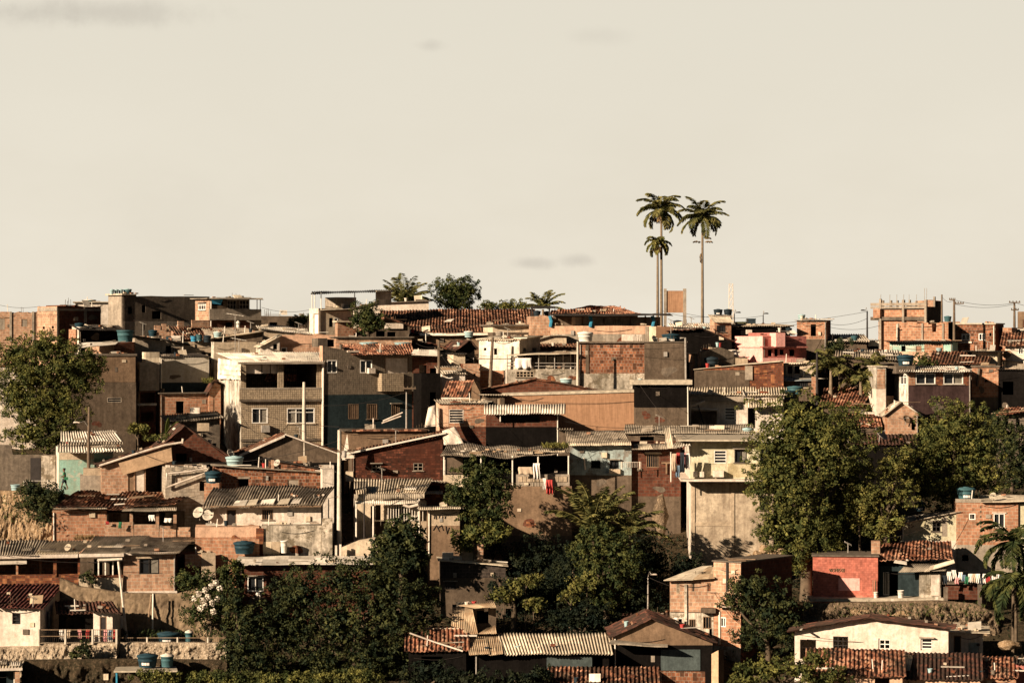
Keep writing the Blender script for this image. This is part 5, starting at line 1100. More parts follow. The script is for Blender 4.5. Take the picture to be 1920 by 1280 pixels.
# under brown wall
SH = H('dark shop with a pale corrugated awning and a brick sill', 912, 1048, 776, 838, 231, th=2, d=5, m='brickdark', roof='cap', win=[('hole',938,778,1012,792)], bands=[(800,'black')])
SH.sheet('awning', 'corr:corrwhite', [(908,776,-1.2),(1060,775,-1.2),(1061,757,.3),(908,759,.3)])
SH.tube('awning_post', 'pvc', [(938,777,-.9),(938,790,-.9)], .05)
BL = H('brick house with a white slatted shutter and a peeling plaster edge', 824, 911, 757, 838, 232, th=4, d=5, m='brick', L='peach', R='umber', roof='corr:corrgrey', ov=(.25,.2), rise=.2, win=[('louver',842,767,869,793,'F','clean')], bands=[(800,'brickdark')])
BL.pbox('plaster_patch', 'peach', 824, 760, 841, 800, -.03, 0); BL.tube('drain_pipe', 'clean', [(821,764,-.2),(822,800,-.2)], .11)
for nm, pts, Y, lb in (('tarpaulin_sheet', ((803,764),(816,759),(818,798),(797,800)), 230, 'upright white tarpaulin sheet left of the brick house with the shutter'), ('tarpaulin_sheet', ((829,808),(853,799),(871,833),(833,833)), 229, 'white tarpaulin sheet slumped over the weathered roof')):
    mb = MB(); q = [P(x, y, Y) for x, y in pts]; n = 6
    for i in range(n):
        for j in range(n):
            f = lambda a, b: q[0].lerp(q[1], a).lerp(q[3].lerp(q[2], a), b)+Vector((0, .12*math.sin(a*7+b*4)+.9*b*-1, 0))
            mb.face([f(i/n, j/n), f((i+1)/n, j/n), f((i+1)/n, (j+1)/n), f(i/n, (j+1)/n)])
    o = mb.build(nm, 'clean', None, True); s = o.modifiers.new('t', 'SOLIDIFY'); s.thickness = .03; tag(o, lb, 'tarpaulin')
VR = H('long veranda house with a ragged weathered sheet roof and thin posts', 832, 1068, 858, 960, 222, th=2, d=4, m='black', L='clean', roof='cap', win=[('hole',900,862,960,884)], bands=[(905,'umber')])
VR.sheet('roof', 'fine:corrold', [(826,857,-2.4),(1070,852,-2.4),(1066,838,3.4),(838,832,3.4)], sag=.14)
for a, b, y in ((844,868,855),(960,1000,850),(1010,1060,846)): VR.sheet('patch_sheet', 'fine:corrcream', [(a,y+1,-2.2),(b,y,-2.2),(b,y-7,-.8),(a+2,y-6,-.8)])
for i in range(26): VR.pbox('roof_debris', ('clean','canvas','brick','frame_wood')[i % 4], 850+(i*53%205), 840+(i*5%12), 853+(i*53%205)+(i%3)*2, 842.5+(i*5%12), -.3, .1)
for x in (833, 902, 961, 1009, 1066): VR.tube('post', 'pvc', [(x,854,-2.1),(x,910,-2.1)], .06)
VR.pbox('parapet', 'conc', 968, 889, 1068, 911, -2.2, -2.0); VR.pbox('parapet', 'cream', 831, 890, 880, 912, -2.2, -2.0); VR.pbox('shelf_wall', 'umber', 838, 858, 868, 888, -.5, -.3)
for i in range(6): VR.pbox('vent_block', 'beige', 972+i*8, 893, 979+i*8, 903, -2.26, -2.2)
for i in range(4): VR.pbox('vent_block', 'beige', 1032+i*8, 893, 1039+i*8, 903, -2.26, -2.2)
RW = H('tall brown stained retaining wall under the veranda house', 940, 1072, 911, 1075, 219.6, th=0, d=2, m='brown', roof='cap', bands=[(1004,'umber')])
cloth('grey blanket draped over the veranda parapet', 972, 875, 999, 889, 219.3, 'beige_cloth'); cloth('twisted pale cloth knotted round a veranda post', 1000, 868, 1012, 898, 219.1, 'white_cloth', wav=.3); cloth('bright red cloth hanging below the veranda parapet', 1024, 899, 1036, 926, 219.0, 'red_cloth', wav=.25); cloth('narrow white cloth beside the bright red cloth', 1018, 896, 1024, 917, 219.0, 'white_cloth')
TLH = H('pale teal house with small dark windows under a frayed sheet roof', 1068, 1184, 836, 930, 224, th=-4, d=4, m='tealwall', R='umber', roof='cap', win=[('hole',1108,863,1126,878),('sash2',1112,864,1122,872),('hole',1143,862,1160,878)][:1]+[('sash2',1143,863,1160,878,'F','frame_dark')], bands=[(890,'umber')])
TLH.sheet('roof', 'fine:corrold', [(1064,835,-.7),(1184,834,-.7),(1170,806,3.6),(1060,808,3.6)]); TLH.sheet('eave_sheet', 'fine:corrcream', [(1062,835,-.9),(1184,833,-.9),(1182,826,0),(1064,828,0)])
TLH.pbox('meter_box', 'cream', 1128, 848, 1138, 858, -.25, 0); TLH.tube('pipe', 'clean', [(1095,858,-.15),(1097,880,-.15)], .06); TLH.pbox('window_ledge', 'beige', 1142, 879, 1163, 888, -.3, 0)
h = H('narrow dark house under a frayed roof between the shop and the teal house', 1048, 1070, 806, 870, 229, th=0, d=3, m='umber', roof='corr:corrold', ov=(.4,.2))
railing('bundle_of_canes', 'row of white canes bundled at the corner of the teal house', 'canes', 1164, 1202, 866, 876, 222.5, (1166,1200), m='clean', rails=1, bars=12, pr=.05)
# centre right
WR = H('low dark house under a wide weathered corrugated roof above the yellow house', 1176, 1408, 812, 880, 229, th=0, d=5, m='umber', roof='fine:corrgrey', ridge=797, ov=(.4,.3), win=[('hole',1200,818,1226,830)], bands=[(826,'brickdark')])
for a, b, y, m in ((1255,1290,808,'conc'),(1298,1309,800,'conc')): WR.pbox('roof_rubble', m, a, y-4, a+12, y, 1.6, 2.2)
WR.pbox('water_box', 'clean', 1330, 798, 1342, 810, 2.2, 3.0); WR.pbox('air_conditioner', 'corrcream', 1340, 797, 1358, 810, 2.0, 2.7)
tank('pale blue sheet covered tub beside the big right hand tree', 1392, 1412, 801, 817, 230, m='tankpale')
DK = H('dark brick house with a barred window beside the yellow house', 1184, 1276, 834, 985, 224, th=-3, d=4, m='brickdark', roof='cap', win=[('bars',1212,850,1236,876,'F','frame_wood')], bands=[(885,'brickdark'),(930,'umber')])
DK.sheet('awning', 'fine:corrold', [(1184,843,-1.1),(1268,841,-1.1),(1262,831,0),(1190,832,0)]); DK.sheet('patch_sheet', 'fine:corrcream', [(1196,842,-1.2),(1226,842,-1.2),(1220,832,-.1),(1200,833,-.1)])
DK.pbox('window_ledge', 'beige', 1210, 849, 1241, 851, -.25, 0); DK.pbox('timber_frame', 'frame_wood', 1240, 866, 1262, 869, -.2, 0); DK.pbox('timber_frame', 'frame_wood', 1248, 869, 1251, 888, -.2, 0)
mb = MB(); a = [P(1252,840,217), P(1263,838,217), P(1257,800,219), P(1244,802,219)]; o = sheet(None, 'corrugated_sheet', 'fine:corrcream', *a); tag(o, 'loose corrugated sheet standing on end beside the yellow house', 'corrugated sheet')
YH = H('pale yellow house with louvred window on top of a tall concrete base', 1293, 1425, 826, 897, 213.2, th=3, xs=1284, m='paleyellow', L='white', roof='slab', slabt=.13, ov=(1.2,.9), ext=.02, win=[('louver',1339,844,1362,868,'F','frame_white'),('sash2',1377,843,1400,867,'F','frame_dark')])
YH.pbox('air_conditioner', 'clean', 1337, 882, 1357, 894, -.7, -.1); YH.pbox('dirt_stain', 'yellow', 1365, 868, 1425, 894, -.02, 0)
for x in (1300, 1312): YH.pbox('flower_box', 'clean', x, 884, x+8, 894, -.8, -.3)
YH.sheet('porch_roof', 'corr:corrwhite', [(1259,838,-1.4),(1296,835,-1.4),(1294,825,.6),(1268,829,.6)]); YH.pbox('chimney_stub', 'conc', 1268, 818, 1279, 828, .3, 1)
BS = H('tall bare concrete base wall carrying the yellow house', 1296, 1450, 900, 1060, 213.6, th=3, xs=1285, m='retain', L='white', roof='slab', slabm='clean', slabt=.16, ov=(1.9,.9), bands=[], win=[('bars',1424,929,1442,956,'F','frame_dark')])
for x in (1297, 1371): BS.pbox('concrete_column', 'beige', x, 902, x+6, 1055, -.07, 0)
BS.pbox('concrete_beam', 'beige', 1304, 979, 1371, 986, -.04, 0)
for a, y0, y1, m, lb in ((1260,850,882,'beige_cloth','olive brown shirt at the left of the line beside the yellow house'),(1268,848,871,'red_cloth','red garment on the line beside the yellow house'),(1275,848,884,'dark_cloth','long black trousers on the line beside the yellow house'),(1280,849,876,'pink_cloth','pale pink cloth on the line beside the yellow house'),(1267,872,894,'blue_cloth','dark blue garment hanging lowest beside the yellow house'),(1286,850,878,'white_cloth','white cloth at the right of the line beside the yellow house')):
    cloth(lb, a, y0, a+8, y1, 211.4+a%3*.15, m)
railing('washing_line', 'washing line pole stretched beside the yellow house', 'washing line', 1256, 1296, 848, 900, 211.5, (1258,), m='pvc', rails=0, pr=.05); cable('short line of washing beside the yellow house', ((1256,848),(1296,847)), 211.4, r=.02, sag=.05, group='washing lines')
# right: brick house with tank
RB = H('brick house with a white framed window above a rough rendered base', 1793, 1909, 941, 1075, 213, th=4, d=5, m='brick', R='umber', roof='cap', bands=[(1021,'conc')], win=[('sash2',1863,962,1884,988),('pane',1817,962,1829,974),('hole',1804,1040,1816,1051)])
RB.pbox('window_lintel', 'clean', 1860, 960, 1887, 962, -.1, 0); RB.pbox('side_wall', 'paleyellow', 1909, 945, 1960, 1070, .2, 3)
for y in range(948, 1020, 9): RB.pbox('toothed_joint', 'umber', 1837, y, 1840, y+4, -.02, 0)
RB.sheet('roof', 'flat:corrcream', [(1838,941,-.5),(1960,938,-.5),(1960,926,4),(1836,928,4)]); RB.pbox('roof_curb', 'conc', 1792, 935, 1840, 942, -.05, .4)
tank('large bright teal tank on the brick house with the white framed window', 1794, 1829, 912, 936, RB, 1.6, 'tankteal', mark=True)
tank('small dark blue tank among leaves left of the large teal tank', 1714, 1736, 940, 957, 217, m='tankblue', mark=True)
PY = H('pale yellow house with a slanting roof and a stained grille window', 1690, 1793, [(1690,981),(1793,963)], 1060, 213.6, th=2, d=5, m='paleyellow', roof='corr:corrgrey', ov=(.25,.4), win=[('grid',1748,978,1763,996,'F','frame_dark')], bands=[(1012,'clean')])
for x, y in ((1704,983),(1708,982),(1711,985),(1704,988),(1709,987)): PY.pbox('vent_hole', 'frame_dark', x, y, x+2, y+2, -.02, 0)
PY.pbox('soot_stain', 'conc', 1766, 968, 1776, 1005, -.015, 0); PY.pbox('dark_fence', 'frame_dark', 1670, 985, 1692, 1004, -.2, 0)
RTI = H('ramshackle house with a broad clay tile roof and a barred door', 1648, 1764, 1060, 1135, 207.5, th=2, d=5, m='tealdark', L='brick', R='white', roof='cap', win=[('bars',1656,1072,1667,1115,'F','pvc'),('hole',1668,1070,1684,1118)], ov=(.3,.2))
RTI.sheet('roof', 'tile:clay', [(1640,1048,-1.0),(1788,1052,-1.0),(1782,1017,5),(1652,1013,5)], sag=.1)
RTI.sheet('scrap_sheet', 'fine:corrgrey', [(1684,1073,-1.4),(1772,1070,-1.4),(1782,1057,-.6),(1700,1056,-.6)]); RTI.sheet('scrap_sheet', 'flat:corrwhite', [(1676,1054,-1.5),(1700,1058,-1.5),(1700,1053,-.9),(1678,1049,-.9)]); RTI.sheet('scrap_sheet', 'flat:corrcream', [(1740,1068,-1.6),(1790,1054,-1.6),(1788,1048,-1.0),(1744,1060,-1.0)])
RTI.pbox('render_pier', 'patchy', 1724, 1074, 1764, 1122, -.8, 0); RTI.pbox('pale_pier', 'white', 1746, 1075, 1762, 1116, -.85, -.8)
RTI.pbox('brick_corner', 'brickpale', 1634, 1014, 1650, 1040, .5, 1.5)
PR = H('salmon red painted brick hut with faint lettering and a paler patch', 1524, 1646, 1042, 1124, 207, th=0, d=4, m='redbrick', R='black', roof='slab', slabm='slabdark', slabt=.1, ov=(.15,.1))
PR.pbox('paler_patch', 'pink', 1572, 1083, 1612, 1107, -.025, 0)
gz = MB(); x = 1555
for st in (((0,0),(2,5),(4,0)),((0,6),(1.5,0),(3,6)),((3,0),(0,1),(3,5),(0,6)),((0,6),(0,0),(2,3),(4,0),(4,6)),((0,0),(0,6),(3,6),(3,0),(0,0)),((3,0),(0,1),(3,5),(0,6)),((3,0),(0,3),(3,6)),((0,0),(0,6),(3,6),(3,0),(0,0))):
    gz.tube([PR.hit(x+a*.8, 1065.5+b, -.03) for a, b in st], .03, 4); x += 3.6
gz.build('wall_lettering', 'frame_wood', PR.root)
TD = thing_box('terrace_slab', 'long pale concrete ledge under the salmon red hut', 'ledge', 1519, 1121, 1770, 1127, 205.6, 2.4, 'slabedge')
tank('white bucket on the ledge in front of the barred door', 1683, 1695, 1106, 1121, 206, m='tankwhite', lid=False); tank('small white paint tin at the right corner of the salmon red hut', 1638, 1646, 1109, 1121, 206, m='tankwhite', lid=False)
railing('broom', 'two brooms leaning at the corner of the salmon red hut', 'brooms', 1636, 1643, 1088, 1110, 206.2, (1637,1641), m='wood', rails=0, pr=.03)
for i, (x, t, b) in enumerate(((1672,1122,1155),(1755,1118,1172),(1770,1100,1175),(1834,1095,1180))): thing_box('stilt_post', ['slim white stilt post under the long pale ledge','leaning white stilt post under the render pier','dark stilt post left of the washing','grey stilt post under the right end of the washing'][i], 'stilt', x, t, x+(4 if i < 2 else 7), b+6, 204.5, .25, 'clean' if i < 2 else 'concdark')
bank('rock_bank', 'rocky bank with dark hollows under the long pale ledge', 'rock bank', [(1505,1130),(1600,1130),(1640,1129),(1690,1128),(1760,1126),(1830,1132),(1870,1150)], 1195, 203.6, 'rock', .5, .55)
CT = H('mouldy terrace block under the row of washing', 1772, 1836, 1094, 1122, 206, th=0, d=3, m='brickdark', roof='slab', slabm='slabdark', ext=.02)
wl = [(1768,'dark_cloth',10,16),(1776,'white_cloth',3,17),(1785,'white_cloth',0,16),(1791,'pink_cloth',14,12),(1797,'white_cloth',4,14),(1803,'blue_cloth',9,12),(1809,'green_cloth',12,14),(1816,'white_cloth',7,16),(1823,'beige_cloth',7,16),(1830,'white_cloth',7,18),(1836,'dark_cloth',14,14),(1842,'white_cloth',7,18),(1850,'red_cloth',7,20),(1858,'white_cloth',6,16),(1866,'white_cloth',4,14),(1874,'dark_cloth',4,12)]
cn = {'dark_cloth':'black','white_cloth':'white','pink_cloth':'pink','blue_cloth':'dark blue','green_cloth':'green','beige_cloth':'cream','red_cloth':'dark red'}; od = ['first','second','third','fourth','fifth','sixth','seventh','eighth','ninth']; cnt = {}
for x, m, dy, hh in wl:
    k = cnt.get(m, 0); cnt[m] = k+1; tot = sum(1 for q in wl if q[1] == m)
    cloth((f'{od[k]} {cn[m]} garment from the left on the long washing line at right' if tot > 1 else f'the only {cn[m]} garment on the long washing line at right'), x, 1068+dy, x+8, 1068+dy+hh, 204.6, m)
cable('long washing line in front of the rough rendered base', ((1764,1066),(1890,1063)), 204.6, r=.02, sag=.25, group='washing lines')
# bottom right
CG = H('long cream gabled house with four windows and dark roof tiles', 1490, 1778, [(1490,1183),(1630,1158),(1778,1178)], 1235, 194, th=-4, d=2.2, m='clean', roof=['tile:claydark','tile:claydark'], ov=(.7,.5),
  win=[('hole',1500,1198,1530,1235),('grid',1562,1192,1590,1218,'F','frame_dark'),('grid2',1649,1198,1669,1216,'F','frame_white'),('louver',1728,1197,1748,1216,'F','frame_white')])
for x in (1651, 1730): CG.pbox('window_surround', 'frame_dark', x-4, 1196, x-2, 1218, -.02, 0)
h = H('cream wing with a door and flat sheet roof beside the long gabled house', 1779, 1843, 1184, 1240, 195, th=0, d=4, m='clean', R='umber', roof='flat:corrcream', ov=(.9,.5), win=[('door',1788,1191,1802,1222,'F','frame_dark')])
h.pbox('water_meter_panel', 'tealwall', 1816, 1204, 1836, 1232, -.06, 0); h.pbox('wall_lamp', 'frame_dark', 1831, 1206, 1837, 1210, -.2, 0)
T1 = H('tile roofed house at the bottom edge below the long cream gable', 1515, 1692, 1265, 1320, 186, th=0, d=5, m='peach', roof='tile:clay', ridge=1219, ov=(.35,.25), win=[('hole',1640,1270,1668,1290)])
T2 = H('house with a blackened mossy tile roof at the bottom right', 1700, 1838, 1272, 1320, 186.5, th=0, d=5, m='peach', roof='tile:claydark', ridge=1227, ov=(.35,.2))
T2.sheet('patch_sheet', 'fine:corrcream', [(1692,1257,.2),(1706,1257,.2),(1712,1228,4.2),(1698,1226,4.2)])
T3 = H('corner house with a red tile roof below the right hand palm', 1832, 1905, 1270, 1320, 187, th=0, d=5, m='brick', roof='tile:clay', ridge=1234, ov=(.35,.2))
h = H('dull red wall house at the bottom right corner', 1905, 1965, 1244, 1320, 189, th=0, d=4, m='pinkdark', roof='corr:corrdark')
# brick tower house
B3 = H('crumbling three storey brick house with rusted roof sheets and many small windows', 1256, 1338, [(1256,1089),(1338,1085)], 1235, 199.5, th=-4, d=5, m='brickpale', R='brick', roof='cap', bands=[(1147,'patchy')],
  win=[('grid',1268,1092,1274,1112,'F','beige'),('shut',1297,1092,1303,1108,'F','frame_dark'),('shut',1326,1092,1333,1108,'F','brickold'),('bars',1292,1160,1304,1187,'F','frame_wood'),('bars',1318,1155,1334,1178,'F','frame_wood'),('grid',1262,1158,1280,1178,'F','clean'),('hole',1330,1178,1335,1200)])
B3.sheet('roof', 'flat:corrcream', [(1244,1086,-.6),(1300,1086,-.6),(1336,1059,4),(1318,1060,4)]); B3.sheet('roof', 'flat:corrrust', [(1284,1087,-.5),(1340,1082,-.5),(1340,1062,3),(1330,1061,3.6)])
B3.pbox('render_pilaster', 'patchy', 1283, 1095, 1288, 1230, -.12, 0); B3.pbox('canopy', 'umber', 1314, 1140, 1342, 1149, -.7, 0); B3.pbox('floor_line', 'umber', 1257, 1146, 1312, 1148, -.05, 0)
B4 = H('square brick block rising taller beside the crumbling brick house', 1338, 1389, 1052, 1230, 199, th=-32, xr=1485, m='brickpale', R='brickdark', roof='slab', slabm='slabdark', slabt=.1, ov=(.1,.1), bands=[(1140,'brick'),(1209,'patchy')], win=[('sash2',1351,1156,1361,1175)])  # right side in darker brick carries its shade as colour
B4.pbox('drain_pipe', 'frame_dark', 1361, 1053, 1364, 1108, -.15, 0); B4.pbox('white_ledge', 'clean', 1340, 1136, 1372, 1139, -.8, 0); B4.pbox('white_pipe', 'clean', 1347, 1146, 1350, 1208, -.12, 0); 
cloth('white cloth hanging on the lower floor of the crumbling brick house', 1264, 1157, 1270, 1176, 198.6, 'white_cloth'); cloth('second white cloth low on the crumbling brick house', 1299, 1178, 1304, 1188, 198.6, 'white_cloth')
h = H('low roof corner with red tiles beside the crumbling brick house', 1165, 1256, 1155, 1200, 202, th=0, d=4, m='black', roof='tile:claydark', ridge=1144, ov=(.3,.2), win=[('hole',1200,1160,1220,1172)])
GC = H('gabled house with a dim cream gable over a teal ground floor', 1150, 1336, [(1150,1192),(1220,1160),(1336,1206)], 1265, 191, th=4, d=6, m='brown', roof=['tile:claydark','tile:claydark'], ov=(.35,.3), bands=[(1209,'black')])  # cream gable coloured brown, its shade put into the wall tone
GC.sheet('awning', 'flat:corrgrey', [(1140,1206,-1.6),(1252,1211,-1.6),(1252,1207,-.1),(1146,1199,-.1)]); GC.pbox('teal_panel', 'tealdim', 1239, 1217, 1313, 1256, -.05, 0)
h = H('plain beige wall house corner at the bottom beside the teal ground floor', 1334, 1347, [(1334,1225),(1347,1218)], 1320, 187, th=-30, xr=1357, m='canvas', R='umber', roof='cap')
fence_wall('masonry_wall', 'speckled masonry wall under the teal ground floor', 'wall', [(1232,1257),(1322,1259)], 1300, 188, 'brickmesh', .3, capm=None)
T4 = H('low house with an old tile roof at the bottom centre', 1030, 1236, 1283, 1330, 185.5, th=0, d=4, m='umber', roof='tile:clayold', ridge=1252, ov=(.3,.2))
# corrugated roofs bottom centre
CO = H('long low house under pale coarse corrugated sheets at the bottom centre', 890, 1142, 1226, 1275, 190, th=0, d=4.5, m='black', roof='cap', win=[('hole',1112,1232,1130,1252)])
CO.sheet('roof', 'corr:corrcream', [(946,1226,-.7),(1150,1225,-.7),(1142,1186,4.6),(932,1187,4.6)]); CO.pbox('grey_panel', 'tealdim', 1025, 1230, 1110, 1252, -.06, 0)
for i, (a, b) in enumerate(((880,896),(894,918),(917,932),(930,944))): CO.sheet('rusty_sheet', 'fine:corrrust', [(a,1228-i%2*2,-.9),(b,1227-i%2*2,-.9),(b-6,1190,4.2),(a-6+i,1191,4.2)])
TR = H('tile roofed hut with a diagonal white pole left of the corrugated house', 766, 874, 1219, 1275, 190.5, th=0, d=4, m='black', roof='tile:clay', ridge=1180, ov=(.35,.3), win=[('hole',790,1230,830,1250)])
TR.tube('white_pole', 'clean', [(768,1186,0),(815,1203,0),(868,1220,-.7)], .06); TR.pbox('ridge_board', 'corrcream', 770, 1177, 872, 1181, 3.8, 4.0)
LS = H('patched shack of leaning rusty sheets above the tile roofed hut', 850, 930, 1140, 1205, 195.2, th=2, d=3, m='umber', roof='cap', win=[('hole',894,1144,916,1168)])
for q in ([(846,1174,-1.6),(892,1186,-1.6),(884,1146,-.2),(850,1142,-.2)],[(890,1140,-1.4),(930,1137,-1.4),(928,1128,.6),(856,1134,.6)],[(896,1187,-1.8),(932,1186,-1.8),(928,1172,-.6),(914,1176,-.6)],[(868,1190,-1.7),(896,1188,-1.7),(884,1134,-.1),(872,1136,-.1)]): LS.sheet('rusty_sheet', 'fine:corrrust', q)
LS.pbox('white_sign_plate', 'clean', 908, 1140, 915, 1146, -.05, 0)
BK3 = H('grey block house with a thin slanting roof edge among dark bushes', 826, 948, [(826,1052),(948,1060)], 1140, 205.5, th=2, d=4, m='blockgrey', roof='flat:corrcream', ov=(.3,.2), bands=[(1083,'umber')], win=[('bars',834,1091,854,1104,'F','frame_dark')])
BK3.pbox('side_yard_wall', 'umber', 948, 1083, 966, 1140, 0, .3); BK3.pbox('white_post', 'clean', 966, 1083, 969, 1100, -.1, .1)
thing_box('brick_pillar', 'tall brick pillar standing behind the grey block house', 'brick pillar', 895, 1020, 906, 1062, 206.5, .5, 'brickpale'); thing_box('louvred_box', 'small white louvred box behind the slanting roof edge', 'vent box', 829, 1036, 850, 1050, 207, .6, 'corrwhite')
fence_wall('plaster_wall', 'short beige plaster wall behind the tall brick pillar', 'wall', [(862,1028),(896,1030)], 1062, 207.5, 'beige', .2)
# bottom left
RH1 = H('row house veranda with a dark interior and brick parapet at the left edge', -30, 150, 1045, 1125, 206, th=0, d=4, m='brick', roof='cap', bands=[(1078,'brick')], win=[('hole',-20,1046,30,1078),('hole',34,1046,74,1078),('hole',78,1046,99,1078),('hole',107,1046,145,1078)])
RH1.pbox('parapet', 'brickold', -30, 1078, 146, 1110, -1.3, -1.1); RH1.sheet('roof', 'corr:corrgrey', [(-30,1041,-2),(74,1041,-2),(92,1012,4),(-30,1012,4)]); RH1.sheet('roof', 'corr:corrcream', [(66,1038,-1.8),(148,1037,-1.8),(178,1013,4.2),(88,1013,4.2)])
RH1.pbox('white_fascia', 'clean', -30, 1041, 146, 1045, -2.0, -1.8); RH1.pbox('hanging_board', 'cream', -30, 1047, 50, 1057, -1.6, -1.5)
RH1.sheet('small_awning', 'flat:corrwhite', [(-30,1057,-2.2),(50,1056,-2.2),(50,1047,-1.5),(-30,1048,-1.5)])
for x in (103, 149): RH1.pbox('brick_pillar', 'brickold', x-3, 1046, x+3, 1080, -1.4, -1.1)
RH2 = H('row house with a rounded plaster balcony and posts under coarse sheets', 150, 232, 1042, 1120, 205, th=0, d=4, m='umber', roof='cap', win=[('hole',176,1047,192,1078),('hole',205,1048,222,1078)])
RH2.pbox('balcony_front', 'cream', 148, 1080, 230, 1112, -1.2, -1.0); RH2.sheet('roof', 'corr:corrgrey', [(150,1038,-1.5),(234,1037,-1.5),(282,1004,5),(178,1005,5)]); RH2.pbox('white_fascia', 'clean', 148, 1038, 232, 1043, -1.6, -1.4)
RH2.sheet('cloth_awning', 'flat:corrwhite', [(182,1050,-1.7),(229,1048,-1.7),(229,1043,-1.2),(184,1044,-1.2)])
for x in (185, 198, 212): RH2.tube('post', 'pvc', [(x,1046,-1.1),(x,1078,-1.1)], .06)
RH2.pbox('balcony_rail', 'brickold', 176, 1078, 230, 1082, -1.25, -.95)
RH3 = H('neat brick row house with a large two pane window and white fascia', 232, 330, 1038, 1118, 204.5, th=2, d=4.5, m='brickpale', R='umber', roof='cap', win=[('sash2',261,1046,298,1075,'F','frame_dark')], bands=[(1108,'white')])
RH3.sheet('roof', 'fine:corrold', [(238,1037,-.6),(336,1036,-.6),(374,1005,4.8),(276,1006,4.8)], sag=.06); RH3.pbox('white_fascia', 'clean', 232, 1036, 330, 1039, -.3, -.1); RH3.pbox('window_lintel', 'beige', 255, 1042, 304, 1046, -.1, 0); RH3.pbox('floor_slab', 'clean', 228, 1109, 332, 1113, -.25, 0)
h = H('dark yard house with a brick lit back wall right of the neat brick row house', 332, 395, 1038, 1110, 206.5, th=4, d=3, m='brickdark', roof='cap', win=[('hole',334,1044,346,1080)])
h.pbox('lit_brick_wall', 'brickpale', 347, 1039, 378, 1062, -.3, -.1); h.pbox('render_pier', 'beige', 378, 1036, 404, 1090, -.4, 0)
bank('stone_wall', 'rough fieldstone retaining wall below the neat brick row house', 'wall', [(112,1084),(150,1100),(232,1112),(332,1113),(380,1100),(425,1108)], 1215, 201.4, 'rubblewall', .12, .16)
WL = H('white corner house with a wine red tile roof at the left edge', -30, 75, 1140, 1215, 196, th=-12, xr=112, m='clean', R='white', roof='tile:wine', ridge=1098, ov=(.45,.35), win=[('louver',23,1149,38,1169,'F','frame_dark'),('hole',88,1146,94,1176,'R')])
WL.tube('gutter_stick', 'clean', [(0,1140,-.6),(12,1148,-.6)], .04); antenna('bent white aerial lying on the wine red roof', 62, 1120, 1137, 194.5, 7)
h = H('dark thatched shed between the white corner house and the white outhouse', 113, 184, 1150, 1215, 197.5, th=2, d=3.5, m='black', roof='tile:claydark', ridge=1128, ov=(.5,.3), win=[('hole',120,1156,160,1200)])
h = H('small white outhouse with a dark door under a drooping black roof', 175, 211, 1148, 1208, 196.3, th=-10, xr=226, m='clean', R='white', roof='cap', win=[('door',187,1155,200,1202,'F','frame_dark')])
h.sheet('roof', 'tile:claydark', [(160,1146,-.7),(228,1152,-.7),(212,1128,3),(160,1130,3)])
mb = MB(); mb.tube([P(238,1200,198.5), P(222,1052,200)], [.1,.09], 7); tag(mb.build('leaning_pole', 'clean'), 'long white pole leaning against the fieldstone wall', 'pole')
mb = MB(); mb.tube([P(286,1196,199.8), P(287,1112,200.2)], .06, 6); tag(mb.build('leaning_pole', 'pvc'), 'thin upright pole in front of the fieldstone wall', 'pole')
mb = MB(); mb.tube([P(277,1170,200), P(284,1114,200.3)], .07, 6); tag(mb.build('leaning_pole', 'wood'), 'short timber prop against the fieldstone wall', 'pole')
cloth('checked pale towel hanging from the leaning white pole', 222, 1154, 233, 1178, 199.6, 'white_cloth')
railing('fence', 'concrete post fence with washing behind it left of the outhouse', 'fence', 73, 220, 1180, 1204, 195, (73,123,174,219), m='poleconc', rails=2, bars=40, pr=.09, group='fences', barm='wire', railm='wood')
railing('fence', 'wire fence on concrete posts in front of the blue tanks', 'fence', 221, 425, 1195, 1206, 196, (276,333,390), m='poleconc', rails=1, bars=60, pr=.07, group='fences', barm='wire', railm='wood')
for x, m, lb in ((112,'white_cloth','black and white patterned cloth'),(126,'beige_cloth','beige cloth'),(146,'pink_cloth','faded red cloth'),(161,'red_cloth','bright red shirt'),(194,'pink_cloth','pink striped towel'),(203,'blue_cloth','blue striped towel'),(212,'red_cloth','dark red towel')): cloth(lb+' on the fence near the white outhouse', x, 1179, x+7, 1194+x%5*2, 195.4, m)
bank('stone_slope', 'pale patchy stone slope below the concrete post fence', 'stone bank', [(74,1206),(220,1204)], 1240, 195.2, 'palestone', .6, .3, ext=1)
bank('stone_wall', 'pale stone wall with dark stains below the wire fence', 'wall', [(225,1204),(424,1205)], 1228, 195.7, 'palestone', .15, .3, ext=1)
bank('stone_slope', 'stone slope below the white corner house', 'stone bank', [(-30,1214),(74,1212)], 1240, 195.2, 'palestone', .6, .3, ext=1)
bank('earth_wall', 'dark earthen wall along the bottom left', 'wall', [(40,1238),(225,1236),(425,1238)], 1310, 191.6, 'darkbank', .12, .5)
tank('wide dark blue tank with a tilted cream lid on the pale stone wall', 295, 338, 1183, 1205, 197.5, m='tankblue', mark=True); tank('slim teal drum with a white bowl lid on the pale stone wall', 347, 362, 1180, 1205, 197.5, m='tankteal', lm='clean')
tank('dark blue labelled tank on the canopy at the bottom left', 257, 296, 1224, 1249, 190, m='tankblue', mark=True); tank('teal flared tank with a broad pale lid on the canopy', 301, 326, 1224, 1249, 189.8, m='tankteal', lm='clean')
CP = root('canopy', 'flat carport canopy with a pale edge at the bottom left', 'canopy', P(275, 1290, 188), None); mb = MB(); a = [P(213,1260,187.5), P(333,1259,187.5), P(330,1250,192), P(218,1251,192)]; mb.hexa(a, [q+Vector((0,0,.1)) for q in a]); mb.build('roof', 'slabedge', CP)
for x, m in ((219,'bluepaint'),(316,'clean')): mb = MB(); mb.tube([P(x,1259,188), P(x+1,1310,188)], .08, 6); mb.build('post', m, CP)
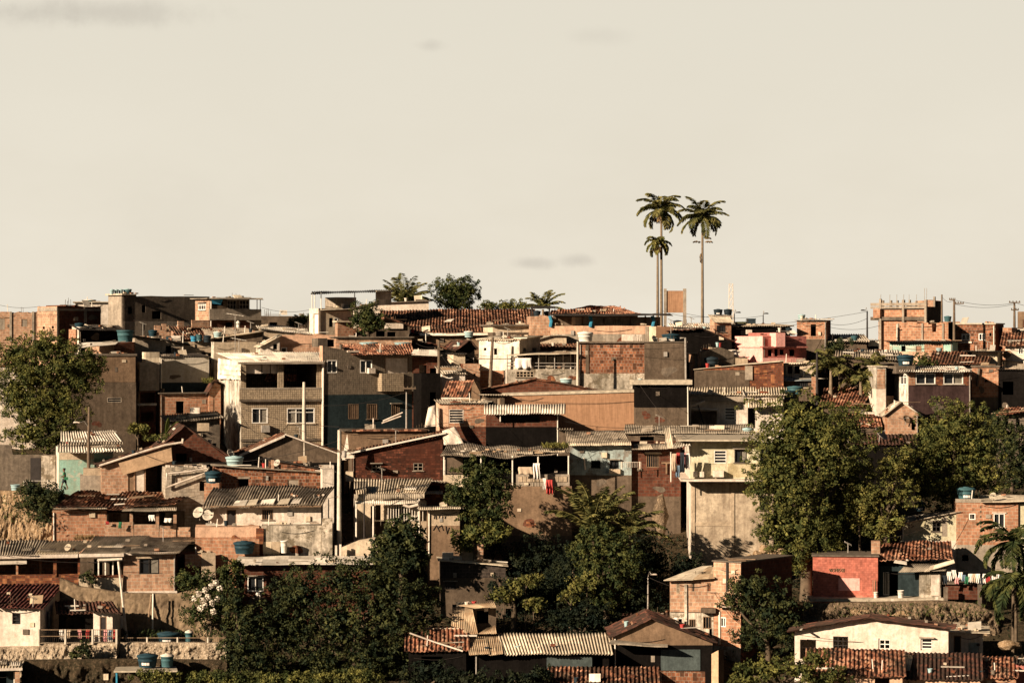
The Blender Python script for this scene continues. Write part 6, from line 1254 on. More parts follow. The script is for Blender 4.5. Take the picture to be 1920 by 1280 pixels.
h = H('porch with a corrugated roof and brick pillar at the bottom left corner', -30, 30, 1256, 1320, 189, th=0, d=3, m='tealdark', roof='cap', win=[('hole',-20,1258,12,1290)])
h.sheet('roof', 'corr:corrcream', [(-30,1254,-1),(41,1252,-1),(46,1237,2),(-30,1238,2)]); h.pbox('brick_pillar', 'brickpale', 28, 1258, 37, 1310, -.9, -.5); h.pbox('white_fascia', 'clean', -30, 1253, 42, 1256, -1.05, -.9)
thing_box('wall_box', 'small pale box fixed on the dark earthen wall', 'box', 194, 1263, 203, 1274, 190.7, .25, 'cream')
WBR = H('brick house with a white roof edge half swallowed by the dark tree', 450, 700, 1058, 1160, 203, th=2, d=5, m='brickdark', roof='cap', win=[('sash2',464,1081,494,1108)])
WBR.sheet('roof', 'flat:corrwhite', [(440,1058,-.8),(705,1056,-.8),(700,1041,4),(447,1042,4)]); WBR.pbox('window_frame', 'conc', 461, 1078, 497, 1081, -.06, 0)
cloth('small white rag under the window of the brick house by the dark tree', 480, 1107, 490, 1117, WBR.yat(485,-.1), 'white_cloth')
fence_wall('path_slab', 'sunlit concrete path slab right of the tall concrete pole', 'path', [(640,1026),(672,1014),(716,1008)], 1042, 209, 'cream', 2.5)
for x, t in ((630,1022),(638,1020)): thing_box('gate_post', ['left of two short white gate posts by the path slab','right of two short white gate posts by the path slab'][x > 634], 'gate post', x-2, t, x+2, 1045, 207.5+x*.001, .15, 'clean')
# earth bank at left
EB = bank('earth_bank', 'bare sunlit earth bank below the mouldy grey wall', 'earth bank', [(-40,920),(20,920),(105,922),(130,930)], 1014, 221, 'bankearth', .8, .4)
def boulder(label, x, y, rx, ry, Y, m='rock', seed=0):
    c = P(x, y, Y); mb = MB(); n, k = 18, 12; R = np.array((rx*Y/F, rx*Y/F*.7, ry*Y/F)); g = []
    for j in range(k+1):
        row = []
        for i in range(n):
            a, b = 2*math.pi*i/n, math.pi*j/k; d = np.array((math.sin(b)*math.cos(a), math.sin(b)*math.sin(a), math.cos(b)))
            f = 1+.16*math.sin(d[0]*4+seed)+.12*math.sin(d[2]*6+d[1]*5+seed*2)+.07*math.sin(d[0]*13+d[2]*11+seed); row.append(c+Vector(tuple(d*R*f)))
        g.append(row)
    for j in range(k):
        for i in range(n): mb.face([g[j][i], g[j][(i+1) % n], g[j+1][(i+1) % n], g[j+1][i]])
    return tag(mb.build('boulder', m, None, True), label, 'boulder', 'boulders on the slope')
boulder('tall brown boulder in the shade below the dark brick house', 1238, 968, 16, 34, 219, 'rock', 1)
for i, (x, y, rx, ry, Y, lb) in enumerate(((1420,1040,10,8,212,'white'),(1436,1030,12,9,213,'left upper'),(1448,1042,9,8,211.5,'right lower'),(1462,1034,10,7,213,'right upper'),(1405,1046,9,6,211,'leftmost'))): boulder(lb+' pale lump in the rubble heap beneath the big round tree', x, y, rx, ry, Y, 'bankearth', i+3)
boulder('pale rock under the long pale ledge left of the slim stilt', 1610, 1148, 22, 12, 203.6, 'bankearth', 11); boulder('pale rock under the long pale ledge right of the slim stilt', 1690, 1152, 20, 9, 203.6, 'bankearth', 12); boulder('lit brown rock heap under the right hand palm', 1892, 1209, 24, 9, 193, 'bankearth', 15); boulder('brown rock behind the grey stilt post', 1815, 1165, 14, 16, 205, 'bankearth', 13)
# person
def person(x, yf, yh, Y):
    b = P(x, yf, Y); hgt = (yf-yh)*Y/F; r = root('person', 'person in a green top and dark knee length shorts walking past the turquoise wall', 'person', b); k = hgt/1.72
    def skin(name, mat, verts, edges, par, sub=2):
        me = bpy.data.meshes.new(name); me.from_pydata([(q[0]*k, q[1]*k, q[2]*k) for q in verts], edges, []); o = link(bpy.data.objects.new(name, me), par)
        me.materials.append(MATS[mat]); m = o.modifiers.new('s', 'SKIN'); m.use_smooth_shade = True; s = o.modifiers.new('sub', 'SUBSURF'); s.levels = s.render_levels = sub
        for i, q in enumerate(verts): me.skin_vertices[0].data[i].radius = (q[3]*k, q[3]*k)
        me.skin_vertices[0].data[0].use_root = True; return o
    V = [(0,0,.93,.13),(0,0,1.12,.115),(-.02,0,1.34,.14),(-.03,0,1.47,.06),(-.05,0,1.55,.075),(-.07,0,1.64,.095),(-.06,0,1.70,.06)]; E = [(0,1),(1,2),(2,3),(3,4),(4,5),(5,6)]
    for s, kn, an, el, ha in ((-1,(-.16,.50),(-.26,.08),(.02,1.12),(-.20,1.02)),(1,(.10,.50),(.26,.10),(-.05,1.12),(-.22,1.10))):
        i = len(V); V += [(0,s*.09,.86,.085),(kn[0],s*.10,kn[1],.06),(an[0],s*.10,an[1],.042),(an[0]-.15,s*.11,.035,.035)]; E += [(0,i),(i,i+1),(i+1,i+2),(i+2,i+3)]
        i = len(V); V += [(-.02,s*.18,1.39,.055),(el[0],s*.23,el[1],.042),(ha[0],s*.19,ha[1],.032),(ha[0]-.06,s*.18,ha[1]-.01,.03)]; E += [(2,i),(i,i+1),(i+1,i+2),(i+2,i+3)]
        for f in range(4):
            j = len(V); V += [(ha[0]-.105,s*.18+(f-1.5)*.02,ha[1]-.02,.009),(ha[0]-.13+abs(f-1.2)*.008,s*.18+(f-1.5)*.02,ha[1]-.045,.008)]; E += [(i+3,j),(j,j+1)]
        j = len(V); V += [(ha[0]-.05,s*.18-s*.045,ha[1]+.005,.010),(ha[0]-.085,s*.18-s*.055,ha[1]-.005,.008)]; E += [(i+3,j),(j,j+1)]
    V.append((-.165,0,1.635,.014)); E.append((5,len(V)-1))
    body = skin('body', 'skin', V, E, r)
    skin('hair', 'hair', [(-.03,0,1.66,.098),(-.04,0,1.72,.085),(.02,0,1.64,.085)], [(0,1),(0,2)], r)
    skin('green_top', 'green_cloth', [(0,0,.92,.155),(0,0,1.14,.14),(-.02,0,1.36,.16),(-.03,0,1.43,.09)]+[(-.02,s*.19,1.38,.075) for s in (-1,1)]+[(.0,s*.225,1.22,.06) for s in (-1,1)], [(0,1),(1,2),(2,3),(2,4),(2,5),(4,6),(5,7)], r)
    skin('dark_shorts', 'dark_cloth', [(0,0,.94,.145),(-.03,-.09,.84,.115),(-.15,-.10,.52,.085),(.02,.09,.84,.115),(.10,.10,.50,.085)], [(0,1),(1,2),(0,3),(3,4)], r)
person(121, 918, 878, 223.5)
thing_box('bag', 'green bag carried by the person walking past the turquoise wall', 'bag', 120, 894, 127, 899, 223.1, .16, 'green_cloth')
# ================================================================== POLES AND WIRES
pole('dark timber power pole with a street lamp in front of the turquoise house', 167, 762, 876, 222.8, .13, 'polewood', lamp=(147,792,802), lean=-1)
pole('pale round concrete pole in front of the mosaic building', 570, 716, 835, 232, .16, 'poleconc', name='utility_pole')
pole('thin grey pole at the right end of the tall dark mosaic house', 762, 735, 810, 236, .07, 'metal', arms=((728,-6,18),))
pole('dark timber pole in the alley right of the orange tile roof', 823, 638, 800, 240, .15, 'polewood', arms=((655,-8,8),))
pole('leaning timber pole in front of the white rendered house', 924, 632, 730, 243, .15, 'polewood', lean=-6)
pole('thin pale pole at the left corner of the mottled brick house', 1083, 640, 728, 241, .1, 'poleconc')
pole('small lamp post on the skyline right of the two dark tanks', 1377, 588, 640, 262, .06, 'frame_dark', lamp=(1381,586,588), name='street_lamp', cat='street lamp', group='street lamps')
pole('small lamp post behind the square dark green tank', 1431, 590, 640, 262, .06, 'frame_dark', lamp=(1433,588,590), name='street_lamp', cat='street lamp', group='street lamps')
pole('tall thin lamp post left of the unfinished brick building', 1626, 583, 660, 260, .09, 'frame_dark', lamp=(1622,582,584), name='street_lamp', cat='street lamp', group='street lamps')
pole('bare dark pole behind the unfinished brick building', 1766, 552, 640, 266, .1, 'polewood')
pole('utility pole with offset crossarm left of the grey render house', 1789, 561, 665, 260, .13, 'polewood', arms=((562,-9,2),(569,2,18)))
pole('utility pole with stacked crossarms at the right end of the skyline', 1902, 566, 640, 270, .13, 'polewood', arms=((567,-10,11),(581,-6,8)))
pole('dark post beside the coconut palms and the brick pillar', 1532, 660, 750, 241, .12, 'frame_dark')
pole('lamp post glowing pale in the shade left of the crumbling brick house', 1215, 1080, 1160, 203, .06, 'metal', lamp=(1222,1077,1082), name='street_lamp', cat='street lamp', group='street lamps')
pole('short dark power pole in front of the white washed house', 616, 935, 1035, 209.5, .06, 'frame_dark')
pole('dark thin pole before the cream grille house', 683, 905, 1008, 210.5, .06, 'frame_dark')
for i, (a, b, Y0, Y1, lb) in enumerate((((1626,584),(1330,612),260,262,'wire from the thin lamp post down to the slim brick tower'),((1789,562),(1902,568),260,270,'upper wire between the two skyline utility poles'),((1789,570),(1902,570),260,270,'lower wire between the two skyline utility poles'),
  ((1902,567),(1990,574),270,272,'wire leaving the last skyline pole to the right'),((1766,556),(1789,562),266,260,'short wire between the bare pole and the crossarm pole'),((-20,566),(75,574),280,270,'wire over the brick wall at the left edge'),((490,576),(583,580),262,262,'wire from the gridded house to the pale terrace building'),
  ((1240,582),(1340,592),266,256,'wire behind the palms to the slim brick tower'),((1287,588),(1430,592),266,262,'wire from the concrete frame to the second lamp post'),((1550,606),(1626,597),258,260,'wire above the small brick hut'),((1550,612),(1650,610),259,262,'lower wire above the small brick hut'),
  ((452,765),(636,800),236,214,'wire from the mosaic building to the tall concrete pole'),((605,760),(762,735),236,236,'wire along the teal ground floor'),((823,660),(905,748),240,236,'slack wire from the alley pole over the gable end'),((943,745),(1192,752),235.7,235.7,'long wire across the ribbed tan wall'),
  ((1060,790),(1240,798),228,228,'wire below the ribbed tan wall'),((636,812),(832,806),212,230,'wire from the tall concrete pole to the white tarpaulin'),((167,770),(60,828),223,226,'wire from the lamp pole towards the left edge'),((802,760),(880,830),231,222,'wire across the white tarpaulin'),((1070,880),(1100,834),221,224,'cable up to the frayed roof of the teal house'),
  ((823,645),(945,668),240,243,'wire from the alley pole to the stained terrace house'),((1490,1188),(1770,1202),193,193,'thin wire across the long cream gabled house'),((1215,1081),(1345,1110),203,198.5,'wire from the shaded lamp post to the brick house'),((1340,1110),(1390,1170),198.5,197,'slack wire along the square brick block'),((1643,795),(1560,790),237,237,'wire left of the narrow white wall house'))): cable(lb, (a, b), Y0, Y1, r=.028, sag=.35)
cable('white cable looping in front of the mosaic building left', ((452,775),(484,812)), 236.5, 235, r=.03, sag=.35); cable('white cable looping in front of the mosaic building right', ((549,781),(522,812)), 236, 234, r=.03, sag=.25)
for i, (a, b) in enumerate((((718,789),(755,773)),((716,793),(752,780)),((700,803),(700,784)))):
    mb = MB(); mb.tube([P(*a, 233.5), P(*b, 233.8)], .06, 6); tag(mb.build('loose_pipe', 'clean'), ['upper of two white pipes slanting over the brown roof edge','lower of two white pipes slanting over the brown roof edge','short white vent pipe standing on the brown roof edge'][i], 'pipe')

for lb, x, yt, yb, Y in (('aerial above the black stepping roof beside the teal tank', 268, 606, 634, 251), ('aerial on the roof edge behind the long beige parapet', 470, 604, 626, 255), ('aerial on the orange rendered wall left of the tiled hall', 560, 606, 629, 251), ('aerial above the white rendered house with tiny windows', 952, 616, 638, 247),
  ('aerial above the dark rendered flat roofed block', 1258, 600, 626, 246), ('aerial above the dark house behind the blue lidded tank', 1296, 596, 622, 253), ('aerial on the roof behind the plum fronted house', 1852, 640, 662, 252), ('aerial standing on the dark gabled house with white edges', 562, 800, 826, 233), ('aerial on the steep mossy brick house', 742, 806, 832, 229), ('aerial on the sheet roof of the cream grille house', 716, 878, 905, 217), ('aerial above the wide weathered roof by the yellow house', 1236, 780, 805, 231), ('aerial on the neat brick row house roof', 306, 988, 1015, 207), ('aerial on the roof of the salmon red hut', 1590, 1018, 1042, 209)):
    antenna(lb, x, yt, yb, Y, 6)
for lb, x, y, r, Y, az, m in (('small pale dish on the grey house with corrugated eaves', 1332, 735, 6, 236, -.7, 'board'), ('small grey dish on the white rendered house roof', 946, 634, 6, 247, -.5, 'corrgrey'), ('small pale dish on the long brick house roof', 520, 868, 7, 222.5, -.6, 'board'), ('small grey dish above the peach terrace wall', 470, 978, 6, 211.5, -.6, 'corrgrey'), ('small pale dish on the brick house with the white framed window', 1862, 930, 7, 213, -.6, 'corrcream'), ('pale dish on the row house roof by the white fascia', 128, 1026, 7, 206, -.5, 'corrcream')):
    dish(lb, x, y, r, Y, az=az, m=m)
for lb, a, b, Y0, Y1 in (('cable from the mosaic house corner to the tall concrete pole', (800,742), (640,810), 236, 212), ('upper cable over the steep mossy brick house', (640,812), (940,770), 211, 232), ('cable over the long brick house to the concrete pole', (400,868), (634,826), 222, 211), ('cable along the front of the white washed house', (394,946), (634,930), 211, 210.8), ('cable over the crooked tile roof', (167,806), (384,884), 222, 219), ('cable above the laundry porch', (98,948), (368,930), 211, 212), ('cable in front of the row houses', (-20,1036), (238,1050), 203, 203), ('cable from the tall concrete pole over the dark tree', (638,830), (800,950), 210, 211), ('cable across the veranda roof', (838,846), (1070,828), 219, 222), ('cable over the frayed roof of the teal house', (1066,812), (1200,800), 226, 228), ('cable from the yellow house to the dark block', (1290,822), (1200,722), 214, 232), ('cable above the bright pink house', (1380,616), (1520,600), 252, 256), ('long cable over the plum fronted house', (1540,664), (1880,690), 240, 240), ('cable from the brick house tank towards the right edge', (1830,925), (1940,905), 212, 214), ('cable over the broad clay tile roof', (1650,1010), (1795,960), 209, 212), ('low cable over the bottom right tile roofs', (1500,1212), (1930,1228), 190, 190), ('cable over the skyline houses left of the terrace building', (250,600), (440,594), 262, 250), ('cable over the tiled lean-to', (640,606), (926,604), 262, 262), ('cable over the porch canopy', (1035,584), (1240,586), 257, 266), ('cable along the dark rendered block', (1090,640), (1290,650), 242, 241), ('cable from the alley pole towards the mossy gable', (823,648), (770,636), 240, 252), ('second slack cable from the alley pole', (823,652), (905,700), 240, 243)):
    cable(lb, (a, b), Y0, Y1, r=.028, sag=.4)
# ================================================================== VEGETATION
tree('big tree with sunlit olive leaves at the left edge above the grey wall', [(58,705,62,52),(120,690,58,50),(25,668,40,34),(85,652,58,28),(150,705,42,46),(62,765,55,45),(112,770,52,42),(170,684,26,20),(30,735,35,35),(60,815,48,30),(110,815,40,28)], 231, 865, 85, .25, 'leaf_olive', 1.25, tr=.3)
tree('round dark tree standing alone on the skyline above the long tiled hall', [(855,548,38,29),(838,547,26,24),(876,545,22,22),(856,569,32,12)], 290, 615, 856, .24, 'leaf_mid', 1.7, tr=.22)
for i, (x, y, rx, ry) in enumerate(((912,573,17,9),(945,572,20,9.5),(976,574,17,10))): tree(['leftmost low bushy treetop behind the ridge of the tiled hall','middle low bushy treetop behind the ridge of the tiled hall','rightmost low bushy treetop behind the ridge of the tiled hall'][i], [(x,y,rx,ry),(x+8,y+2,rx*.7,ry*.8)], 298, 610, x, .24, 'leaf_olive', 1.1, group='low treetops behind the tiled hall')
tree('dense dark shrub tree in front of the long white gabled house', [(686,590,26,24),(702,600,22,17),(668,598,15,15),(688,612,20,12)], 253, 640, 688, .24, 'leaf_mid', 1.2)
tree('small tree against the dark wall left of the pale terrace building', [(558,602,14,10),(548,608,9,8),(572,598,6,10)], 268, 640, 558, .25, 'leaf_mid')
palm('coconut palm standing behind the wavy terrace awning on the skyline', 758, 572, 620, 288, 20, 3.7, seed=3, el=(.5,1.5), droop=1.0, ll=.85, lw=.08, n=30)
palm('small coconut palm on the skyline left of the hipped tile roof', 1018, 580, 620, 288, 14, 2.8, seed=4, el=(.4,1.5), droop=1.2, ll=.7, lw=.07, n=26)
palm('tallest palm with a shaggy skirt of dead fronds, left of the tall pair', 1240, 394, 640, 276, 22, 2.8, seed=5, el=(-.5,1.45), droop=1.8, skirt=12, ll=.8, lw=.075, tr=.14, n=46)
palm('shorter golden palm leaning close beside the tallest palm', 1233, 454, 640, 275, 13, 1.9, 'leaf_gold', seed=6, el=(-.5,1.0), droop=1.9, skirt=8, ll=.5, lw=.09, tr=.13, n=28)
palm('single tall palm with a clean slim trunk right of the palm pair', 1317, 409, 640, 274, 24, 2.9, seed=8, el=(-.4,1.45), droop=1.6, ll=.8, lw=.075, tr=.14, n=46)
fr2 = bpy.data.objects[[o.name for o in bpy.data.objects if o.get('label','').startswith('single tall palm')][0]]
for nm, x, y, az, L, m in (('flower_stalk',1316,455,3.0,.95,'leaf_dry'),('flower_stalk',1320,455,.2,.95,'leaf_dry'),('flower_stalk',1320,448,.6,.9,'leaf_dry'),('spathe',1316,472,3.3,1.2,'leaf_dry')):
    C, D, Ls, Ws, rb = [], [], [], [], MB(); frond(C, D, Ls, Ws, rb, P(x,y,274), az, .5 if nm != 'spathe' else -1.1, L, 1.2, n=16, ll=.36, lw=.07, twist=.4)
    leafmesh(nm, np.array([tuple(q) for q in C]), np.array([tuple(q) for q in D]), np.array(Ls), np.array(Ws), m, fr2)
palm('coconut palm with upright fronds among dark roofs near the pink house', 1558, 690, 755, 243, 16, 2.6, seed=9, el=(0,1.4), droop=1.5, ll=.65, lw=.09)
palm('low coconut palm spreading fronds left of the narrow white wall house', 1614, 712, 760, 242.5, 14, 2.8, seed=10, el=(-.2,1.2), droop=1.7, ll=.7, lw=.09)
palm('coconut palm half hidden behind the low spreading palm', 1640, 694, 760, 244, 12, 2.2, seed=12, el=(.2,1.4), droop=1.4, ll=.6, lw=.09)
tree('dark round bush under the wide dark sheet roof by the coconut palms', [(1568,652,28,14)], 252, 690, 1568, .24, 'leaf_dark')
tree('small leafy tree beside the large dark blue tank on the plum fronted house', [(1728,678,16,12),(1742,684,12,9)], 244, 720, 1730, .28, 'leaf_mid')
tree('biggest round tree on the right with yellow green sunlit leaf clusters', [(1500,795,86,54),(1458,842,56,58),(1548,835,86,64),(1590,800,40,40,5),(1478,912,70,58),(1560,915,66,58,7),(1505,985,62,52),(1578,985,56,48,7),(1592,880,46,48,8),(1505,1040,48,34),(1440,890,40,40),(1445,985,30,45)], 210, 1085, 1510, .25, 'leaf_olive', 1.0, tr=.4)
tree('second large tree rising beneath the small brick gabled house', [(1790,800,70,50),(1752,850,60,48),(1832,842,54,52),(1770,910,64,48),(1838,895,54,46),(1720,880,35,35)], 218, 985, 1790, .25, 'leaf_olive', 1.0, tr=.35)
tree('golden leaved tree between the two large right hand trees', [(1672,878,40,36),(1694,862,26,22),(1640,930,42,38),(1692,922,32,28),(1655,985,36,28),(1618,960,30,40)], 211.5, 1040, 1660, .25, 'leaf_gold', .8, tr=.2)
tree('dark shaded tree at the right edge behind the second large tree', [(1890,830,42,44),(1905,885,38,38),(1876,800,30,26),(1925,850,40,45)], 229, 935, 1895, .25, 'leaf_dark', 1.0)
tree('slim pale trunked young tree before the golden leaved tree', [(1606,922,20,12),(1600,945,16,10)], 211.5, 1040, 1612, .25, 'leaf_gold', .7, tr=.09)
tree('dark bushy tree below the slim veranda posts', [(898,890,46,32),(876,930,42,38),(930,920,36,38),(888,962,38,28),(930,960,25,25)], 213, 1030, 900, .24, 'leaf_mid', 1.1)
tree('lighter shrub at the foot of the dark bushy veranda tree', [(890,1002,34,22),(930,996,24,20),(868,1018,20,16)], 207, 1050, 890, .27, 'leaf_olive', 1.1)
palm('coconut palm rising from the shady gully with long upright fronds', 1112, 1000, 1120, 205.2, 15, 4.6, seed=13, el=(.75,1.5), droop=1.05, ll=.85, lw=.09, n=38, trunkmat='bark')
palm('second coconut palm in the shady gully with arching golden fronds', 1180, 1004, 1120, 205.5, 13, 3.8, 'leaf_palm', seed=15, el=(.4,1.4), droop=1.5, ll=.7, lw=.09, n=34, trunkmat='bark')
tree('leafy tree in the gully with its left side catching the sun', [(1128,1004,40,28),(1160,1030,42,34),(1116,1052,38,34),(1152,1084,42,36),(1130,1122,38,28),(1090,1030,24,24),(1182,1060,26,34)], 203.0, 1165, 1135, .25, 'leaf_mid', .9)
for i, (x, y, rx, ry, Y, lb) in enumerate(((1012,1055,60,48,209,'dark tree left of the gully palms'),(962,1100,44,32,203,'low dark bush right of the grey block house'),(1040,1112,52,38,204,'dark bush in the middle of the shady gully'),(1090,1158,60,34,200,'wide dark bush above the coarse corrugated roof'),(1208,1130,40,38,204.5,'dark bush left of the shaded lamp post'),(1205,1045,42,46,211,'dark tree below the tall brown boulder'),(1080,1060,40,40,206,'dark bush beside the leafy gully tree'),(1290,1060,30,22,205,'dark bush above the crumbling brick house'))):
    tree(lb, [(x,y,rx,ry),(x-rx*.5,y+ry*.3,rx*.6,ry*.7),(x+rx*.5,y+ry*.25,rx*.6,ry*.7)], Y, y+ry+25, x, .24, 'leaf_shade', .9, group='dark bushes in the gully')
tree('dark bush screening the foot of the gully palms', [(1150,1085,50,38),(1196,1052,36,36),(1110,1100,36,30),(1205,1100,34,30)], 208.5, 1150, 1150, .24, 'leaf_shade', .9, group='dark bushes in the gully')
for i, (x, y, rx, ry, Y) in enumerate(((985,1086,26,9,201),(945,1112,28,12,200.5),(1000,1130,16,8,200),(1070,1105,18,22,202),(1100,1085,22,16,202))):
    tree(['sunlit sprig above the grey block house side yard','sunlit bush in front of the grey block house','thin sunlit twig bush right of the patched shack','sunlit sapling left of the leafy gully tree','sunlit low branches under the leafy gully tree'][i], [(x,y,rx*.6,ry*.7),(x-rx*.7,y+ry*.6,rx*.45,ry*.6),(x+rx*.7,y-ry*.3,rx*.5,ry*.6),(x+rx*.3,y+ry*.9,rx*.5,ry*.5)], Y, y+ry+30, x, .24, 'leaf_gold', .5, tr=.04, k=20, group='sunlit sprigs in the gully')  # sunlit look of the sprigs put into the paler gold leaf colour
tree('huge dark leafy tree filling the bottom left of centre', [(562,1112,66,46),(640,1092,66,46),(718,1095,64,46),(545,1180,84,56),(640,1170,84,66),(738,1160,74,58),(600,1240,92,46),(700,1238,84,46),(788,1125,36,36,5),(790,1200,40,40,4),(640,1290,120,40)], 194, 1330, 640, .25, 'leaf_dark', 1.0, tr=.45)
tree('dark shrub tree left of the huge dark tree', [(470,1170,40,40),(455,1220,45,40),(490,1240,50,40),(440,1130,26,40)], 192.5, 1290, 465, .25, 'leaf_dark', 1.0)
tree('mango tree with long drooping leaves beside the sunlit path', [(750,1008,40,32),(730,1035,34,24),(776,1034,30,24)], 203, 1085, 750, .46, 'leaf_dark', .9, tr=.2)
FT = tree('flowering tree with bunches of white blossom beside the stone wall', [(382,1092,38,30),(402,1132,36,36),(425,1082,20,34),(366,1150,26,22),(345,1085,18,18)], 199.5, 1190, 395, .25, 'leaf_mid', .8, tr=.1)
C = []; NB = []
for x, y in ((372,1113),(385,1106),(396,1098),(380,1125),(364,1122),(405,1092),(412,1102),(390,1118),(398,1130),(408,1122),(376,1140),(400,1146),(384,1134)):
    q = np.array(P(x, y, 197.6)); NB.append(sphere_dirs(60)); C.append(q+NB[-1]*.24*(.7+.3*rng.random(60))[:, None])
C = np.concatenate(C); NB = np.concatenate(NB); TB = np.cross(NB, rng.normal(size=NB.shape)); TB /= np.linalg.norm(TB, axis=1)[:, None]; leafmesh('blossom', C, TB, np.full(len(C), .15), np.full(len(C), .13), 'blossom', FT, nrm=NB)
tree('climbing leafy vine at the left corner of the brick house by the dark tree', [(448,1085,10,28),(442,1060,9,14)], 201, 1130, 447, .28, 'leaf_olive', 1.0)
tree('dark ivy bush spilling over the bare earth bank', [(78,932,40,24),(96,955,28,28),(56,918,24,12),(80,950,34,24)], 219.6, 985, 85, .27, 'leaf_dark', 1.2, sp=.6, tr=.08)
tree('potted bush hanging over the rounded plaster balcony', [(168,1084,13,11),(160,1080,8,7)], 203, 1104, 168, .2, 'leaf_dark', 1.2)
tree('small dark bush on the pale stone slope behind the post fence', [(157,1216,14,15),(140,1226,8,6)], 193.6, 1240, 157, .24, 'leaf_dark', 1.1)
for i, (x, y, rx, ry, Y) in enumerate(((290,1266,40,10,186.4),(380,1272,50,13,187),(460,1276,55,14,187),(560,1274,60,14,186),(650,1268,55,12,186))):
    tree(['leftmost low hedge bush under the bottom left canopy','low hedge bush right of the canopy at the bottom edge','low hedge bush beneath the dark shrub tree','low hedge bush beneath the huge dark tree','rightmost low hedge bush beneath the huge dark tree'][i], [(x,y,rx,ry),(x+rx*.6,y+3,rx*.6,ry)], Y, 1310, x, .2, 'leaf_olive', 1.2, name='hedge_bush', cat='bush', group='low hedge bushes along the bottom edge', sp=.45)
tree('dark feathery tree in front of the square brick block', [(1420,1110,54,32),(1442,1150,60,42),(1392,1105,32,22),(1470,1182,46,36),(1412,1195,36,22),(1370,1130,20,12)], 196.6, 1250, 1440, .25, 'leaf_dark', .95, tr=.2)
tree('wide olive bush at the bottom edge below the long cream gable', [(1440,1258,56,28),(1400,1270,40,22),(1500,1254,42,26),(1552,1274,42,20),(1530,1232,22,14)], 184, 1320, 1460, .24, 'leaf_olive', .85)
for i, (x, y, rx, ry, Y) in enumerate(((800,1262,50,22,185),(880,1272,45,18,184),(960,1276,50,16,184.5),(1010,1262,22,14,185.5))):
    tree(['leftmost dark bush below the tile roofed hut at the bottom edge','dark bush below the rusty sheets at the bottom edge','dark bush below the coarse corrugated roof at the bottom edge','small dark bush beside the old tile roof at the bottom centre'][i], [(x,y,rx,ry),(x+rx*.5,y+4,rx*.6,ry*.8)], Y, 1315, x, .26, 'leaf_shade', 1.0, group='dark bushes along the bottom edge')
palm('right hand coconut palm with drooping feathery fronds, upper crown', 1900, 1018, 1225, 196, 18, 3.6, seed=17, el=(-.4,1.2), droop=2.1, ll=.8, lw=.08, n=38, tr=.12, mat='leaf_mid', trunkmat='bark')
palm('lower coconut palm at the right edge with fronds over the washing', 1905, 1090, 1225, 194, 16, 3.6, seed=18, el=(-.7,.8), droop=1.9, ll=.8, lw=.08, n=38, tr=.11, mat='leaf_mid', trunkmat='bark')
tree('papaya plant with a bunch of yellow fruit above the slanting roof', [(258,806,12,9),(250,800,7,6),(268,803,7,6)], 226, 845, 258, .25, 'leaf_gold', .8, tr=.07, name='papaya_plant', cat='plant', group=None)
def banana(label, x, y, base, Y, lv):
    r = root('banana_plant', label, 'plant', P(x, base, Y), 'banana plants'); mb = MB(); mb.tube([P(x, base, Y)-Vector((0,0,.5)), P(x, y, Y)], [.13,.09], 7); mb.build('stem', 'leaf_banana', r)
    for (ax, ay, w) in lv:
        mb = MB(); a = P(x, y, Y); b = P(x+ax, y+ay, Y-.2); m = a.lerp(b, .55)+Vector((0, 0, abs(ax)*Y/F*.35)); n = 10; row = []
        for i in range(n+1):
            t = i/n; q = a.lerp(m, t).lerp(m.lerp(b, t), t); ww = w*math.sin(math.pi*min(1, .08+t*.92))**.6; d = Vector((.45, .6, .35))*ww
            row.append((q-d, q, q+d+Vector((0, 0, -.05))))
        for p, q in zip(row, row[1:]): mb.face([p[0],p[1],q[1],q[0]]); mb.face([p[1],p[2],q[2],q[1]])
        o = mb.build('leaf', 'leaf_banana', r, True); s = o.modifiers.new('t', 'SOLIDIFY'); s.thickness = .02
banana('banana plant with two bright broad leaves behind the mossy gable', 312, 812, 835, 227, ((4,-30,.3),(24,-22,.3),(-18,4,.22)))
banana('banana plant with arching leaves above the pale yellow house', 1666, 975, 1010, 211.5, ((28,2,.42),(-26,4,.35),(-10,-22,.3),(10,-24,.3),(-38,24,.25)))
def weeds(label, x0, x1, y, Y, n, mat, h=.3, dy=3, name='weeds'):
    r = root(name, label, 'weeds', P((x0+x1)/2, y, Y)); xs = rng.uniform(x0, x1, n); C = np.stack([(xs-960)*Y/F, Y+rng.uniform(-.6, .6, n), ZC+(HOR-y-rng.uniform(-dy, dy, n))*Y/F], 1)
    D = sphere_dirs(n)*.7+np.array((0,0,.8)); D /= np.linalg.norm(D, axis=1)[:, None]; leafmesh('tufts', C, D, rng.uniform(.6, 1.3, n)*h, np.full(n, .08), mat, r); r['kind'] = 'stuff'
weeds('tuft of green weeds growing on the ragged veranda roof', 1018, 1066, 838, 220.5, 420, 'leaf_gold', .35)
weeds('grass along the ridge of the mossy dark roof by the papaya', 270, 320, 822, 226, 300, 'leaf_olive', .3, 6)
weeds('weeds sprouting on the bare earth bank', 5, 60, 955, 215.5, 260, 'leaf_mid', .3, 26)
weeds('weeds along the foot of the fieldstone retaining wall', 230, 420, 1192, 198.2, 420, 'leaf_mid', .35, 8)
weeds('weeds on the rocky bank under the ledge', 1560, 1850, 1145, 201.5, 500, 'leaf_mid', .3, 12)
weeds('green weeds under the hanging sheeting wall', 380, 398, 716, 244, 120, 'leaf_gold', .4)
weeds('tufts of dry grass below the lit brick wall of the laundry porch', 140, 180, 1010, 212.5, 260, 'leaf_dry', .3, 3)
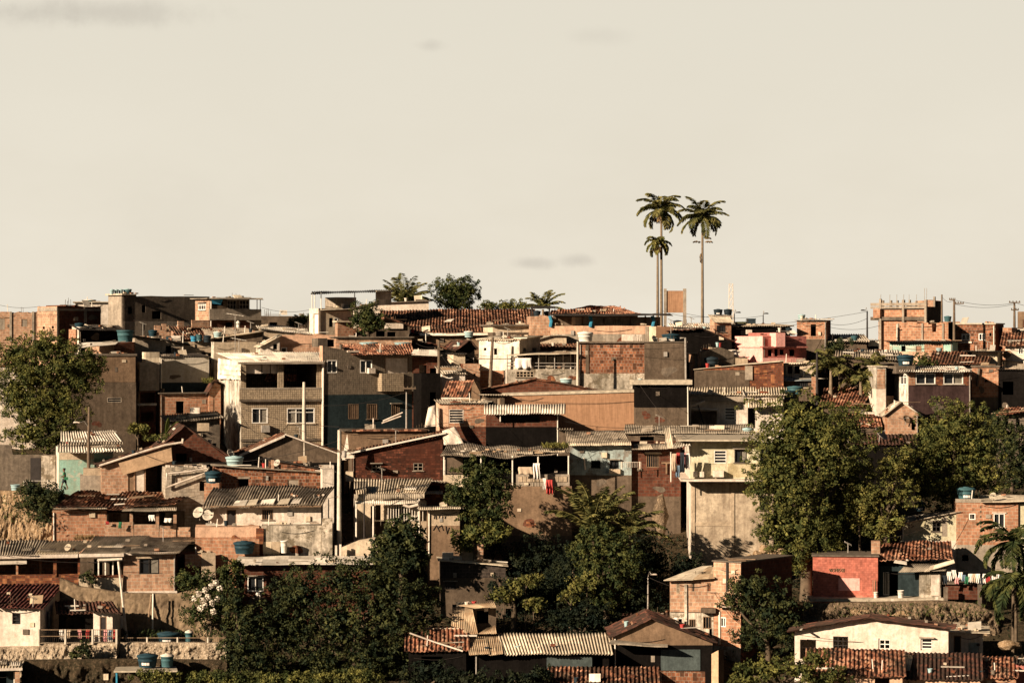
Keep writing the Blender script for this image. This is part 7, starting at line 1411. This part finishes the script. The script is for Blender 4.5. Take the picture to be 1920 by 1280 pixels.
# ================================================================== GROUND, SKY, LIGHT
ys = np.concatenate([np.linspace(-60, 150, 12), np.arange(156, 322, 2.0), [330, 345, 370, 420, 500, 650, 900, 1400, 2500, 5000, 12000]])
xs = np.concatenate([[-9000, -3000, -1200, -500, -250, -150], np.arange(-100, 101, 2.5), [150, 250, 500, 1200, 3000, 9000]])
def gz_(Y):
    Yk = [g[1] for g in GP][::-1]; pk = [g[0] for g in GP][::-1]
    if Y < 186: return float(np.interp(Y, [-60, 120, 150, 186], [0, 0, 1.5, 5.4]))
    if Y > 310: return float(np.interp(Y, [310, 420, 12000], [29.8, 22, 10]))
    return ZC+(HOR-float(np.interp(Y, Yk, pk)))*Y/F
gx, gy = np.meshgrid(xs, ys); gz0 = np.array([[gz_(y) for x in xs] for y in ys])
gz0 = gz0-1.5*(gy > 150)*(gy < 300)-.35+.3*np.sin(gx*.35)*np.sin(gy*.29)+.2*np.sin(gx*.9+gy*.7)*(gy > 150)
me = bpy.data.meshes.new('hillside'); ids = np.arange(gx.size).reshape(gx.shape)
me.from_pydata(np.stack([gx, gy, gz0], -1).reshape(-1, 3).tolist(), [], np.stack([ids[:-1,:-1], ids[:-1,1:], ids[1:,1:], ids[1:,:-1]], -1).reshape(-1, 4).tolist())
me.polygons.foreach_set('use_smooth', [True]*len(me.polygons)); me.materials.append(MATS['hillearth']); o = bpy.data.objects.new('ground', me); COL.objects.link(o); o['kind'] = 'structure'; o['label'] = 'brown earth hillside under the houses'; o['category'] = 'ground'
# undergrowth
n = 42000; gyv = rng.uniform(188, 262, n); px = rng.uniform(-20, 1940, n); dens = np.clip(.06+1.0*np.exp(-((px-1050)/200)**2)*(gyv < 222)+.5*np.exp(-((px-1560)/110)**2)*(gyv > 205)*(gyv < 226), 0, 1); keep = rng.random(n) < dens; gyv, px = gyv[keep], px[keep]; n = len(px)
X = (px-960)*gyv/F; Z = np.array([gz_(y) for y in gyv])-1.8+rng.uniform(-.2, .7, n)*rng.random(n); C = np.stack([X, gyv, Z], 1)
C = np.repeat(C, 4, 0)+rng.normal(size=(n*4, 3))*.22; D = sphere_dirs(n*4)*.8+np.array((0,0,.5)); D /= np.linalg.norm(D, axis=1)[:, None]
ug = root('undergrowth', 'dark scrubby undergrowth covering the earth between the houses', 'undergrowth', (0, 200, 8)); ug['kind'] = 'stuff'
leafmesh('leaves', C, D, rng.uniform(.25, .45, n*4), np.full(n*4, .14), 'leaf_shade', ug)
SUN = Vector((-1, -.82, .47)).normalized()
ld = bpy.data.lights.new('sun', 'SUN'); ld.energy = 5.0; ld.angle = math.radians(.5); ld.color = (1, .80, .60)
lo = bpy.data.objects.new('sun', ld); COL.objects.link(lo); lo.rotation_euler = (-SUN).to_track_quat('-Z', 'Y').to_euler(); lo.location = (-80, 100, 90)
w = bpy.data.worlds.new('World'); SC.world = w; w.use_nodes = True; t = w.node_tree; bg = t.nodes['Background']
class W_(N):
    def __init__(s): s.t = t; s._tc = None; s._geo = None
n = W_(); tc = t.nodes.new('ShaderNodeTexCoord'); gen = tc.outputs['Generated']
sk = t.nodes.new('ShaderNodeTexSky'); sk.sky_type = 'NISHITA'; sk.sun_disc = False; sk.sun_elevation = math.asin(SUN.z); sk.sun_rotation = math.atan2(SUN.x, SUN.y); sk.dust_density = 3.0; sk.air_density = .8; sk.ozone_density = .6
sx = t.nodes.new('ShaderNodeSeparateXYZ'); n.l(gen, sx.inputs[0])
EXPO = 1.12; STR = .1; KX = 2**-EXPO; HZ = (.865*KX/STR, .795*KX/STR, .665*KX/STR); ZN = (.93, 1.0, .90)
fac = n.ramp(sx.outputs[2], [(.0, 1), (.132, 1), (.18, .15), (.3, 0)]) 
up = n.mix(1.0, sk.outputs[0], (.052, .070, .082), 'MULTIPLY')
hz = n.mix(n.ramp(n.noise(n.scale(gen, (8, 8, 17)), 1.0, 5, .6), [(.3, 0), (.7, 1)]), tuple(c*k for c, k in zip(HZ, (.90, .888, .87))), HZ)
hz = n.mix(n.ramp(sx.outputs[2], [(.0, 0), (.12, 1)]), hz, tuple(c*k for c, k in zip(HZ, (.90, .915, .92))))
cl = None
for (cx, cy, wx, wy, st) in ((190,22,190,26,.34),(60,30,90,24,.2),(806,86,28,11,.24),(998,494,38,10,.34),(1084,488,32,12,.34),(352,405,130,70,.05),(690,470,110,70,.05),(1120,68,60,16,.12)):
    d = n.n('ShaderNodeVectorMath', operation='SUBTRACT'); n.l(gen, d.inputs[0]); dv = Vector(ray(cx, cy)).normalized(); d.inputs[1].default_value = dv
    sc = n.scale(d.outputs[0], (F/wx/1.5, F/wx*.2, F/wy/1.5)); ln = n.n('ShaderNodeVectorMath', operation='LENGTH'); n.l(sc, ln.inputs[0])
    wob = n.n('ShaderNodeMath', operation='ADD'); n.l(ln.outputs[1], wob.inputs[0]); no = n.n('ShaderNodeMath', operation='MULTIPLY_ADD'); n.l(n.noise(gen, 45, 6, .7), no.inputs[0]); no.inputs[1].default_value = 1.5; no.inputs[2].default_value = -.72; n.l(no.outputs[0], wob.inputs[1])
    f = n.ramp(wob.outputs[0], [(0, st), (1.0, 0)], 'EASE'); hz = n.mix(f, hz, (.42*KX/STR, .38*KX/STR, .33*KX/STR))
mpy = n.n('ShaderNodeMath', operation='MULTIPLY_ADD'); n.l(sx.outputs[1], mpy.inputs[0]); mpy.inputs[1].default_value = .5; mpy.inputs[2].default_value = .5
hz = n.mix(1.0, hz, n.ramp(mpy.outputs[0], [(.1, .28), (.78, 1)]), 'MULTIPLY')   # unseen horizon glow behind the viewer dimmed to cut fill on front walls
sky = n.mix(fac, up, hz)
low = n.ramp(sx.outputs[2], [(.497, 0), (.5, 1)])
mp = n.n('ShaderNodeMath', operation='MULTIPLY_ADD'); n.l(sx.outputs[2], mp.inputs[0]); mp.inputs[1].default_value = .5; mp.inputs[2].default_value = .5
lowf = n.ramp(mp.outputs[0], [(.49, 0), (.497, 1)])
final = n.mix(lowf, (.03/STR, .025/STR, .02/STR), sky); n.l(final, bg.inputs['Color']); bg.inputs['Strength'].default_value = STR
cd = bpy.data.cameras.new('camera'); co = bpy.data.objects.new('camera', cd); COL.objects.link(co); co.location = CAM; co.rotation_euler = (math.pi/2, 0, 0)
cd.sensor_width = 36; cd.lens = 36*F/1920; cd.clip_start = 1; cd.clip_end = 20000; SC.camera = co
cd.shift_y = 0
SC.view_settings.view_transform = 'Standard'; SC.view_settings.look = 'None'; SC.view_settings.exposure = EXPO; SC.view_settings.gamma = 1
SC.render.engine = 'CYCLES'; SC.cycles.max_bounces = 5; SC.cycles.diffuse_bounces = 3; SC.cycles.use_denoising = True
